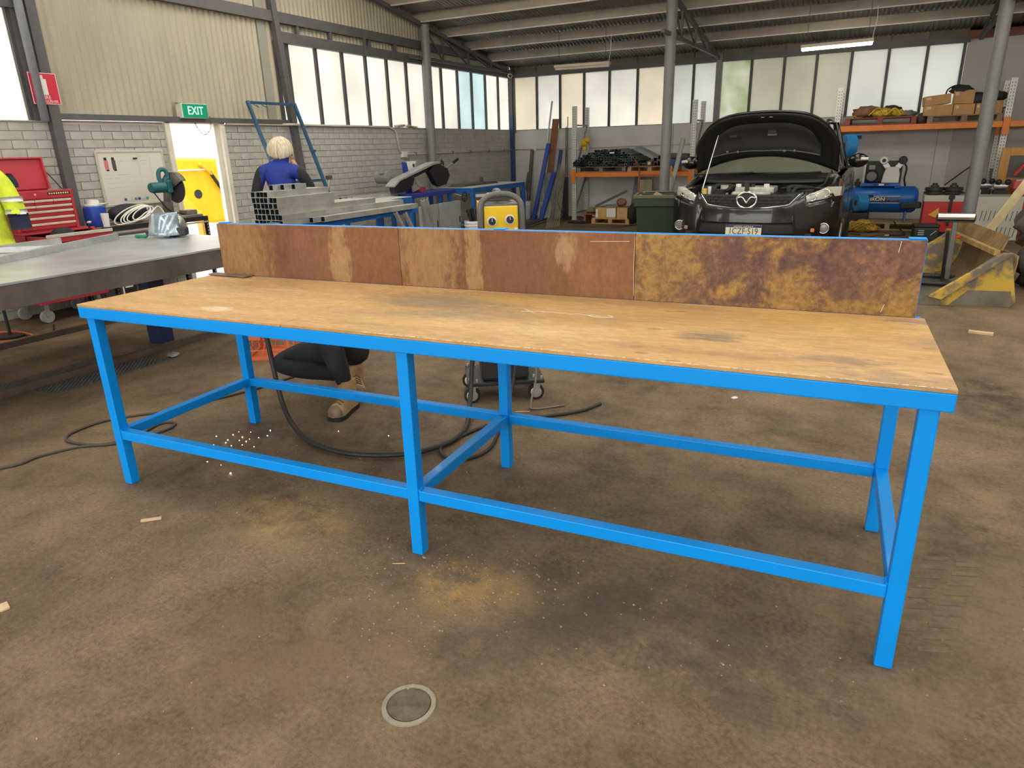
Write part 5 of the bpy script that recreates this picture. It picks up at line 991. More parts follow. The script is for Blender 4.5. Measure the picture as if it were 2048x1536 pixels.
q = MB(); yz(q, [(-.88, .99), (-.72, 1.08), (.30, 1.30), (.48, 1.31), (.50, 1.345), (.28, 1.34), (-.74, 1.11), (-.91, 1.01)], -.06, .115); q.build('bow_beam', m_sawg, bs, bevel=.006)
q = MB(); yz(q, [(-.38, 1.172), (.15, 1.285), (.15, 1.20), (-.30, 1.10)], -.05, .06); q.build('bow_web', m_sawk, bs, bevel=.004)
q = MB(); q.bar((.06, -.33, .93), (.05, -.10, .97), .02, .09); q.bar((.06, -.22, 1.06), (.06, -.06, .95), .02, .06); q.build('blade_guide', m_galv, bs)
q = MB(); yz(q, [(-.28, .87), (-.12, .87), (-.27, 1.36), (-.33, 1.36)], -.12, -.06); q.build('pivot_post', M('saw_blue', (.025, .04, .30), .4), bs, bevel=.004)
q = MB(); yz(q, [(-.24, 1.17), (.02, 1.25), (.06, 1.37), (-.22, 1.37)], -.12, -.10); pl_ = q.build('name_plate', m_wht, bs); cy('plate_logo', (-.0995, -.02, 1.30), (-.096, -.02, 1.30), .03, M('logo_dark', (.08, .04, .02), .5), pl_, n=14)
mo = cy('motor', (-.10, -.70, 1.14), (-.34, -.70, 1.14), .10, M('motor_grey', (.24, .24, .25), .5, var=.15), bs, n=24); bx('terminal_box', (-.24, -.82, 1.20), (-.14, -.66, 1.27), M('motor_grey', (.46, .46, .46)), mo, .006)
q = MB(); q.cyl((.02, .70, 1.20), (.10, .98, 1.33), .014, n=10); q.build('lever', m_galv, bs, auto=40); q = MB(); q.cyl((.09, .93, 1.31), (.115, 1.06, 1.37), .024, n=10); q.build('lever_grip', m_blk, bs, auto=40)
q = MB(); q.tube([(.03+.0*math.cos(t), .66+.055*math.cos(t), 1.30+.055*math.sin(t)) for t in [k*PI/7 for k in range(14)]], .010, 6, closed=True); hw = q.build('tension_wheel', m_blk, bs, smooth=True); q = MB(); q.bar((.03, .62, 1.30), (.03, .70, 1.30), .012); q.bar((.03, .66, 1.30), (.03, .65, 1.38), .012); q.build('spoke', m_blk, hw)
bx('bed', (-.30, -.62, .80), (.22, .78, .868), M('saw_blue', (.025, .04, .30)), bs, .006); bx('vice_jaw', (-.1, -.10, .869), (.10, .0, .955), M('vice_red', (.25, .03, .05), .5), bs, .005)
for y in (-.5, .65):
    for x in (-.24, .16): bx('leg', (x-.03, y-.03, 0), (x+.03, y+.03, .7995), m_bpaint, bs, .003)
q = MB(); R7 = .085; q.tube([(.27, .98+R7*math.cos(t), .72+R7*math.sin(t)) for t in [k*PI/8 for k in range(16)]], .010, 6, closed=True); hw = q.build('vice_wheel', m_blk, bs, smooth=True)
for k in range(3): t = k*2*PI/3+.4; q = MB(); q.bar((.27, .98, .72), (.27, .98+R7*math.cos(t), .72+R7*math.sin(t)), .012); q.build('spoke', m_blk, hw)
q = MB(); q.cyl((.1, .79, .80), (.27, .98, .72), .012, n=8); q.build('vice_screw', m_galv, bs)
# roller tables
def roller_table(y0, y1, label, x0=-4.12, x1=-3.42, z=.86, skip=()):
    t = thing('roller_table', label, 'table', (0, 0, 0))
    for x in (x0, x1): bx('side_rail', (x-.02, y0, z-.09), (x+.02, y1, z), m_bpaint, t, .003)
    for y in (y0, y1-.04): bx('end_rail', (x0+.021, y, z-.09), (x1-.021, y+.04, z), m_bpaint, t, .003)
    bx('top_sheet', (x0-.02, y0, z+.0005), (x1+.02, y1, z+.006), M('pale_sheet', (.66, .68, .66), .45, metal=.2, var=.12), t, .001)
    for y in (y0+.03, y1-.03):
        for x in (x0, x1): bx('leg', (x-.03, y-.03, 0), (x+.03, y+.03, z-.0905), m_bpaint, t, .003)
    for y in (y0+.03, y1-.03): bx('foot_brace', (x0+.031, y-.015, .22), (x1-.031, y+.015, .26), m_bpaint, t, .002)
    return t
roller_table(9.35, 11.50, 'long blue outfeed table to the right of the band saw'); roller_table(6.45, 7.34, 'blue infeed table to the left of the band saw', x0=-3.95, x1=-3.35, z=.85)
for i in range(3):
    tube_thing('long_tube', (-3.88+.06*i, 6.3+.06*i, .8825), (-3.88+.06*i, 7.52, .8825), .05, .05, .003, m_zinc2, ['long tube on the infeed table, nearest the wall', 'long tube on the infeed table, middle of three', 'long tube on the infeed table, nearest the camera'][i], 'tube', 'tubes on the infeed table')
q = MB(); q.prism([(9.5, .867), (11.0, .867), (10.9, .905), (9.7, .905)], (-4.05, -3.75), Matrix(((0, 0, 1, 0), (1, 0, 0, 0), (0, 1, 0, 0), (0, 0, 0, 1)))); tag(q.build('steel_channel', m_mill), 'dark steel channel lying on the outfeed table', 'channel')
q = MB(); q.bar((-3.9, 10.55, .906), (-3.9, 10.56, 1.0), .06, .06); tag(q.build('stop_block', m_mill, bevel=.004), 'small upright steel block on the dark channel', 'block')
# grey steel cabinets, buckets and scraps under the tables
for i, (y0, y1, xf) in enumerate(((7.36, 7.86, -3.18), (8.0, 8.62, -3.22))):
    t = thing('grey_cabinet', ['grey steel cabinet left of the blue saw leg', 'grey steel cabinet behind the white buckets'][i], 'cabinet', (0, 0, 0)); mg = M('cabinet_grey', (.30, .31, .31), .5, var=.08)
    bx('body', (xf-.06, y0, .0), (xf-.012, y1, .70), mg, t, .004); bx('door', (xf-.0115, y0+.02, .03), (xf, y1-.02, .67), mg, t, .003); bx('handle', (xf+.0005, y1-.08, .34), (xf+.012, y1-.06, .44), m_blk, t, .002)
def bucket(x, y, r, h, label, fill=None, group='white plastic buckets'):
    t = thing('plastic_bucket', label, 'bucket', (x, y, 0), 0, group)
    q = MB(); q.lathe([(0, 0), (r*.86, 0), (r*.98, h*.78), (r*1.06, h*.78), (r*1.06, h*.82), (r, h*.83), (r, h*.90), (r*1.06, h*.9), (r*1.06, h*.94), (r*1.01, h), (r*.95, h), (r*.82, .01), (0, .01)], n=26); q.build('shell', m_wht, t, auto=40)
    q = MB(); q.tube([(r*1.07*math.cos(a), r*1.07*math.sin(a), h*.86-.10*math.sin(a)) for a in [PI*k/12 for k in range(13)]], .003, 5); q.build('handle', m_galv, t, smooth=True)
bucket(-2.95, 8.55, .15, .37, 'white bucket holding black scraps below the band saw'); bucket(-3.0, 8.98, .15, .40, 'white bucket tucked behind the scrap bucket'); bucket(-2.95, 9.42, .15, .42, 'white bucket beside the yellow welder handle'); bucket(-3.88, 12.45, .145, .39, 'white bucket full of rods in the far corner'); bucket(-3.50, 12.76, .13, .36, 'white bucket behind the blue leaning tubes')
random.seed(31)
for i in range(5):
    q = MB(); a = random.uniform(0, 6); q.bar((-2.95+.06*math.cos(a), 8.55+.06*math.sin(a), .30), (-2.95+.10*math.cos(a+1), 8.55+.10*math.sin(a+1), .52+random.uniform(0, .06)), .05, .05); tag(q.build('scrap_piece', m_sawk, bevel=.008), 'black metal scrap sticking out of the bucket below the saw', 'scrap', 'scraps in the bucket below the saw')
for i in range(7):
    a = random.uniform(0, 6.28); q = MB(); q.cyl((-3.88+.05*math.cos(a), 12.45+.05*math.sin(a), .02), (-3.88+.14*math.cos(a+.5), 12.45+.12*math.sin(a+.5), .66+random.uniform(-.1, .16)), .010, n=6); tag(q.build('steel_rod', m_galv if i % 2 else m_mill, auto=40), 'thin steel rod standing in the far corner bucket', 'rod', 'rods in the corner bucket')
# steel leaning on the back wall by the corner
def lean(name, base, top, wd, dp, mat, label, cat='bar', hollow=False, up=(0, 1, 0)):
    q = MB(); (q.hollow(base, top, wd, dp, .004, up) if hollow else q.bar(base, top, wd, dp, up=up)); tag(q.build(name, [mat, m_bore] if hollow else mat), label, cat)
lean('leaning_post', (-4.05, 12.9, 0), (-4.04, 13.22, 1.48), .07, .05, m_mill, 'tall dark steel post leaning behind the corner bucket'); lean('leaning_post', (-4.10, 12.7, 0), (-4.13, 13.2, .98), .05, .05, m_mill, 'short dark steel post leaning behind the corner bucket')
q = MB(); q.cyl((-3.62, 12.6, 0), (-3.53, 13.22, 2.49), .022, n=10); tag(q.build('leaning_pipe', m_galv, auto=40), 'long pale pipe leaning against the windows by the corner', 'pipe')
lean('leaning_flat', (-3.47, 12.95, .98), (-3.44, 13.22, 2.12), .16, .012, M('rust_flat', (.27, .115, .055), .8, var=.25), 'wide rusty flat bar standing against the back wall'); 
q = MB(); q.box((-3.42, 13.06, .49), (.40, .25, .975)); tag(q.build('grey_crate', M('crate_grey', (.32, .34, .34), .6, var=.1), bevel=.004), 'plain grey box standing on the floor under the rusty flat bar', 'box')
mlb = M('leaning_blue', (.03, .075, .40), .4, var=.12)
lean('blue_tube', (-3.60, 12.30, 0), (-3.48, 12.90, 1.60), .085, .05, mlb, 'tallest blue tube leaning by the corner bucket', 'tube', True); lean('blue_tube', (-3.40, 12.25, 0), (-3.33, 12.85, .98), .10, .06, mlb, 'short wide blue tube leaning beside the tallest one', 'tube', True); lean('blue_tube', (-3.22, 12.45, 0), (-3.18, 12.9, 1.46), .075, .04, M('leaning_navy', (.02, .035, .16), .4), 'navy tube leaning to the right of the rusty flat', 'tube', True)
for i, (xb, xt, zt_) in enumerate(((-3.02, -3.16, 2.15), (-3.06, -3.20, 1.95), (-3.14, -3.17, 1.62))): 
    q = MB(); q.cyl((xb, 12.8, 0), (xt, 13.24, zt_), .010, n=8); tag(q.build('leaning_rod', m_mill, auto=40), ['thin dark rod leaning highest against the window', 'thin dark rod leaning just left of the highest one', 'thin dark rod leaning behind the navy tube'][i], 'rod')
for i in range(9):
    x0 = -2.66+.022*i; q = MB(); q.bar((x0+.05, 10.80+.03*i, .0+.004*i), (-2.98+.012*i, 12.35+.01*i, 1.18-.02*i), .022, .006, up=(1, 0, 0)); tag(q.build('lattice_strip', M('dusty_strip', (.40, .36, .24), .6, var=.25)), 'dusty pale steel strip in the bundle leaning by the left rack', 'strip', 'bundle of steel strips leaning by the left rack')
q = MB(); q.box((-2.86, 12.40, .455), (.11, .05, .91)); tag(q.build('black_board', m_sawk, bevel=.004), 'narrow black panel standing at the foot of the left rack', 'panel')
q = MB(); q.tube(catmull([(-2.93, 12.37, .72), (-3.02, 12.33, .5), (-2.98, 12.32, .28), (-2.88, 12.34, .12), (-2.98, 12.3, .02), (-3.08, 12.25, .02)], 6), .012, 6); tag(q.build('black_hose', m_rub, smooth=True), 'black hose trailing down beside the narrow black panel', 'hose')
for i, (a, b) in enumerate((((-3.05, 10.27), (-3.40, 12.60)), ((-2.96, 10.32), (-3.20, 12.45)), ((-3.14, 10.5), (-3.5, 12.4)))):
    q = MB(); q.bar((a[0], a[1], .012), (b[0], b[1], .012), .05, .02); tag(q.build('floor_bar', m_mill), ['long steel bar lying on the floor by the corner, middle one', 'long steel bar lying on the floor by the corner, nearest the rack', 'long steel bar lying on the floor by the corner, nearest the saw'][i], 'bar', 'bars on the corner floor')
# ================================================================== PALLET RACKS
m_upr = M('rack_upright', (.66, .66, .63), .45, metal=.25, var=.08, vscale=6); m_orange = M('rack_orange', (.78, .22, .025), .42, var=.08, vscale=5); m_hole = M('slot_hole', (.06, .06, .06), .8)
def upright_frame(par, x, yf, yr, h):
    for k, y in enumerate((yf, yr)):
        q = MB(); q.b2((x-.045, y-.003, 0), (x+.045, y+.003, h)); q.b2((x-.045, y+.0031, 0), (x-.040, y+.06, h)); q.b2((x+.040, y+.0031, 0), (x+.045, y+.06, h)); u = q.build('upright', m_upr, par)
        q = MB()
        for i in range(int(h/.05)-1):
            for sx in (-.02, .02): q.box((x+sx, y-.0035, .06+i*.05), (.010, .002, .020))
        o = q.build('slots', m_hole, u); o['kind'] = 'stuff'
        q = MB(); q.b2((x-.07, y-.03, 0), (x+.07, y+.09, .006)); q.build('foot_plate', m_upr, u)
    z = .15; k = 0
    for a, b in ((.15, .15), (.15, .95), (.95, .95), (.95, 1.95), (1.95, 1.95)):
        q = MB(); q.bar((x, yf+.03, a), (x, yr+.03, b), .03, .03, up=(1, 0, 0)); q.build('brace', M('brace_dark', (.18, .18, .17), .5), par)
def beam_pair(par, x0, x1, z0, z1, yf, yr):
    for y in (yf-.03, yr+.065):
        b = bx('beam', (x0+.05, y-.025, z0), (x1-.05, y+.025, z1), m_orange, par, .006)
        for x in ((x0, x1) if x0 < 4.5 else (x1,)): bx('connector', (x-.048, y-.034, z0-.12), (x+.048, y-.0255, z1+.06), m_orange, b, .002)
r1 = thing('pallet_rack', 'low orange pallet rack holding the pile of steel tubes by the back wall', 'rack', (0, 0, 0))
for x in (-2.69, -.18): upright_frame(r1, x, 12.46, 13.18, 2.32)
beam_pair(r1, -2.69, -.18, .905, .998, 12.46, 13.11)
r2 = thing('pallet_rack', 'tall orange pallet rack at the right holding boxes and straps', 'rack', (0, 0, 0))
for x in (2.37, 4.89, 7.4): upright_frame(r2, x, 12.46, 13.18, 2.38)
beam_pair(r2, 2.37, 4.89, 1.64, 1.735, 12.46, 13.11); beam_pair(r2, 4.89, 7.4, 1.64, 1.735, 12.46, 13.11)
def pallet(label, x0, x1, y0, y1, z, mat, group=None, h=.11, nb=5):
    t = thing('timber_pallet', label, 'pallet', (0, 0, z), 0, group)
    n_ = nb; w_ = (x1-x0)
    for i in range(n_):
        y = y0+(y1-y0)*(i+.5)/n_; bx('top_board', (x0, y-.05, h-.018), (x1, y+.05, h), mat, t, .002)
    for x in (x0+.04, (x0+x1)/2, x1-.04): bx('bearer', (x-.04, y0, .0185), (x+.04, y1, h-.0185), mat, t, .002)
    for y in (y0+.05, y1-.05): bx('bottom_board', (x0, y-.05, 0), (x1, y+.05, .018), mat, t, .002)
    return t
m_pal = M('weathered_pallet', (.27, .22, .16), .8, var=.25, vscale=7, stretch=(1, 4, 4)); m_palr = M('red_pallet', (.26, .065, .055), .7, var=.2); m_palo = M('orange_pine', (.55, .30, .12), .7, var=.2, vscale=6, stretch=(1, 4, 4)); m_palb = M('brown_pallet', (.30, .19, .12), .8, var=.25)
pallet('weathered pallet under the pile of steel tubes on the low rack', -2.60, -1.52, 12.40, 13.2, .999, m_pal); pallet('orange pine pallet beside the weathered one on the low rack', -1.48, -.55, 12.40, 13.2, .999, m_palo)
# the pile of square tube on the low rack: every end that shows is a tube
random.seed(42); m_pipe = M('black_tube', (.045, .047, .05), .5, metal=.4, var=.25, vscale=10); m_pipe2 = M('grey_tube', (.24, .25, .255), .45, metal=.5, var=.2)
cnt = 0
for row in range(7):
    z = 1.109+.032+row*.047; half = .76*math.sqrt(max(0, 1-((row+.1)/7.0)**1.25)); xx = -1.93-half; xe = -1.93+half*.95
    while xx < xe:
        s = random.choice((.04, .05, .05, .06)); rot = random.uniform(-.7, .7) if row else random.choice((0, 0, .2)); x = xx+s*.6; up = (math.sin(rot), 0, math.cos(rot)); ya = 12.36+random.uniform(-.10, .08)
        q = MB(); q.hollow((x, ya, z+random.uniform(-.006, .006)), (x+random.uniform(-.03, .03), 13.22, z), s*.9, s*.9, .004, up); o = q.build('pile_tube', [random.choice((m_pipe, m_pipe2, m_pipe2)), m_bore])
        tag(o, 'dark square tube in the heap on the low orange rack', 'tube', 'heap of dark square tubes on the low rack'); xx += s*1.22; cnt += 1
for i, (x, z, s) in enumerate(((-1.13, 1.135, .05), (-1.02, 1.162, .10), (-.89, 1.148, .075), (-.80, 1.16, .10), (-.79, 1.262, .10), (-.90, 1.236, .075), (-.69, 1.262, .09))):
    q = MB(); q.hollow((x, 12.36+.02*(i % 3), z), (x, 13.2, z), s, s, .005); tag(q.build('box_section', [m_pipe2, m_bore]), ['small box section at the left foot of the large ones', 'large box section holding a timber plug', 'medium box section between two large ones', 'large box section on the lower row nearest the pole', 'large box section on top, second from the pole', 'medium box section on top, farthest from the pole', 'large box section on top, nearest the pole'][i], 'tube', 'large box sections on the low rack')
q = MB(); q.box((-1.02, 12.40, 1.165), (.06, .05, .06)); tag(q.build('timber_plug', M('plug_pine', (.66, .48, .26), .7)), 'pale timber plug inside a large box section', 'timber')
q = MB(); q.prism([(-.66, 1.109), (-.30, 1.109), (-.27, 1.24), (-.69, 1.24)], (12.42, 12.95), Matrix(((1, 0, 0, 0), (0, 0, 1, 0), (0, 1, 0, 0), (0, 0, 0, 1)))); tag(q.build('blue_crate', M('crate_blue', (.03, .06, .30), .45), bevel=.01), 'dark blue crate on the low rack behind the pole', 'crate')
q = MB(); q.box((-.49, 12.65, 1.295), (.42, .4, .09), (0, .04, .1)); tag(q.build('parts_box', M('parts_brown', (.13, .09, .055), .8, var=.3), bevel=.006), 'brown box of parts lying on the dark blue crate', 'box')
q = MB(); q.prism([(-1.45, 1.44), (-.95, 1.20), (-.88, 1.24), (-1.42, 1.50)], (12.65, 13.1), Matrix(((1, 0, 0, 0), (0, 0, 1, 0), (0, 1, 0, 0), (0, 0, 0, 1)))); tag(q.build('steel_sheet', m_pipe2), 'grey steel sheet sloping down the right side of the tube heap', 'sheet')
q = MB(); q.box((-1.78, 12.275, 1.385), (.10, .012, .028)); tag(q.build('paper_tag', m_wht), 'white paper tag stuck on the tube heap', 'tag')
# chain hoist on the rack
chn = thing('chain_hoist', 'yellow chain hoist hanging in the left rack frame', 'hoist', (-2.58, 12.80, 1.60)); m_cy = M('hoist_yellow', (.70, .42, .02), .45)
cy('drum', (-.06, 0, 0), (.06, 0, 0), .085, m_cy, chn, n=20); q = MB(); q.sphere((.08, -.05, .05), .06, 12, 8); q.build('gear_case', m_cy, chn, smooth=True); bx('hook_block', (-.04, -.03, -.16), (.04, .03, -.08), m_cy, chn, .01)
for k, dx in enumerate((-.05, -.02, .02, .05)): q = MB(); q.tube([(dx, .0, .35-.02*k), (dx*.8, .0, .05), (dx*1.3, 0, -.3-.05*k)], .006, 5); q.build('chain', m_galv, chn)
# ---- on the floor under the low rack
pallet('orange pine pallet on the floor under the low rack', -2.05, -1.24, 11.85, 12.40, 0, m_palo, nb=4)
wb_ = thing('wooden_case', 'yellow wooden case with paper labels on the floor pallet', 'case', (-1.63, 12.10, .1105)); m_cs = M('case_ply', (.58, .36, .13), .65, var=.2)
bx('body', (-.34, -.22, 0), (.34, .22, .215), m_cs, wb_, .004); bx('label', (-.10, -.2225, .03), (.09, -.2205, .20), m_wht, wb_, 0); bx('side_tag', (-.338, -.2225, .02), (-.29, -.2205, .18), m_wht, wb_, 0); q = MB(); q.sphere((.22, -.218, .12), .05, 14, 4, (1, .05, 1)); q.build('round_mark', M('mark_green', (.40, .40, .08), .6), wb_); bx('strap', (.10, -.2228, 0), (.118, -.2206, .215), m_blk, wb_, 0)
lean('steel_angle', (-2.02, 12.0, .335), (-1.40, 12.18, .64), .07, .05, M('angle_green', (.07, .085, .075), .5), 'dark steel angle lying across the wooden case', 'angle', up=(0, 0, 1))
q = MB(); q.sphere((-1.46, 12.02, .42), .10, 12, 8, (1.1, 1, .85)); tag(q.build('rusty_fitting', M('fit_rust', (.26, .14, .07), .8, var=.5, vscale=14, bump=1, bscale=14), smooth=True), 'rusty fitting sitting on top of the wooden case', 'fitting')
q = MB(); q.box((-1.70, 12.05, .345), (.22, .2, .04), (0, 0, .3)); tag(q.build('grey_bracket', M('br_grey', (.16, .18, .18), .5), bevel=.005), 'grey bracket on the wooden case under the angle', 'bracket')
q = MB(); q.box((-1.14, 12.55, .42), (.30, .06, .84), (-.06, 0, 0)); tag(q.build('cardboard_sheet', M('card_olive', (.34, .29, .20), .85, var=.1), bevel=.003), 'dull cardboard sheet standing behind the hand truck', 'cardboard')
q = MB(); q.box((-1.42, 12.9, .60), (.16, .02, .75), (-.12, .10, 0)); tag(q.build('blue_plate', M('bl_grey', (.14, .15, .19), .5)), 'blue grey plate leaning on the back wall under the low rack', 'plate')
q = MB(); q.box((-2.18, 12.3, .165), (.36, .40, .03)); q.box((-2.30, 12.3, .075), (.05, .38, .148)); q.box((-2.06, 12.6, .075), (.05, .1, .148)); tag(q.build('red_trolley', M('trol_rust', (.30, .09, .05), .7, var=.2), bevel=.004), 'low rusty red stand left of the floor pallet', 'stand')
q = MB(); q.sphere((-2.18, 12.24, .24), .14, 12, 8, (.9, 1, .42)); tag(q.build('green_bag', M('bag_green', (.24, .26, .15), .8, var=.3, bump=.5, bscale=20), smooth=True), 'dusty green bag on the low red stand', 'bag')
q = MB(); q.prism([(-2.55, 11.8), (-2.2, 11.74), (-2.08, 11.95), (-2.1, 12.05), (-2.35, 12.0)], (0, .03)); tag(q.build('rubber_mat', m_rub), 'crumpled black mat at the foot of the low rack', 'mat')
q = MB(); q.prism([(-1.80, 11.16), (-1.28, 11.22), (-1.08, 11.66), (-1.62, 11.60)], (0, .012)); tag(q.build('steel_plate', M('plate_brown', (.075, .06, .05), .6, var=.2)), 'flat dark plate on the floor in front of the pallet', 'plate')
# hand truck
ht = thing('hand_truck', 'rusty red hand truck with a fat tyre behind the green bin', 'hand truck', (-1.05, 11.9, 0)); m_ht = M('truck_rust', (.30, .095, .05), .65, var=.3)
for x in (-.06, .42):
    q = MB(); q.tube(catmull([(x, .05, .18), (x, .10, .6), (x, .14, 1.0), (x-.02, .10, 1.14), (x-.06, .02, 1.24)], 5), .018, 8); q.build('side_rail', m_ht, ht, smooth=True)
for z in (.35, .62, .95): q = MB(); q.bar((-.05, .08+z*.06, z), (.41, .08+z*.06, z), .03, .02); q.build('cross_bar', m_ht, ht)
bx('toe_plate', (-.06, -.16, .02), (.42, .05, .032), m_ht, ht)
for x in (-.14, .50):
    q = MB(); q.lathe([(.06, -.06), (.17, -.065), (.20, -.04), (.205, 0), (.20, .04), (.17, .065), (.06, .06)], (x, .10, .205), 'x', 24); w_ = q.build('tyre', m_rub, ht, auto=35); q = MB(); q.lathe([(0, -.03), (.06, -.03), (.06, .03), (0, .03)], (x, .10, .205), 'x', 16); q.build('rim', m_ht, w_, auto=35)
# pale pipe leaning at the right of the rack
q = MB(); q.cyl((-.50, 11.6, 0), (-.33, 12.3, 1.62), .045, n=14); tag(q.build('plastic_pipe', M('pipe_greenish', (.40, .42, .36), .5), auto=40), 'pale grey green pipe leaning on the low rack beside the car', 'pipe'); q = MB(); q.cyl((-.42, 11.45, 0), (-.36, 11.6, .93), .05, n=14); tag(q.build('plastic_pipe', M('pipe_greenish', (.40, .42, .36), .5), auto=40), 'shorter pale pipe standing in front of the leaning one', 'pipe')
# ---- load on the tall rack
pallet('dark red pallet on the tall rack under the yellow straps', 2.50, 3.60, 12.42, 13.2, 1.736, m_palr, h=.13); pallet('brown pallet on the tall rack under the cardboard boxes', 3.76, 4.82, 12.42, 13.2, 1.736, m_palb, h=.12)
m_card = M('cardboard', (.52, .30, .13), .8, var=.10, vscale=5)
def carton(label, c, d, rot=(0, 0, 0)):
    t = thing('cardboard_box', label, 'box', c); t.rotation_euler = rot
    bx('carton', (-d[0]/2, -d[1]/2, 0), (d[0]/2, d[1]/2, d[2]), m_card, t, .004); bx('tape', (-d[0]/2+.01, -.025, d[2]+.0002), (d[0]/2-.01, .025, d[2]+.001), M('tape_tan', (.45, .30, .15), .4), t, 0); bx('front_label', (-d[0]*.42, -d[1]/2-.0015, d[2]*.6), (-d[0]*.25, -d[1]/2-.0003, d[2]*.85), M('label_pale', (.66, .55, .42), .7), t, 0)
carton('cardboard box at the lower left of the stack on the tall rack', (3.90, 12.72, 1.8565), (.42, .45, .17)); carton('cardboard box at the lower middle of the stack on the tall rack', (4.27, 12.72, 1.8565), (.30, .45, .165)); carton('cardboard box at the lower right behind the round pole', (4.53, 12.72, 1.8565), (.19, .45, .165))
carton('tilted cardboard box on top of the stack at the left', (3.87, 12.70, 2.03), (.38, .42, .15), (0, -.10, .05)); carton('open cardboard box on top of the stack in the middle', (4.25, 12.74, 2.03), (.30, .40, .21), (0, .03, -.05)); carton('small cardboard box near the right rack post', (4.725, 12.75, 1.8565), (.17, .3, .20), (0, 0, .06))
def blob(name, c, r, sc, mat, label, cat, seed=0, amp=.28, n=18):
    random.seed(seed); q = MB(); c = Vector(c)
    def fn(u, v):
        t = 2*PI*u; a = PI*v; d = Vector((math.sin(a)*math.cos(t)*sc[0], math.sin(a)*math.sin(t)*sc[1], math.cos(a)*sc[2])); k = 1+amp*mnoise.noise(d*2.6+Vector((seed*3.7, 0, 0)))+amp*.5*mnoise.noise(d*6+Vector((0, seed*2.1, 0)))
        return c+d*r*k
    q.grid(n, n//2+2, fn, flip=True); return tag(q.build(name, mat, smooth=True), label, cat)
m_dkf = M('dark_fabric', (.035, .035, .037), .75, var=.3, bump=.6, bscale=20)
blob('rubbish_bag', (4.20, 12.66, 2.25), .13, (1.3, 1, .55), m_dkf, 'dark bag lying on the open cardboard box', 'bag', 3); blob('rubbish_bag', (4.44, 12.68, 2.10), .14, (1.1, 1, .75), m_dkf, 'dark bag hanging beside the round pole on the tall rack', 'bag', 5); blob('rubbish_bag', (4.74, 12.72, 2.13), .12, (1.0, 1, .6), m_dkf, 'dark bag on the small box by the right rack post', 'bag', 8)
q = MB(); q.tube(catmull([(3.98, 12.6, 2.19), (4.0, 12.58, 2.26), (4.08, 12.57, 2.31), (4.18, 12.58, 2.32)], 5), .012, 6); tag(q.build('black_pipe', m_rub, smooth=True), 'black hose arching over the tilted cardboard box', 'hose')
blob('brown_tarp', (2.82, 12.68, 1.965), .17, (1.25, 1, .62), M('tarp_brown', (.25, .125, .065), .8, var=.3, bump=.7, bscale=12), 'brown tarp heaped at the left of the red pallet', 'tarp', 11, .35)
m_strap = M('strap_yellow', (.62, .42, .03), .7, var=.35, vscale=16, bump=.6, bscale=25)
for i, (x, z, s, mm, lb) in enumerate(((3.05, 1.94, .13, m_strap, 'yellow strap heap in the middle of the red pallet'), (2.70, 1.905, .07, m_strap, 'small yellow strap lump in front of the brown tarp'), (3.28, 1.93, .10, m_strap, 'yellow strap heap at the right of the red pallet'), (3.20, 2.0, .10, m_dkf, 'dark cloth on top of the yellow straps'), (3.48, 1.905, .10, M('strap_grey', (.20, .21, .22), .7, var=.3), 'grey strap lump at the right edge of the red pallet'))):
    blob('strap_heap', (x, 12.62+.04*i, z), s, (1.3, 1, .65), mm, lb, 'straps', 20+i, .4)
q = MB(); q.tube(catmull([(2.86, 12.5, 1.90), (3.0, 12.49, 2.02), (3.12, 12.5, 1.90), (3.25, 12.48, 2.0), (3.36, 12.5, 1.89)], 6), .016, 6); tag(q.build('ratchet_strap', m_strap, smooth=True), 'yellow webbing looped over the strap heaps', 'strap')
blob('cloth_bundle', (3.68, 12.66, 1.80), .10, (.8, 1, 1.1), M('cl_brown', (.10, .07, .05), .9), 'dark bundle wedged between the two pallets on the tall rack', 'bundle', 31)
# ================================================================== GREEN BIN AND CAR
bn = thing('wheelie_bin', 'dark green wheelie bin with its lid open beside the car', 'bin', (0.70, 7.0, 0), 0.20); bn.scale = (.94, .94, .94); m_bin = M('bin_green', (.018, .032, .020), .5, var=.15); m_binr = M('bin_rim', (.10, .105, .06), .55, var=.2)
q = MB(); V = []; F = []
for z, w_, d0, d1, ins in ((.06, .21, -.21, .20, 0), (.85, .265, -.30, .26, 0), (.85, .29, -.325, .28, 0), (.99, .295, -.33, .285, 0), (.99, .262, -.30, .255, 0), (.72, .25, -.28, .24, 0)):
    V += [(-w_, d0, z), (w_, d0, z), (w_, d1, z), (-w_, d1, z)]
for j in range(5):
    for i in range(4): F.append((j*4+i, j*4+(i+1) % 4, (j+1)*4+(i+1) % 4, (j+1)*4+i))
F.append((3, 2, 1, 0)); F.append((20, 21, 22, 23)); q.add(V, F); q.build('body', m_bin, bn, bevel=.012)
for a, b in (((-.30, -.338, .955), (.30, -.31, 1.0)), ((-.30, -.3095, .955), (-.27, .285, 1.0)), ((.27, -.3095, .955), (.30, .285, 1.0))): bx('rim', a, b, m_binr, bn, .008)
q = MB(); q.cyl((-.23, .325, 1.0), (.23, .325, 1.0), .014, n=10); q.build('handle_bar', m_binr, bn, auto=40)
for x in (-.22, .22): bx('handle_bracket', (x-.02, .2855, .94), (x+.02, .33, 1.0), m_binr, bn, .005)
q = MB(); q.box((0, .40, .62), (.56, .03, .74), (.10, 0, 0)); q.build('lid', m_bin, bn, bevel=.012)
for x in (-.26, .26): q = MB(); q.lathe([(.03, -.025), (.10, -.025), (.10, .025), (.03, .025)], (x, .22, .10), 'x', 22); q.build('wheel', m_rub, bn, auto=35)
random.seed(6)
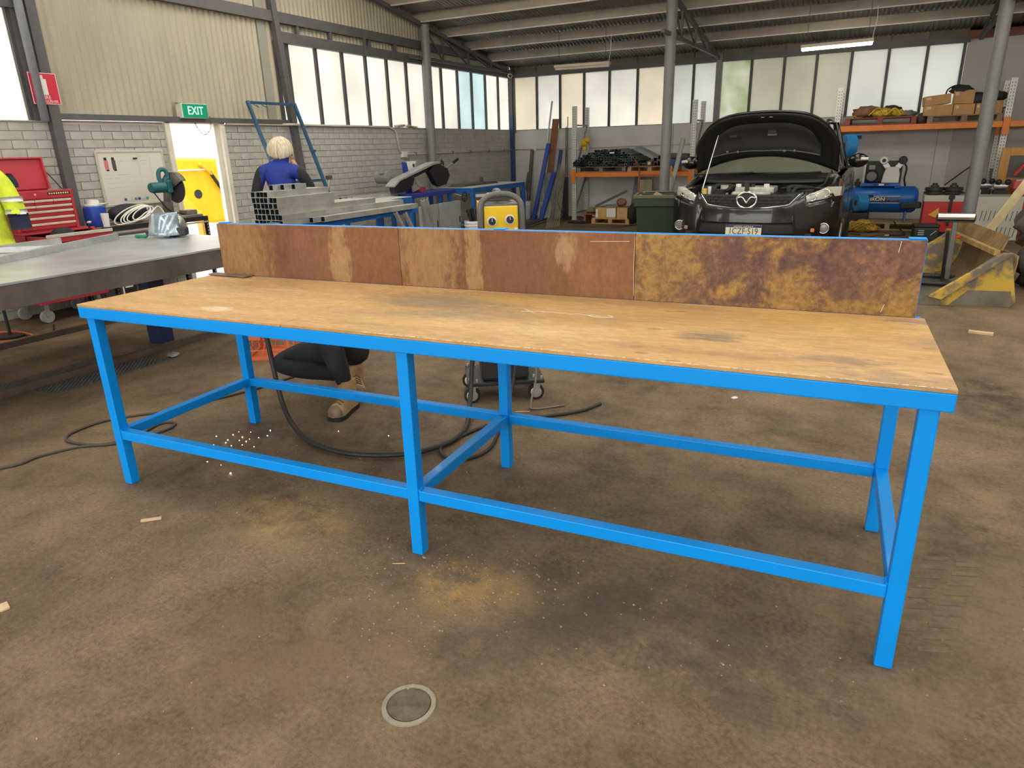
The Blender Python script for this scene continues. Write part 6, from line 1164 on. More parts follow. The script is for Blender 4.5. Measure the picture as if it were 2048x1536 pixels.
for i in range(9):
    q = MB(); q.box((bn.location.x+random.uniform(-.18, .2), bn.location.y+random.uniform(-.18, .18), .775+random.uniform(.0, .10)), (random.uniform(.08, .2), random.uniform(.06, .14), random.uniform(.04, .12)), (random.uniform(-.5, .5), random.uniform(-.5, .5), random.uniform(0, 3))); tag(q.build('rubbish', M('rub%d' % (i % 3), ((.55, .48, .33), (.30, .22, .12), (.62, .60, .55))[i % 3], .8), bevel=.004), 'scrap of pale rubbish inside the green wheelie bin', 'rubbish', 'rubbish in the wheelie bin')
# ---- the car, nose towards us.  local frame: origin on the floor under the nose, +y towards its tail
CX, CY = 1.935, 5.98
car = thing('car', 'black sport utility car with its bonnet open beside the green bin', 'car', (CX, CY, 0)); car.scale = (1, 1, 1.05)
m_paint = M('car_paint', (.008, .0055, .0055), .20, coat=.5, spec=.4); m_ctrim = M('car_trim', (.012, .012, .013), .55); m_chrome = M('chrome', (.75, .75, .74), .12, metal=1.0); m_bay = M('bay_dark', (.018, .018, .018), .6, var=.4, vscale=12)
m_glass = M('tinted_glass', (.10, .11, .085), .05, trans=.35, coat=.5); m_lamp = M('lamp_lens', (.46, .45, .38), .14, coat=.8, var=.12, vscale=10); m_under = M('bonnet_liner', (.030, .029, .027), .75, var=.2, vscale=6, bump=.1)
HW = .90
def fz_top(x): return .925+.085*min(1, abs(x)/HW)**1.5
def face_y(x, z):
    a = abs(x)/HW; y = .03+.50*a**3.0+.05*a*a
    y += .10*max(0, (z-.80)/.25)**1.5 + .06*max(0, (.45-z)/.25)**2 - .025*math.exp(-((z-.60)/.12)**2)*(1-a**4)
    return y
NX = 48
def fascia(name, zlo, zhi, mat, xr=1.0, off=0.0, nx=NX, nz=10, th=.02, par=None):
    q = MB(); q.grid(nx, nz, lambda u, v: ((lambda x: (x, face_y(x, zlo(x)+(zhi(x)-zlo(x))*v)+off, zlo(x)+(zhi(x)-zlo(x))*v))((2*u-1)*HW*xr)), th=-th); return q.build(name, mat, par or car, smooth=True)
# bumper skin is in bands so that grille openings stay open
def gr_lo(x): return .815+.03*(abs(x)/.42)**2 if abs(x) < .42 else .845+(abs(x)-.42)*1.1
fascia('bumper_skin', lambda x: .66 if abs(x) < .50 else .30, lambda x: min(fz_top(x)-.0, gr_lo(x)) if abs(x) < .56 else (.86+.05*(abs(x)-.56)/.34), m_paint, nx=72)
fascia('lower_grille_band', lambda x: .56, lambda x: .665, m_ctrim, xr=.56, off=.012)
fascia('lower_grille_back', lambda x: .36, lambda x: .565, m_bay, xr=.56, off=.055)
fascia('chin', lambda x: .24, lambda x: .37, m_ctrim, xr=.98, off=.02)
fascia('grille_back', lambda x: gr_lo(x)-.01, lambda x: .925, m_bay, xr=.60, off=.05)
def hexbar(name, z0, z1, x0, off, rows, cols, mat, fade=False):
    g = MB(); dx = 2*x0/cols; dz = (z1-z0)/rows
    for r in range(rows+1):
        for c in range(cols):
            xa = -x0+c*dx; xb = xa+dx; z = z0+r*dz
            if r == 0 and z < gr_lo((xa+xb)/2)-.02 and fade: continue
            g.bar((xa, face_y(xa, z)+off, z), (xb, face_y(xb, z)+off, z), .008, .007)
            if r < rows:
                xm = xa+(dx*.5 if r % 2 else 0); g.bar((xm, face_y(xm, z)+off, z), (xm+dx*.08, face_y(xm, z+dz)+off, z+dz), .007, .007)
    o = g.build(name, mat, car); o['kind'] = 'stuff'; return o
hexbar('grille_mesh', .835, .925, .44, .02, 3, 14, m_ctrim, True); hexbar('lower_grille_mesh', .38, .555, .48, .03, 4, 14, m_ctrim)
q = MB(); q.tube([(x, face_y(x, gr_lo(x))-.004, gr_lo(x)) for x in [-.53+1.06*i/30 for i in range(31)]], .007, 6); q.build('grille_trim', m_chrome, car, smooth=True)
fascia('slam_panel', lambda x: .91, lambda x: .935, m_ctrim, xr=.62, off=.07)
# headlights
for s in (-1, 1):
    def hl(u, v, s=s):
        x = s*(.50+.385*u); z0 = .855+.060*u; z1 = .90+.105*min(1, u*1.5)-.025*max(0, u-.7); z = z0+(z1-z0)*v; return (x, face_y(x, z)-.010-.012*math.sin(PI*v)*math.sin(PI*min(1, u+.05)), z)
    q = MB(); q.grid(20, 8, hl, flip=(s < 0)); h_ = q.build('headlight', m_lamp, car, smooth=True)
    for k, u in enumerate((.34, .64)):
        c = Vector(hl(u, .5)); q = MB(); q.tube([c+Vector((.042*math.cos(t), -.008+.03*s*.0, .036*math.sin(t))) for t in [i*PI/8 for i in range(16)]], .006, 5, closed=True); q.build('lamp_ring', m_chrome, h_, smooth=True)
    q = MB(); q.grid(12, 3, lambda u, v, s=s: (s*(.52+.37*u), face_y(s*(.52+.37*u), .85+.06*u)-.004+.001, .835+.055*u+.016*v), flip=(s < 0)); q.build('lamp_lower_trim', m_paint, car, smooth=True)
    # fender from the lamp back to the door
    def fend(u, v, s=s):
        y = .40+.86*u
        prof = [(.30, .90), (.62, .905), (.88, .90), (.98, .865), (1.035, .80), (1.05, .70)]
        k = v*(len(prof)-1); i = min(int(k), len(prof)-2); t = k-i; z = prof[i][0]*(1-t)+prof[i+1][0]*t; x = prof[i][1]*(1-t)+prof[i+1][1]*t
        if z > .9: z += (-.05*(1-u)+.06*u)
        fx = 1-.10*max(0, 1-u*3)**2
        return (s*x*fx, y, z)
    q = MB(); q.grid(14, 15, fend, th=.012*s, flip=(s < 0)); q.build('fender', m_paint, car, smooth=True)
    q = MB(); q.lathe([(.10, -.11), (.30, -.11), (.345, -.08), (.35, 0), (.345, .08), (.30, .11), (.10, .11)], (s*.80, 1.0, .35), 'x', 32); w_ = q.build('wheel', m_rub, car, auto=35)
    q = MB(); q.lathe([(0, .112*s), (.05, .118*s), (.24, .115*s), (.25, .10*s)], (s*.80, 1.0, .35), 'x', 28); q.build('rim', m_galv, w_, auto=35)
    q = MB(); q.lathe([(.10, -.11), (.30, -.11), (.345, -.08), (.35, 0), (.345, .08), (.30, .11), (.10, .11)], (s*.80, 3.72, .35), 'x', 32); w_ = q.build('wheel', m_rub, car, auto=35)
    # fog lamps
    x = s*.74; z = .60; y = face_y(x, z)-.012
    q = MB(); q.grid(10, 6, lambda u, v, s=s: (s*(.585+.265*u), face_y(s*(.585+.265*u), .55+.11*v)-.003, .535+.02*u+.115*v+.02*math.sin(u*PI)), flip=(s < 0)); q.build('fog_surround', m_ctrim, car, smooth=True)
    q = MB(); q.lathe([(0, -.012), (.036, -.010), (.046, 0), (.046, .03)], (x+s*.03, y-.012, z+.005), 'y', 22); f_ = q.build('fog_lamp', M('fog_lens', (.20, .20, .19), .12, coat=.6), car, auto=35); q = MB(); q.tube([(x+s*.03+.050*math.cos(t), y-.016, z+.005+.050*math.sin(t)) for t in [i*PI/10 for i in range(20)]], .006, 6, closed=True); q.build('fog_ring', m_chrome, f_, smooth=True)
    q = MB(); q.box((s*.645, face_y(s*.645, .59)-.012, .592), (.085, .02, .036), (0, 0, .12*s)); q.build('indicator', M('indicator_amber', (.60, .20, .08), .3) if s > 0 else M('indicator_pink', (.42, .28, .27), .3), car, bevel=.006)
    # mirrors
    q = MB(); q.sphere((s*.985, 1.62, 1.225), .10, 16, 10, (1.1, .62, .78)); mi = q.build('mirror', m_paint, car, smooth=True)
    q = MB(); q.box((s*1.05, 1.552, 1.24), (.09, .02, .032), (0, 0, .25*s)); q.build('mirror_indicator', m_lamp, mi, bevel=.008)
    q = MB(); q.bar((s*.86, 1.66, 1.15), (s*.96, 1.64, 1.17), .05, .03); q.build('mirror_arm', m_ctrim, mi)
    # body side behind the fender
    def side(u, v, s=s):
        y = 1.262+3.12*u; z = .28+.80*v+.05*u*v; bul = .905-.03*(1-math.sin(PI*min(1, v*1.05)))-.045*max(0, u-.8)*5*.2
        return (s*(bul-.02*max(0, v-.8)*5), y, z)
    q = MB(); q.grid(20, 8, side, th=.012*s, flip=(s < 0)); sd_ = q.build('body_side', m_paint, car, smooth=True)
    for uy in (2.35, 3.35): q = MB(); q.box((s*.902, uy, .68), (.008, .006, .72)); q.build('door_gap', m_ctrim, sd_)
    # greenhouse pillar line and side glass
    def gh(u, v, s=s):
        y0 = 1.30+2.95*u; y1 = 2.12+1.75*u; y = y0+(y1-y0)*v; return (s*(.74-.17*v+.05*math.sin(PI*u)), y, 1.075+.05*u+(.545)*v)
    q = MB(); q.grid(16, 8, gh, flip=(s < 0)); q.build('side_glass', m_glass, car, smooth=True)
    for ua, ub in ((0, 0), (.36, .36), (.68, .68), (1, 1)):
        q = MB(); q.tube([Vector(gh(ua, k/6))+Vector((.004*s, 0, 0)) for k in range(7)], .032 if ua in (0, 1) else .022, 8); q.build('pillar', m_paint, car, smooth=True)
# windscreen, roof, tail
q = MB(); q.grid(20, 10, lambda u, v: ((2*u-1)*(.73-.19*v), 1.12+.17*(abs(2*u-1))**2+.86*v, 1.10+.53*v+.02*(1-(2*u-1)**2)), flip=True); q.build('windscreen', M('windscreen_glass', (.16, .165, .12), .06, trans=.25, coat=.6), car, smooth=True)
q = MB(); q.grid(16, 16, lambda u, v: ((2*u-1)*(.60), 2.0+1.95*v, 1.625+.045*(1-(2*u-1)**2)+.03*math.sin(PI*v)-.05*v*v), th=-.02, flip=False); q.build('roof', m_paint, car, smooth=True)
for s in (-1, 1): q = MB(); q.tube(catmull([(s*.56, 2.15, 1.64), (s*.56, 2.4, 1.68), (s*.56, 3.5, 1.66), (s*.55, 3.8, 1.60)], 5), .016, 8); q.build('roof_rail', m_ctrim, car, smooth=True)
q = MB(); q.grid(12, 8, lambda u, v: ((2*u-1)*(.86-.26*v*v), 4.40-.48*v*v, .35+1.26*v), th=.02); q.build('tailgate', m_paint, car, smooth=True)
bx('floor_pan', (-.78, .45, .26), (.78, 4.3, .34), m_ctrim, car); bx('seat_row', (-.62, 2.2, .35), (.62, 2.5, 1.15), m_bay, car, .05)
for s in (-1, 1): bx('front_seat', (s*.36-.24, 1.95, .35), (s*.36+.24, 2.15, 1.25), m_bay, car, .06)
q = MB(); q.tube([(.36+.17*math.cos(t), 1.62+.06*math.sin(t), 1.02+.16*math.sin(t)) for t in [i*PI/10 for i in range(20)]], .014, 6, closed=True); q.build('steering_wheel', m_ctrim, car, smooth=True); bx('dashboard', (-.72, 1.36, .75), (.72, 1.62, 1.08), m_bay, car, .04)
# engine bay
bx('bay_floor', (-.66, .16, .50), (.66, 1.2, .56), m_bay, car); bx('firewall', (-.72, 1.17, .5605), (.72, 1.22, 1.08), m_bay, car)
for s in (-1, 1): bx('inner_wing', (s*.70-.03, .45, .5605), (s*.70+.03, 1.165, 1.0), m_bay, car)
q = MB(); q.grid(24, 3, lambda u, v: ((2*u-1)*.74, .98+.16*v+.14*(2*u-1)**2, 1.02+.09*v), th=.02, flip=True); cw_ = q.build('cowl', m_ctrim, car, smooth=True)
for s in (-.5, .25): q = MB(); q.tube([(s-.30, 1.04, 1.105), (s, 1.02, 1.115), (s+.38, 1.12, 1.12)], .010, 6); q.build('wiper', m_ctrim, cw_, smooth=True)
m_eng = M('engine_alloy', (.50, .48, .42), .45, metal=.6, var=.3, vscale=14)
eg = bx('engine_block', (-.24, .42, .57), (.26, .80, .93), m_bay, car, .02); bx('cam_cover', (-.20, .44, .9305), (.22, .76, 1.0), m_eng, eg, .015); bx('heat_shield', (-.22, .34, .80), (.20, .415, .96), m_eng, eg, .02)
for x in (-.17, -.02, .13): cy('coil_cap', (x, .50, 1.0), (x, .50, 1.03), .03, m_wht if x != -.02 else m_blk, eg, n=14)
bx('battery', (.38, .55, .57), (.62, .78, .97), m_bay, car, .01); bx('air_box', (.36, .28, .70), (.64, .50, .95), m_ctrim, car, .03); bx('fuse_box', (-.62, .62, .70), (-.40, .95, 1.0), m_ctrim, car, .02)
cy('coolant_tank', (-.36, .38, .70), (-.36, .38, .98), .075, m_bay, car, n=18); cy('washer_cap', (-.52, .36, .93), (-.52, .36, .99), .03, M('cap_yellow', (.65, .55, .10), .5), car, n=12); cy('oil_filter', (-.32, .48, .92), (-.32, .48, 1.02), .045, m_lamp, car, n=14); cy('reservoir_cap', (-.47, .40, .92), (-.47, .40, 1.01), .02, m_wht, car, n=12)
random.seed(9)
for i in range(8):
    x0 = random.uniform(-.55, .5); q = MB(); q.tube(catmull([(x0, .3+random.uniform(0, .2), .90), (x0+random.uniform(-.05, .2), .5, .985+random.uniform(0, .05)), (x0+random.uniform(-.1, .3), .7, .97), (x0+random.uniform(-.1, .2), .95, .94)], 5), random.choice((.012, .018, .024)), 8); q.build('engine_hose', random.choice((m_rub, m_rub, m_galv)), car, smooth=True)
# bonnet, propped open
HA = math.radians(60)
def bon(x, s_, dz=0.0):   # s_: distance from hinge towards the nose edge; dz: offset normal to panel (towards the nose side = underside)
    y = 1.22-s_*math.cos(HA)-dz*math.sin(HA); z = 1.115+s_*math.sin(HA)-dz*math.cos(HA); return Vector((x, y, z))
def b_front(x):
    a = min(1, abs(x)/.80); return .745-.09*a*a-.32*a**5
def b_rear(x):
    a = min(1, abs(x)/.80); return .19*(1-a*a)
def b_w(v): return .80
def bon_srf(off, k, ins=0.0):
    def fn(u, v):
        x = (2*u-1)*(.80-ins); s0, s1 = b_rear(x)+ins, b_front(x)-ins; s_ = s0+(s1-s0)*v
        crown = .05*(1-(x/.8)**2)*math.sin(PI*min(1, .15+.85*v)); return bon(x, s_, off-crown-k*0)
    return fn
q = MB(); q.grid(36, 14, bon_srf(0, 0), th=.012, flip=True); hood = q.build('bonnet', m_paint, car, smooth=True)
q = MB(); q.grid(36, 14, bon_srf(.016, 0, .02), th=.004, flip=True); q.build('bonnet_frame', M('frame_black', (.010, .010, .011), .45), hood, smooth=True)
def liner(u, v):
    x = (2*u-1)*.60; a = abs(x)/.60; s0, s1 = b_rear(x)+.10+.04*a, b_front(x)-.12-.14*a**5; s_ = s0+(s1-s0)*v; crown = .05*(1-(x/.8)**2)*math.sin(PI*min(1, .15+.85*v)); return bon(x, s_, .030-crown+.018*min(1, 8*min(v, 1-v))*min(1, 8*min(u, 1-u)))
q = MB(); q.grid(30, 12, liner, flip=True); q.build('bonnet_liner', m_under, hood, smooth=True)
q = MB(); q.tube([bon((2*i/24-1)*.60, b_rear((2*i/24-1)*.60)+.10+.04*abs(2*i/24-1), .045-.02) for i in range(25)], .007, 6); q.build('liner_seam', M('seam_grey', (.10, .10, .10), .4), hood, smooth=True)
for x, s_ in ((.08, .53), (-.35, .49)): q = MB(); q.box(bon(x, s_, .010), (.09, .012, .075), (HA-PI/2, 0, 0)); q.build('latch_recess', m_sawk, hood, bevel=.004)
q = MB(); q.box(bon(.08, .48, .012), (.10, .014, .03), (HA-PI/2, 0, 0)); q.build('striker', M('str_grey', (.16, .16, .15), .4), hood, bevel=.004)
for x in (.03, .12): q = MB(); q.box(bon(x-.06, .68, .0), (.035, .006, .012), (HA-PI/2, 0, 0)); q.build('caution_label', m_wht, hood)
for x in (.22, .33, -.30, -.42): q = MB(); q.sphere(bon(x, .30, .052), .016, 10, 6); q.build('rubber_stop', M('stop_grey', (.14, .14, .13), .5), hood, smooth=True)
q = MB(); q.cyl((-.56, .42, .96), bon(-.52, .50, .035), .006, n=8); q.build('prop_rod', m_galv, car)
# badge and plate
bdg = MB(); by = face_y(0, .90)-.022
bdg.tube([(-.0+.100*math.cos(t), by+.01*abs(math.cos(t)), .895+.077*math.sin(t)) for t in [i*PI/16 for i in range(32)]], .0125, 8, closed=True); bd = bdg.build('badge_ring', m_chrome, car, smooth=True)
q = MB(); q.sphere((0, by+.012, .895), .088, 20, 8, (1, .08, .76)); q.build('badge_field', m_sawk, bd, smooth=True)
q = MB(); q.tube(catmull([(-.088, by-.004, .915), (-.05, by-.008, .925), (-.018, by-.01, .895), (0, by-.01, .868), (.018, by-.01, .895), (.05, by-.008, .925), (.088, by-.004, .915)], 5), .0085, 8); q.build('badge_wing', m_chrome, bd, smooth=True)
py_ = face_y(0, .60)-.028; pl = bx('number_plate', (-.186, py_, .548), (.186, py_+.008, .650), M('plate_cream', (.80, .74, .55), .4), car, .004)
bx('plate_header', (-.184, py_-.001, .628), (.184, py_-.0001, .649), M('plate_navy', (.01, .02, .12), .4), pl, 0); bx('plate_frame', (-.196, py_+.003, .528), (.196, py_+.012, .547), m_blk, pl, .003); bx('plate_frame', (-.196, py_+.003, .651), (.196, py_+.012, .664), m_blk, pl, .003)
mtx = M('plate_ink', (.03, .035, .07), .5); text_obj('plate_number', '1CZF·519', .088, mtx, pl, (0, py_-.0012, .588), (PI/2, 0, 0), .0004, sx=.86); text_obj('plate_header_text', 'WESTERN  AUSTRALIA', .020, m_wht, pl, (0, py_-.0015, .637), (PI/2, 0, 0), .0003); text_obj('frame_text', 'SOUTH WEST USED CARS', .018, m_wht, pl, (0, py_+.0025, .5375), (PI/2, 0, 0), .0003)
# ================================================================== RIGHT SIDE
m_rblue = M('reel_blue', (.02, .25, .62), .38, var=.08); m_cblue = M('compressor_blue', (.012, .13, .50), .35, var=.08)
def hose_reel(label, c, r, rz):
    t = thing('hose_reel', label, 'hose reel', c, rz)
    q = MB(); q.lathe([(r*.30, -.085), (r*.9, -.085), (r, -.07), (r, .07), (r*.9, .085), (r*.30, .085)], axis='x', n=32); q.build('case', m_rblue, t, auto=35)
    q = MB(); q.lathe([(0, -.09), (r*.32, -.09), (r*.32, -.075), (0, -.075)], axis='x', n=20); q.build('hub', m_blk, t, auto=35)
    bx('hose_guide', (-.05, -.06, r*.55), (.19, .05, r*.98), m_rblue, t, .01); bx('guide_slot', (.04, -.066, r*.62), (.17, -.0605, r*.88), m_blk, t, .002); bx('wall_bracket', (-.05, r*.5, -.06), (.05, r*1.08, .06), m_galv, t, .003)
    return t
hose_reel('blue hose reel mounted above the car mirror on the tall rack', (2.62, 12.10, 1.40), .20, .45); hose_reel('blue hose reel standing in front of the compressor tank', (2.93, 11.86, .47), .15, .45)
q = MB(); q.bar((2.36, 12.42, 1.40), (2.5, 12.28, 1.40), .04, .04); tag(q.build('reel_bracket', m_galv), 'steel arm joining the upper hose reel to the rack', 'bracket')
q = MB(); q.tube(catmull([(2.62, 12.05, 1.25), (2.66, 12.0, .9), (2.68, 11.8, .5), (2.70, 11.5, .15), (2.78, 11.3, .012), (3.0, 11.1, .012)], 6), .010, 6); tag(q.build('air_line', m_cab, smooth=True), 'dark air line hanging from the upper hose reel to the floor', 'hose')
q = MB(); q.box((2.93, 11.9, .155), (.30, .26, .30)); tag(q.build('black_drum', m_sawk, bevel=.02), 'black box under the lower blue hose reel', 'box')
blob('blue_film', (2.62, 11.75, .50), .14, (.7, .6, 1.3), M('film_blue', (.05, .16, .50), .25, var=.5, vscale=20, bump=.8, bscale=25), 'crumpled shiny blue film hanging beside the car', 'film', 41, .4)
pallet('pale pallet under the blue compressor', 2.80, 3.98, 11.95, 12.75, 0, M('pale_pine', (.48, .36, .20), .75, var=.2), nb=5, h=.125)
cp = thing('air_compressor', 'blue belt driven air compressor on the floor pallet', 'compressor', (3.30, 12.32, .1255))
q = MB(); q.lathe([(0, -.56), (.12, -.555), (.19, -.53), (.225, -.48), (.225, .43), (.19, .48), (.12, .505), (0, .51)], (0, 0, .37), 'x', 36); tk = q.build('tank', m_cblue, cp, auto=50)
for x in (-.40, .34):
    for y in (-.16, .16): q = MB(); q.bar((x, y*.9, .17), (x, y*1.15, 0), .09, .03, up=(1, 0, 0)); q.build('foot', m_cblue, cp, bevel=.004)
bx('top_plate', (-.40, -.17, .60), (.20, .17, .655), m_cblue, cp, .008)
for x in (-.22, -.04): bx('plate_slot', (x, -.1725, .62), (x+.07, -.1705, .64), m_blk, cp, 0)
bx('plate_label', (-.13, -.1725, .615), (-.05, -.1705, .645), m_wht, cp, 0); bx('tank_strap', (.12, -.15, .575), (.20, .15, .5995), m_cblue, cp, .004)
q = MB(); q.grid(18, 8, lambda u, v: (-.30+.52*u, -.2265*math.cos(-.18+.50*v-.02), .37+.2265*math.sin(-.18+.50*v-.02))); pn = q.build('name_panel', M('panel_dark', (.03, .035, .06), .4), tk, smooth=True)
q = MB(); 
for v0 in (0, 1): q.tube([(-.30+.52*k/8, -.2275*math.cos(-.2+.5*v0), .37+.2275*math.sin(-.2+.5*v0)) for k in range(9)], .006, 5)
q.build('panel_border', m_wht, tk)
text_obj('name_lettering', 'IRON', .088, m_wht, tk, (-.12, -.2295, .385), (PI/2+.06, 0, 0), .002, sx=1.1, bold=.002); text_obj('name_lettering', 'AIR', .088, M('let_blue', (.03, .18, .60), .4), tk, (.10, -.2295, .385), (PI/2+.06, 0, 0), .002, sx=1.1, bold=.002)
bx('belt_guard', (-.38, -.04, .656), (.20, .03, 1.02), M('guard_mesh', (.035, .042, .04), .6), cp, .02); bx('guard_edge', (-.40, -.06, .656), (-.365, .04, 1.0), m_wht, cp, .005)
q = MB(); q.lathe([(.02, -.12), (.085, -.12), (.105, -.09), (.105, .02), (.06, .03)], (-.26, -.10, .77), 'y', 26); mo = q.build('motor', m_sawk, cp, auto=35); q = MB(); q.lathe([(0, -.126), (.075, -.124), (.08, -.118)], (-.26, -.10, .77), 'y', 22); q.build('fan_cover', M('fan_grey', (.16, .16, .16), .5), mo, auto=35); bx('terminal_box', (-.32, -.16, .88), (-.22, -.06, .95), M('tb_grey', (.24, .24, .22), .5), mo, .006)
q = MB(); q.prism([(-.10, .656), (.17, .656), (.17, .80), (.14, .92), (-.05, .92), (-.08, .80)], (-.20, -.02), Matrix(((1, 0, 0, 0), (0, 0, 1, 0), (0, 1, 0, 0), (0, 0, 0, 1)))); pm = q.build('pump_block', M('pump_white', (.66, .66, .63), .45), cp, bevel=.015)
for x, s in ((-.10, -1), (.19, 1)):
    q = MB(); q.bar((x-s*.08, -.11, .90), (x+s*.0, -.11, 1.0), .09, .09); q.build('cylinder', m_galv, pm, bevel=.01); q = MB(); q.lathe([(0, -.05), (.055, -.05), (.068, -.03), (.068, .03), (.04, .04)], (x-s*.0, -.15, 1.03), 'y', 22); fl = q.build('air_filter', m_wht if s < 0 else m_sawk, pm, auto=35); q = MB(); q.lathe([(0, -.056), (.03, -.056), (.032, -.048)], (x, -.15, 1.03), 'y', 16); q.build('filter_nut', m_blk, fl, auto=35)
q = MB(); q.tube(catmull([(-.04, -.10, 1.01), (.0, -.10, 1.07), (.06, -.10, 1.085), (.12, -.10, 1.07), (.16, -.10, 1.01)], 5), .013, 8); q.build('cooling_pipe', m_galv, pm, smooth=True)
q = MB(); q.tube(catmull([(.20, -.12, 1.0), (.26, -.10, .9), (.25, -.05, .72), (.28, 0, .60)], 5), .014, 8); q.build('delivery_pipe', m_blk, cp, smooth=True); cy('valve', (.30, -.05, .595), (.30, -.05, .68), .014, m_galv, cp, n=10); cy('gauge', (-.47, -.1, .70), (-.47, -.13, .70), .03, m_blk, cp, n=16); bx('pressure_switch', (-.52, -.06, .60), (-.42, .04, .67), m_blk, cp, .006)
blob('rope_heap', (2.96, 11.62, .09), .17, (1.55, .9, .62), M('rope_mustard', (.52, .34, .04), .8, var=.5, vscale=14, bump=1.0, bscale=14), 'heap of mustard yellow straps on the floor beside the compressor pallet', 'straps', 51, .45, 24)
for i in range(4):
    q = MB(); q.tube(catmull([(2.74+.06*i, 11.50-.02*i, .06), (2.85+.08*i, 11.45, .17), (3.0+.06*i, 11.5, .15), (3.14, 11.48+.03*i, .04)], 5), .014, 6); tag(q.build('rope_strand', M('rope_mustard', (.5, .3, .04)), smooth=True), ['mustard strap strand over the floor heap, leftmost', 'mustard strap strand over the floor heap, second from left', 'mustard strap strand over the floor heap, third from left', 'mustard strap strand over the floor heap, rightmost'][i], 'strap')
q = MB(); q.tube(catmull([(3.48, 11.95, .16), (3.55, 11.7, .08), (3.66, 11.4, .012), (3.62, 11.22, .012), (3.42, 11.12, .012)], 6), .010, 6); al = q.build('air_hose_end', m_cab, smooth=True); tag(al, 'short black air hose with a brass end in front of the compressor', 'hose'); cy('coupling', (3.42, 11.12, .012), (3.36, 11.10, .012), .014, M('brass', (.75, .65, .4), .3, metal=.8), al, n=10)
q = MB(); q.grid(16, 2, lambda u, v: (3.02+.78*u, 10.55+.05*math.sin(u*7)+.10*v, .012+.05*math.sin(u*5)**2), th=.006); tag(q.build('rubber_strap', M('strap_dull', (.09, .05, .05), .7), smooth=True), 'dull red and black rubber strip lying on the floor', 'strap')
# red and cream machine with pulleys
tm = thing('tyre_machine', 'red and cream machine with black pulleys beside the compressor', 'machine', (4.12, 11.25, 0)); m_mred = M('machine_red', (.55, .025, .02), .4, var=.06); m_cream = M('machine_cream', (.56, .54, .46), .5, var=.06)
bx('base_plinth', (-.27, -.22, 0), (.27, .22, .10), m_sawk, tm, .006); bx('red_body', (-.28, -.25, .1005), (.28, .25, .56), m_mred, tm, .008); bx('cream_top', (-.29, -.26, .5605), (.29, .26, .655), m_cream, tm, .008)
q = MB(); q.prism([(-.20, .36), (-.07, .47), (-.05, .30)], (-.2525, -.2505), Matrix(((1, 0, 0, 0), (0, 0, 1, 0), (0, 1, 0, 0), (0, 0, 0, 1)))); q.build('warning_triangle', M('warn_yellow', (.75, .42, .05), .5), tm)
bx('pedal_post', (.06, -.275, .20), (.10, -.2605, .655), m_blk, tm, .004); bx('pedal_head', (.04, -.285, .60), (.12, -.2605, .66), m_blk, tm, .006)
for x in (-.16, .10):
    q = MB(); q.lathe([(.10, .656), (.10, .67), (.14, .672), (.14, .70), (.11, .705), (.11, .715), (.13, .72), (.13, .765), (.06, .77), (.055, .80), (.035, .80), (.035, .83), (0, .83)], (x, -.04, 0), n=28); q.build('pulley', M('pulley_black', (.05, .05, .048), .5, metal=.4), tm, auto=35)
bx('belt_bar', (-.30, -.06, .672), (.26, -.02, .690), m_blk, tm, .003)
q = MB(); q.bar((-.31, -.12, .50), (-.60, -.08, .47), .10, .10); q.build('side_cylinder', m_sawk, tm, bevel=.02)
q = MB(); q.tube([(-.03, -.02, .80), (.18, -.5, 1.05), (.195, -1.62, 1.18)], .010, 6); q.build('air_line', m_cab, tm)
vc = thing('vented_cabinet', 'cream sheet metal cabinet with rows of vent slots behind the loader bucket', 'cabinet', (4.74, 11.25, 0)); bx('shell', (-.32, -.27, 0), (.38, .30, .64), m_cream, vc, .008)
for r, z in ((0, .36), (1, .12)):
    for k in range(11): q = MB(); q.box((.0+.055*k-.12+.01*r, -.2715, z), (.008, .003, .15), (0, .12, 0)); q.build('vent_slot', m_blk, vc)
q = MB(); q.cyl((4.40, 11.16, .706), (4.55, 11.10, .700), .05, n=16); og = q.build('angle_grinder', M('tool_orange', (.65, .12, .04), .4), auto=35); tag(og, 'orange power tool lying on the cream cabinet', 'power tool'); cy('tool_face', (4.55, 11.10, .700), (4.565, 11.095, .70), .04, m_wht, og, n=14)
tb = thing('battery_box', 'black toolbox with white marks on the floor before the red machine', 'toolbox', (3.90, 10.72, 0), .1); bx('body', (-.17, -.12, 0), (.17, .12, .20), M('tbx', (.022, .03, .026), .5), tb, .02); bx('lid', (-.175, -.125, .2005), (.175, .125, .25), M('tbx', (.022, .03, .026)), tb, .015)
for k, z in enumerate((.15, .12, .09)): bx('label_mark', (-.11, -.1215, z), (-.03, -.1203, z+.015), M('mark_grey', (.45, .47, .45), .6), tb, 0)
q = MB(); q.bar((.06, -.122, .09), (.13, -.122, .16), .012, .002, up=(0, 1, 0)); q.build('label_mark', M('mark_grey', (.45, .47, .45)), tb)
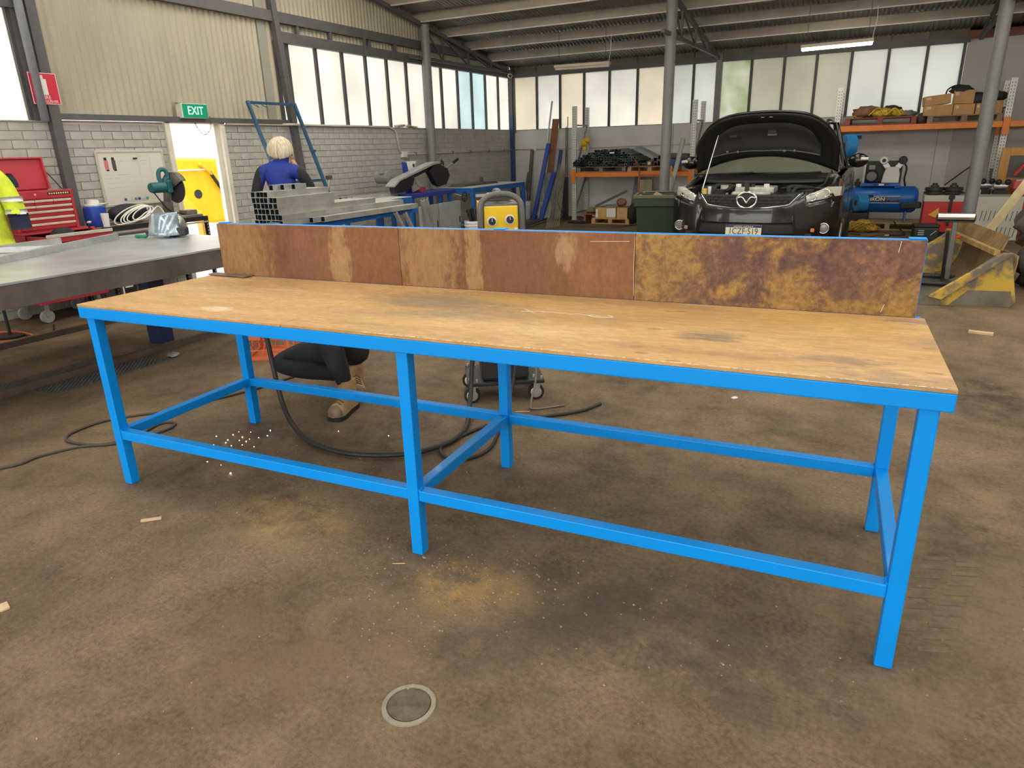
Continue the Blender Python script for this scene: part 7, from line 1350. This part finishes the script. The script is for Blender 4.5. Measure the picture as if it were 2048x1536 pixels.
# roller stand
rs_ = thing('roller_stand', 'black roller stand with a chrome roller behind the splashback end', 'roller stand', (3.93, 6.82, .022), 0.0)
for y in (-.20, .28): q = MB(); q.cyl((-.42, y, .03), (.12, y, .03), .026, n=14); q.build('base_tube', m_sawk, rs_, auto=40)
q = MB(); q.bar((0, -.22, .03), (0, .30, .03), .05, .05); q.build('base_beam', m_sawk, rs_, bevel=.005); q = MB(); q.bar((.02, .02, .03), (.0, -.04, .655), .045, .045, up=(1, 0, 0)); q.build('post', M('post_steel', (.24, .24, .24), .4, metal=.6), rs_, bevel=.004); q = MB(); q.bar((-.02, .06, .06), (-.045, -.02, .55), .06, .03, up=(1, 0, 0)); q.build('post_sleeve', m_sawk, rs_, bevel=.004)
bx('cradle', (-.17, -.07, .655), (.17, .0, .668), m_sawk, rs_, .003)
for x in (-.17, .17): bx('end_cheek', (x-.005, -.07, .6685), (x+.005, .0, .73), m_sawk, rs_, .003)
q = MB(); q.cyl((-.163, -.035, .708), (.163, -.035, .708), .040, n=24); q.build('roller', M('roller_chrome', (.62, .62, .60), .22, metal=.9), rs_, auto=40)
cy('lock_knob', (.03, -.02, .50), (.07, -.03, .50), .014, M('knob_red', (.6, .03, .02), .4), rs_, n=12)
# loader bucket
lb = thing('loader_bucket', 'worn yellow steel loader bucket lying on the floor at the right', 'loader bucket', (3.67, 5.74, 0), .16)
def worn(name, seed=0):
    return M(name, (.56, .36, .045), .6, col2=(.16, .135, .105), vscale=3.2, cut=(.44, .54), bump=.25, bscale=30, detail=8)
m_bk = worn('worn_yellow'); m_bks = M('bare_worn_steel', (.19, .165, .13), .5, metal=.35, var=.3, vscale=4, bump=.2, bscale=25); m_bkr = M('ribbed_rust', (.26, .17, .075), .65, var=.35, vscale=6)
XZ = Matrix(((1, 0, 0, 0), (0, 0, 1, 0), (0, 1, 0, 0), (0, 0, 0, 1)))
BWd = 1.75
SP_ = [(0, .0), (.74, .0), (.78, .05), (.68, .48), (.58, .50), (.10, .09), (0, .03)]
for y in (0, BWd):
    sp = MB(); sp.prism(SP_, (y, y+.018), XZ); s_ = sp.build('side_plate', m_bk, lb, bevel=.002)
    q = MB(); q.prism([(.05, .085), (.60, .505), (.68, .505), (.16, .06)], (y-.05, y-.0005) if y == 0 else (y+.0185, y+.068), XZ); q.build('edge_bar', m_bk, s_, bevel=.004)
    q = MB(); q.prism([(-.03, .0), (.16, .0), (.16, .10), (.02, .10), (-.01, .05)], (y-.03, y-.0005) if y == 0 else (y+.0185, y+.05), XZ); q.build('corner_shoe', m_bks, s_, bevel=.003)
    q = MB(); q.prism([(.24, .005), (.72, .005), (.745, .05), (.725, .15), (.38, .15)], (y-.004, y-.0005) if y == 0 else (y+.0185, y+.022), XZ); q.build('worn_band', m_bks, s_)
q = MB(); q.b2((0, .0185, .002), (.50, BWd-.0005, .016)); q.build('floor_plate', m_bks, lb); q = MB(); q.b2((-.10, .0, .0), (-.0005, BWd+.018, .022)); q.build('cutting_edge', m_bks, lb, bevel=.004)
q = MB(); q.grid(2, 10, lambda u, v: (.50+.24*math.sin(v*PI*.55), .0185+u*(BWd-.019), .016+.46*(1-math.cos(v*PI*.5))*.999+.0), th=.012); q.build('curved_back', m_bkr, lb, smooth=True)
q = MB(); q.bar((.56, .02, .50), (.56, BWd, .50), .05, .05); q.build('top_rail', M('rail_tan', (.42, .27, .09), .6, var=.3), lb, bevel=.004)
q = MB(); q.prism([(.585, .525), (.63, .65), (.642, .645), (.60, .52)], (.02, BWd), XZ); q.build('spill_plate', m_bkr, lb)
for k in range(34): y = .05+k*.05; q = MB(); q.bar((.578, y, .535), (.622, y, .655), .012, .012); q.build('spill_rib', m_bkr, lb)
# timber door frame, red bin and oddments in the far right corner
tf = thing('timber_door_frame', 'orange timber door frame leaning behind the right rack post', 'door frame', (5.20, 12.14, 0)); m_tim = M('frame_timber', (.62, .31, .08), .6, var=.15, stretch=(4, 4, .6))
for a, b in (((-.33, -.02, 0), (-.21, .02, 1.32)), ((.31, -.02, 0), (.43, .02, 1.32)), ((-.2095, -.02, 1.20), (.3095, .02, 1.32)), ((-.2095, -.02, .78), (.3095, .02, .86))): bx('frame_member', a, b, m_tim, tf, .003)
bx('infill_panel', (-.2095, .0, .02), (.3095, .012, .7795), m_tim, tf, 0); bx('dark_pane', (-.2095, .0, .861), (.3095, .008, 1.199), M('pane_dark', (.10, .10, .09), .3), tf, 0)
q = MB(); q.bar((5.05, 11.87, .9), (5.18, 11.87, 1.1), .10, .05); q.bar((5.18, 11.87, 1.1), (5.3, 11.87, .9), .10, .05); tag(q.build('red_bracket', M('br_red', (.5, .03, .04), .4), bevel=.01), 'red triangular bracket in the opening of the timber frame', 'bracket')
rb = thing('red_bin', 'red plastic bin at the right edge in front of the timber frame', 'bin', (5.26, 11.80, 0)); q = MB(); q.box((0, 0, .36), (.36, .36, .72), taper=(1.12, 1.12)); q.build('body', M('bin_red', (.50, .035, .05), .4), rb, bevel=.015); bx('lid', (-.225, -.225, .7205), (.225, .225, .83), M('lid_red', (.66, .09, .09), .4), rb, .015); bx('lid_slot', (-.08, -.2275, .765), (.12, -.2255, .785), m_blk, rb, 0); bx('lid_rim', (-.20, -.20, .8305), (.20, .20, .86), M('rim_pale', (.5, .4, .38), .5), rb, .006)
for i, (x, y, z, lb_) in enumerate(((4.70, 11.9, 0, 'black pump unit on the floor left of the right rack post'), (4.88, 11.66, 0, 'black pump unit by the red bin'))):
    t = thing('pump_unit', lb_, 'pump', (x, y, z)); bx('body', (-.09, -.07, 0), (.09, .07, .70), m_sawk, t, .01); q = MB(); q.cyl((-.09, -.02, .76), (.09, -.02, .76), .045, n=16); q.build('cylinder', m_galv, t, auto=40); 
    for dx in (-.06, .06): q = MB(); q.sphere((dx+.02, -.06, .82), .045, 12, 8); q.build('knob', m_blk, t, smooth=True)
    bx('neck', (-.06, -.04, .7005), (.06, .03, .76), m_sawk, t, .005)
q = MB(); q.bar((4.13, 7.79, .01), (4.86, 7.62, 1.55), .09, .03, up=(0, 1, 0)); tag(q.build('timber_board', M('board_pale', (.62, .50, .28), .7, var=.2), bevel=.003), 'pale timber board sloping up at the right edge', 'board')
m_heap = M('heap_dark', (.055, .045, .036), .85, var=.5, vscale=8, bump=1.0, bscale=9); m_heap2 = M('heap_brown', (.13, .10, .07), .85, var=.5, vscale=8, bump=1.0, bscale=9)
for i, (x, y, z, r, sc, mm, lb_) in enumerate(((4.86, 7.0, .20, .30, (1, 1.1, .9), m_heap, 'dark old sack at the foot of the heap behind the bucket'), (4.78, 7.25, .62, .26, (.9, 1.1, .9), m_heap2, 'brown old sack in the middle of the heap behind the bucket'), (4.98, 7.35, .98, .24, (.9, 1, .9), m_heap, 'dark old sack on top of the heap behind the bucket'), (4.92, 6.45, .22, .26, (.9, 1, 1), m_heap, 'dark old sack nearest the camera behind the bucket'), (4.90, 6.75, .55, .20, (.8, 1, .9), m_heap2, 'small brown sack above the nearest dark sack'))):
    blob('old_sack', (x, y, z), r, sc, mm, lb_, 'sack', 60+i, .4, 22)
lean('timber_offcut', (4.60, 7.35, .40), (5.10, 7.05, 1.30), .09, .05, M('off_dark', (.10, .07, .04), .8, var=.3), 'dark timber batten lying along the heap of sacks', 'batten'); q = MB(); q.box((4.50, 6.0, .57), (.03, .03, .09), (0, .7, 0)); tag(q.build('chrome_pin', m_chrome, bevel=.003), 'small bright steel pin beside the bucket corner', 'pin')
# ---- fluorescent lights hung from the purlins
def batten(x0, x1, y, z0, z1, lit, label):
    t = thing('fluorescent_light', label, 'light', (0, 0, 0)); a, b = Vector((x0, y, z0)), Vector((x1, y, z1)); d = b-a
    q = MB(); q.bar(a, b, .10, .05); q.build('housing', M('batten_cream', (.66, .58, .45), .45), t, bevel=.006)
    q = MB(); q.bar(a+d*.015-Vector((0, 0, .045)), b-d*.015-Vector((0, 0, .045)), .075, .038); q.build('diffuser', M('tube_lit', (1, .95, .8), .4, emit=(1.0, .92, .74), estr=26.0) if lit else M('tube_off', (.62, .56, .46), .4), t, bevel=.010)
    for k in (.08, .92):
        p = a+d*k; q = MB(); q.cyl(p+Vector((0, 0, .025)), (p.x, y, roof_z(y)-.02), .004, n=6); q.build('suspension_wire', m_mill, t)
    q = MB(); p = b-d*.02; q.tube(catmull([p+Vector((0, 0, .02)), p+Vector((.01, .02, .15)), p+Vector((.03, 0, .28)), (p.x+.02, y+.05, roof_z(y)-.14)], 4), .006, 5); q.build('flex', m_wht, t)
batten(1.77, 2.82, 11.2, 2.95, 2.965, True, 'lit fluorescent batten hanging above the car'); batten(-2.57, -1.47, 11.2, 2.965, 2.955, False, 'unlit fluorescent batten hanging near the left corner')
for k, (xa, lb_) in enumerate(((-2.6, 'unseen fluorescent batten added above the welding table'), (-.1, 'unseen fluorescent batten added above the left half of the workbench'), (2.3, 'unseen fluorescent batten added above the right half of the workbench'), (4.8, 'unseen fluorescent batten added right of the workbench'))): batten(xa, xa+1.25, .22, 3.75, 3.75, True, lb_)  # unseen batten row added to cast the overhead bench shadow
for yy, wh in ((4.9, 'near ceiling row'), (6.5, 'far ceiling row')):  # unseen rows added to brighten the back of the hall
    for k, xa in enumerate((-3.8, -1.5, 3.7, 6.0)): batten(xa, xa+1.25, yy, 3.95, 3.95, True, 'unseen batten added as fill light, %s from the left in the %s' % (('first', 'second', 'third', 'fourth', 'fifth')[k], wh))
# ================================================================== SMALL LITTER ON THE FLOOR
random.seed(77); q = MB()
def peb(x, y, r):
    k = random.uniform(.5, .9); q.sphere((x, y, r*k*.6), r, 6, 4, (1, random.uniform(.7, 1.1), k))
for cx, cy_, sx, sy, n_ in ((2.02, .06, .16, .10, 90), (1.85, .0, .30, .16, 70), (1.35, .22, .40, .14, 60), (2.5, .0, .55, .25, 60), (1.6, -.5, .5, .3, 40), (.75, .55, .5, .25, 50), (2.6, .5, .8, .4, 40), (1.9, -.3, .15, .12, 40), (3.3, .2, .6, .4, 30)):
    for _ in range(n_): peb(random.gauss(cx, sx), random.gauss(cy_, sy), random.uniform(.0018, .0048))
o = q.build('gravel', M('pebble', (.36, .27, .17), .8, var=.4, vscale=30), smooth=True); tag(o, 'tiny loose pebbles and grit scattered on the floor round the bench', 'gravel', kind='stuff')
def chip(x, y, rz, d, mat, label):
    q = MB(); q.box((0, 0, d[2]/2), d, (0, 0, 0)); o = q.build('timber_chip', mat, loc=(x, y, .001), rot=(0, 0, rz), bevel=.001); tag(o, label, 'wood chip')
m_chip = M('chip_pine', (.60, .44, .25), .8, var=.2)
chip(.46, -.19, .75, (.085, .018, .008), m_chip, 'pale wood chip on the floor in front of the left bench leg'); chip(.53, -.84, -.3, (.05, .03, .008), m_chip, 'pale wood chip at the left edge of the foreground'); chip(4.06, 4.69, -.2, (.17, .05, .02), m_chip, 'wood offcut on the floor right of the splashback'); chip(2.53, 2.40, .9, (.035, .022, .008), M('chip_white', (.75, .74, .70), .7), 'white chip on the floor behind the bench'); chip(1.40, 1.66, .5, (.09, .006, .004), m_chip, 'thin pale splinter beside the welder dolly'); chip(1.68, .0, .45, (.05, .004, .003), m_chip, 'thin pale splinter by the middle bench leg')
blob('wire_tangle', (-1.76, 1.64, .02), .04, (1.2, 1, .5), M('wire_grey', (.30, .30, .28), .5, metal=.5), 'small grey wire tangle beside the mesh grate', 'wire', 90, .5, 12)
# tyre print pressed in dirt beside the right bench leg
tp = MB()
for k in range(9):
    for s in (0, 1):
        x0 = 3.36+.105*s+.018*k; y0 = .30+.072*k; a = .35
        tp.prism([(x0, y0), (x0+.085, y0+.030), (x0+.088, y0+.060), (x0+.003, y0+.030)], (0.0004, 0.0016))
tag(tp.build('tyre_print', M('print_dirt', (.15, .105, .066), .9, var=.3, vscale=20)), 'tyre tread print on the floor right of the front bench leg', 'tyre print', kind='stuff')
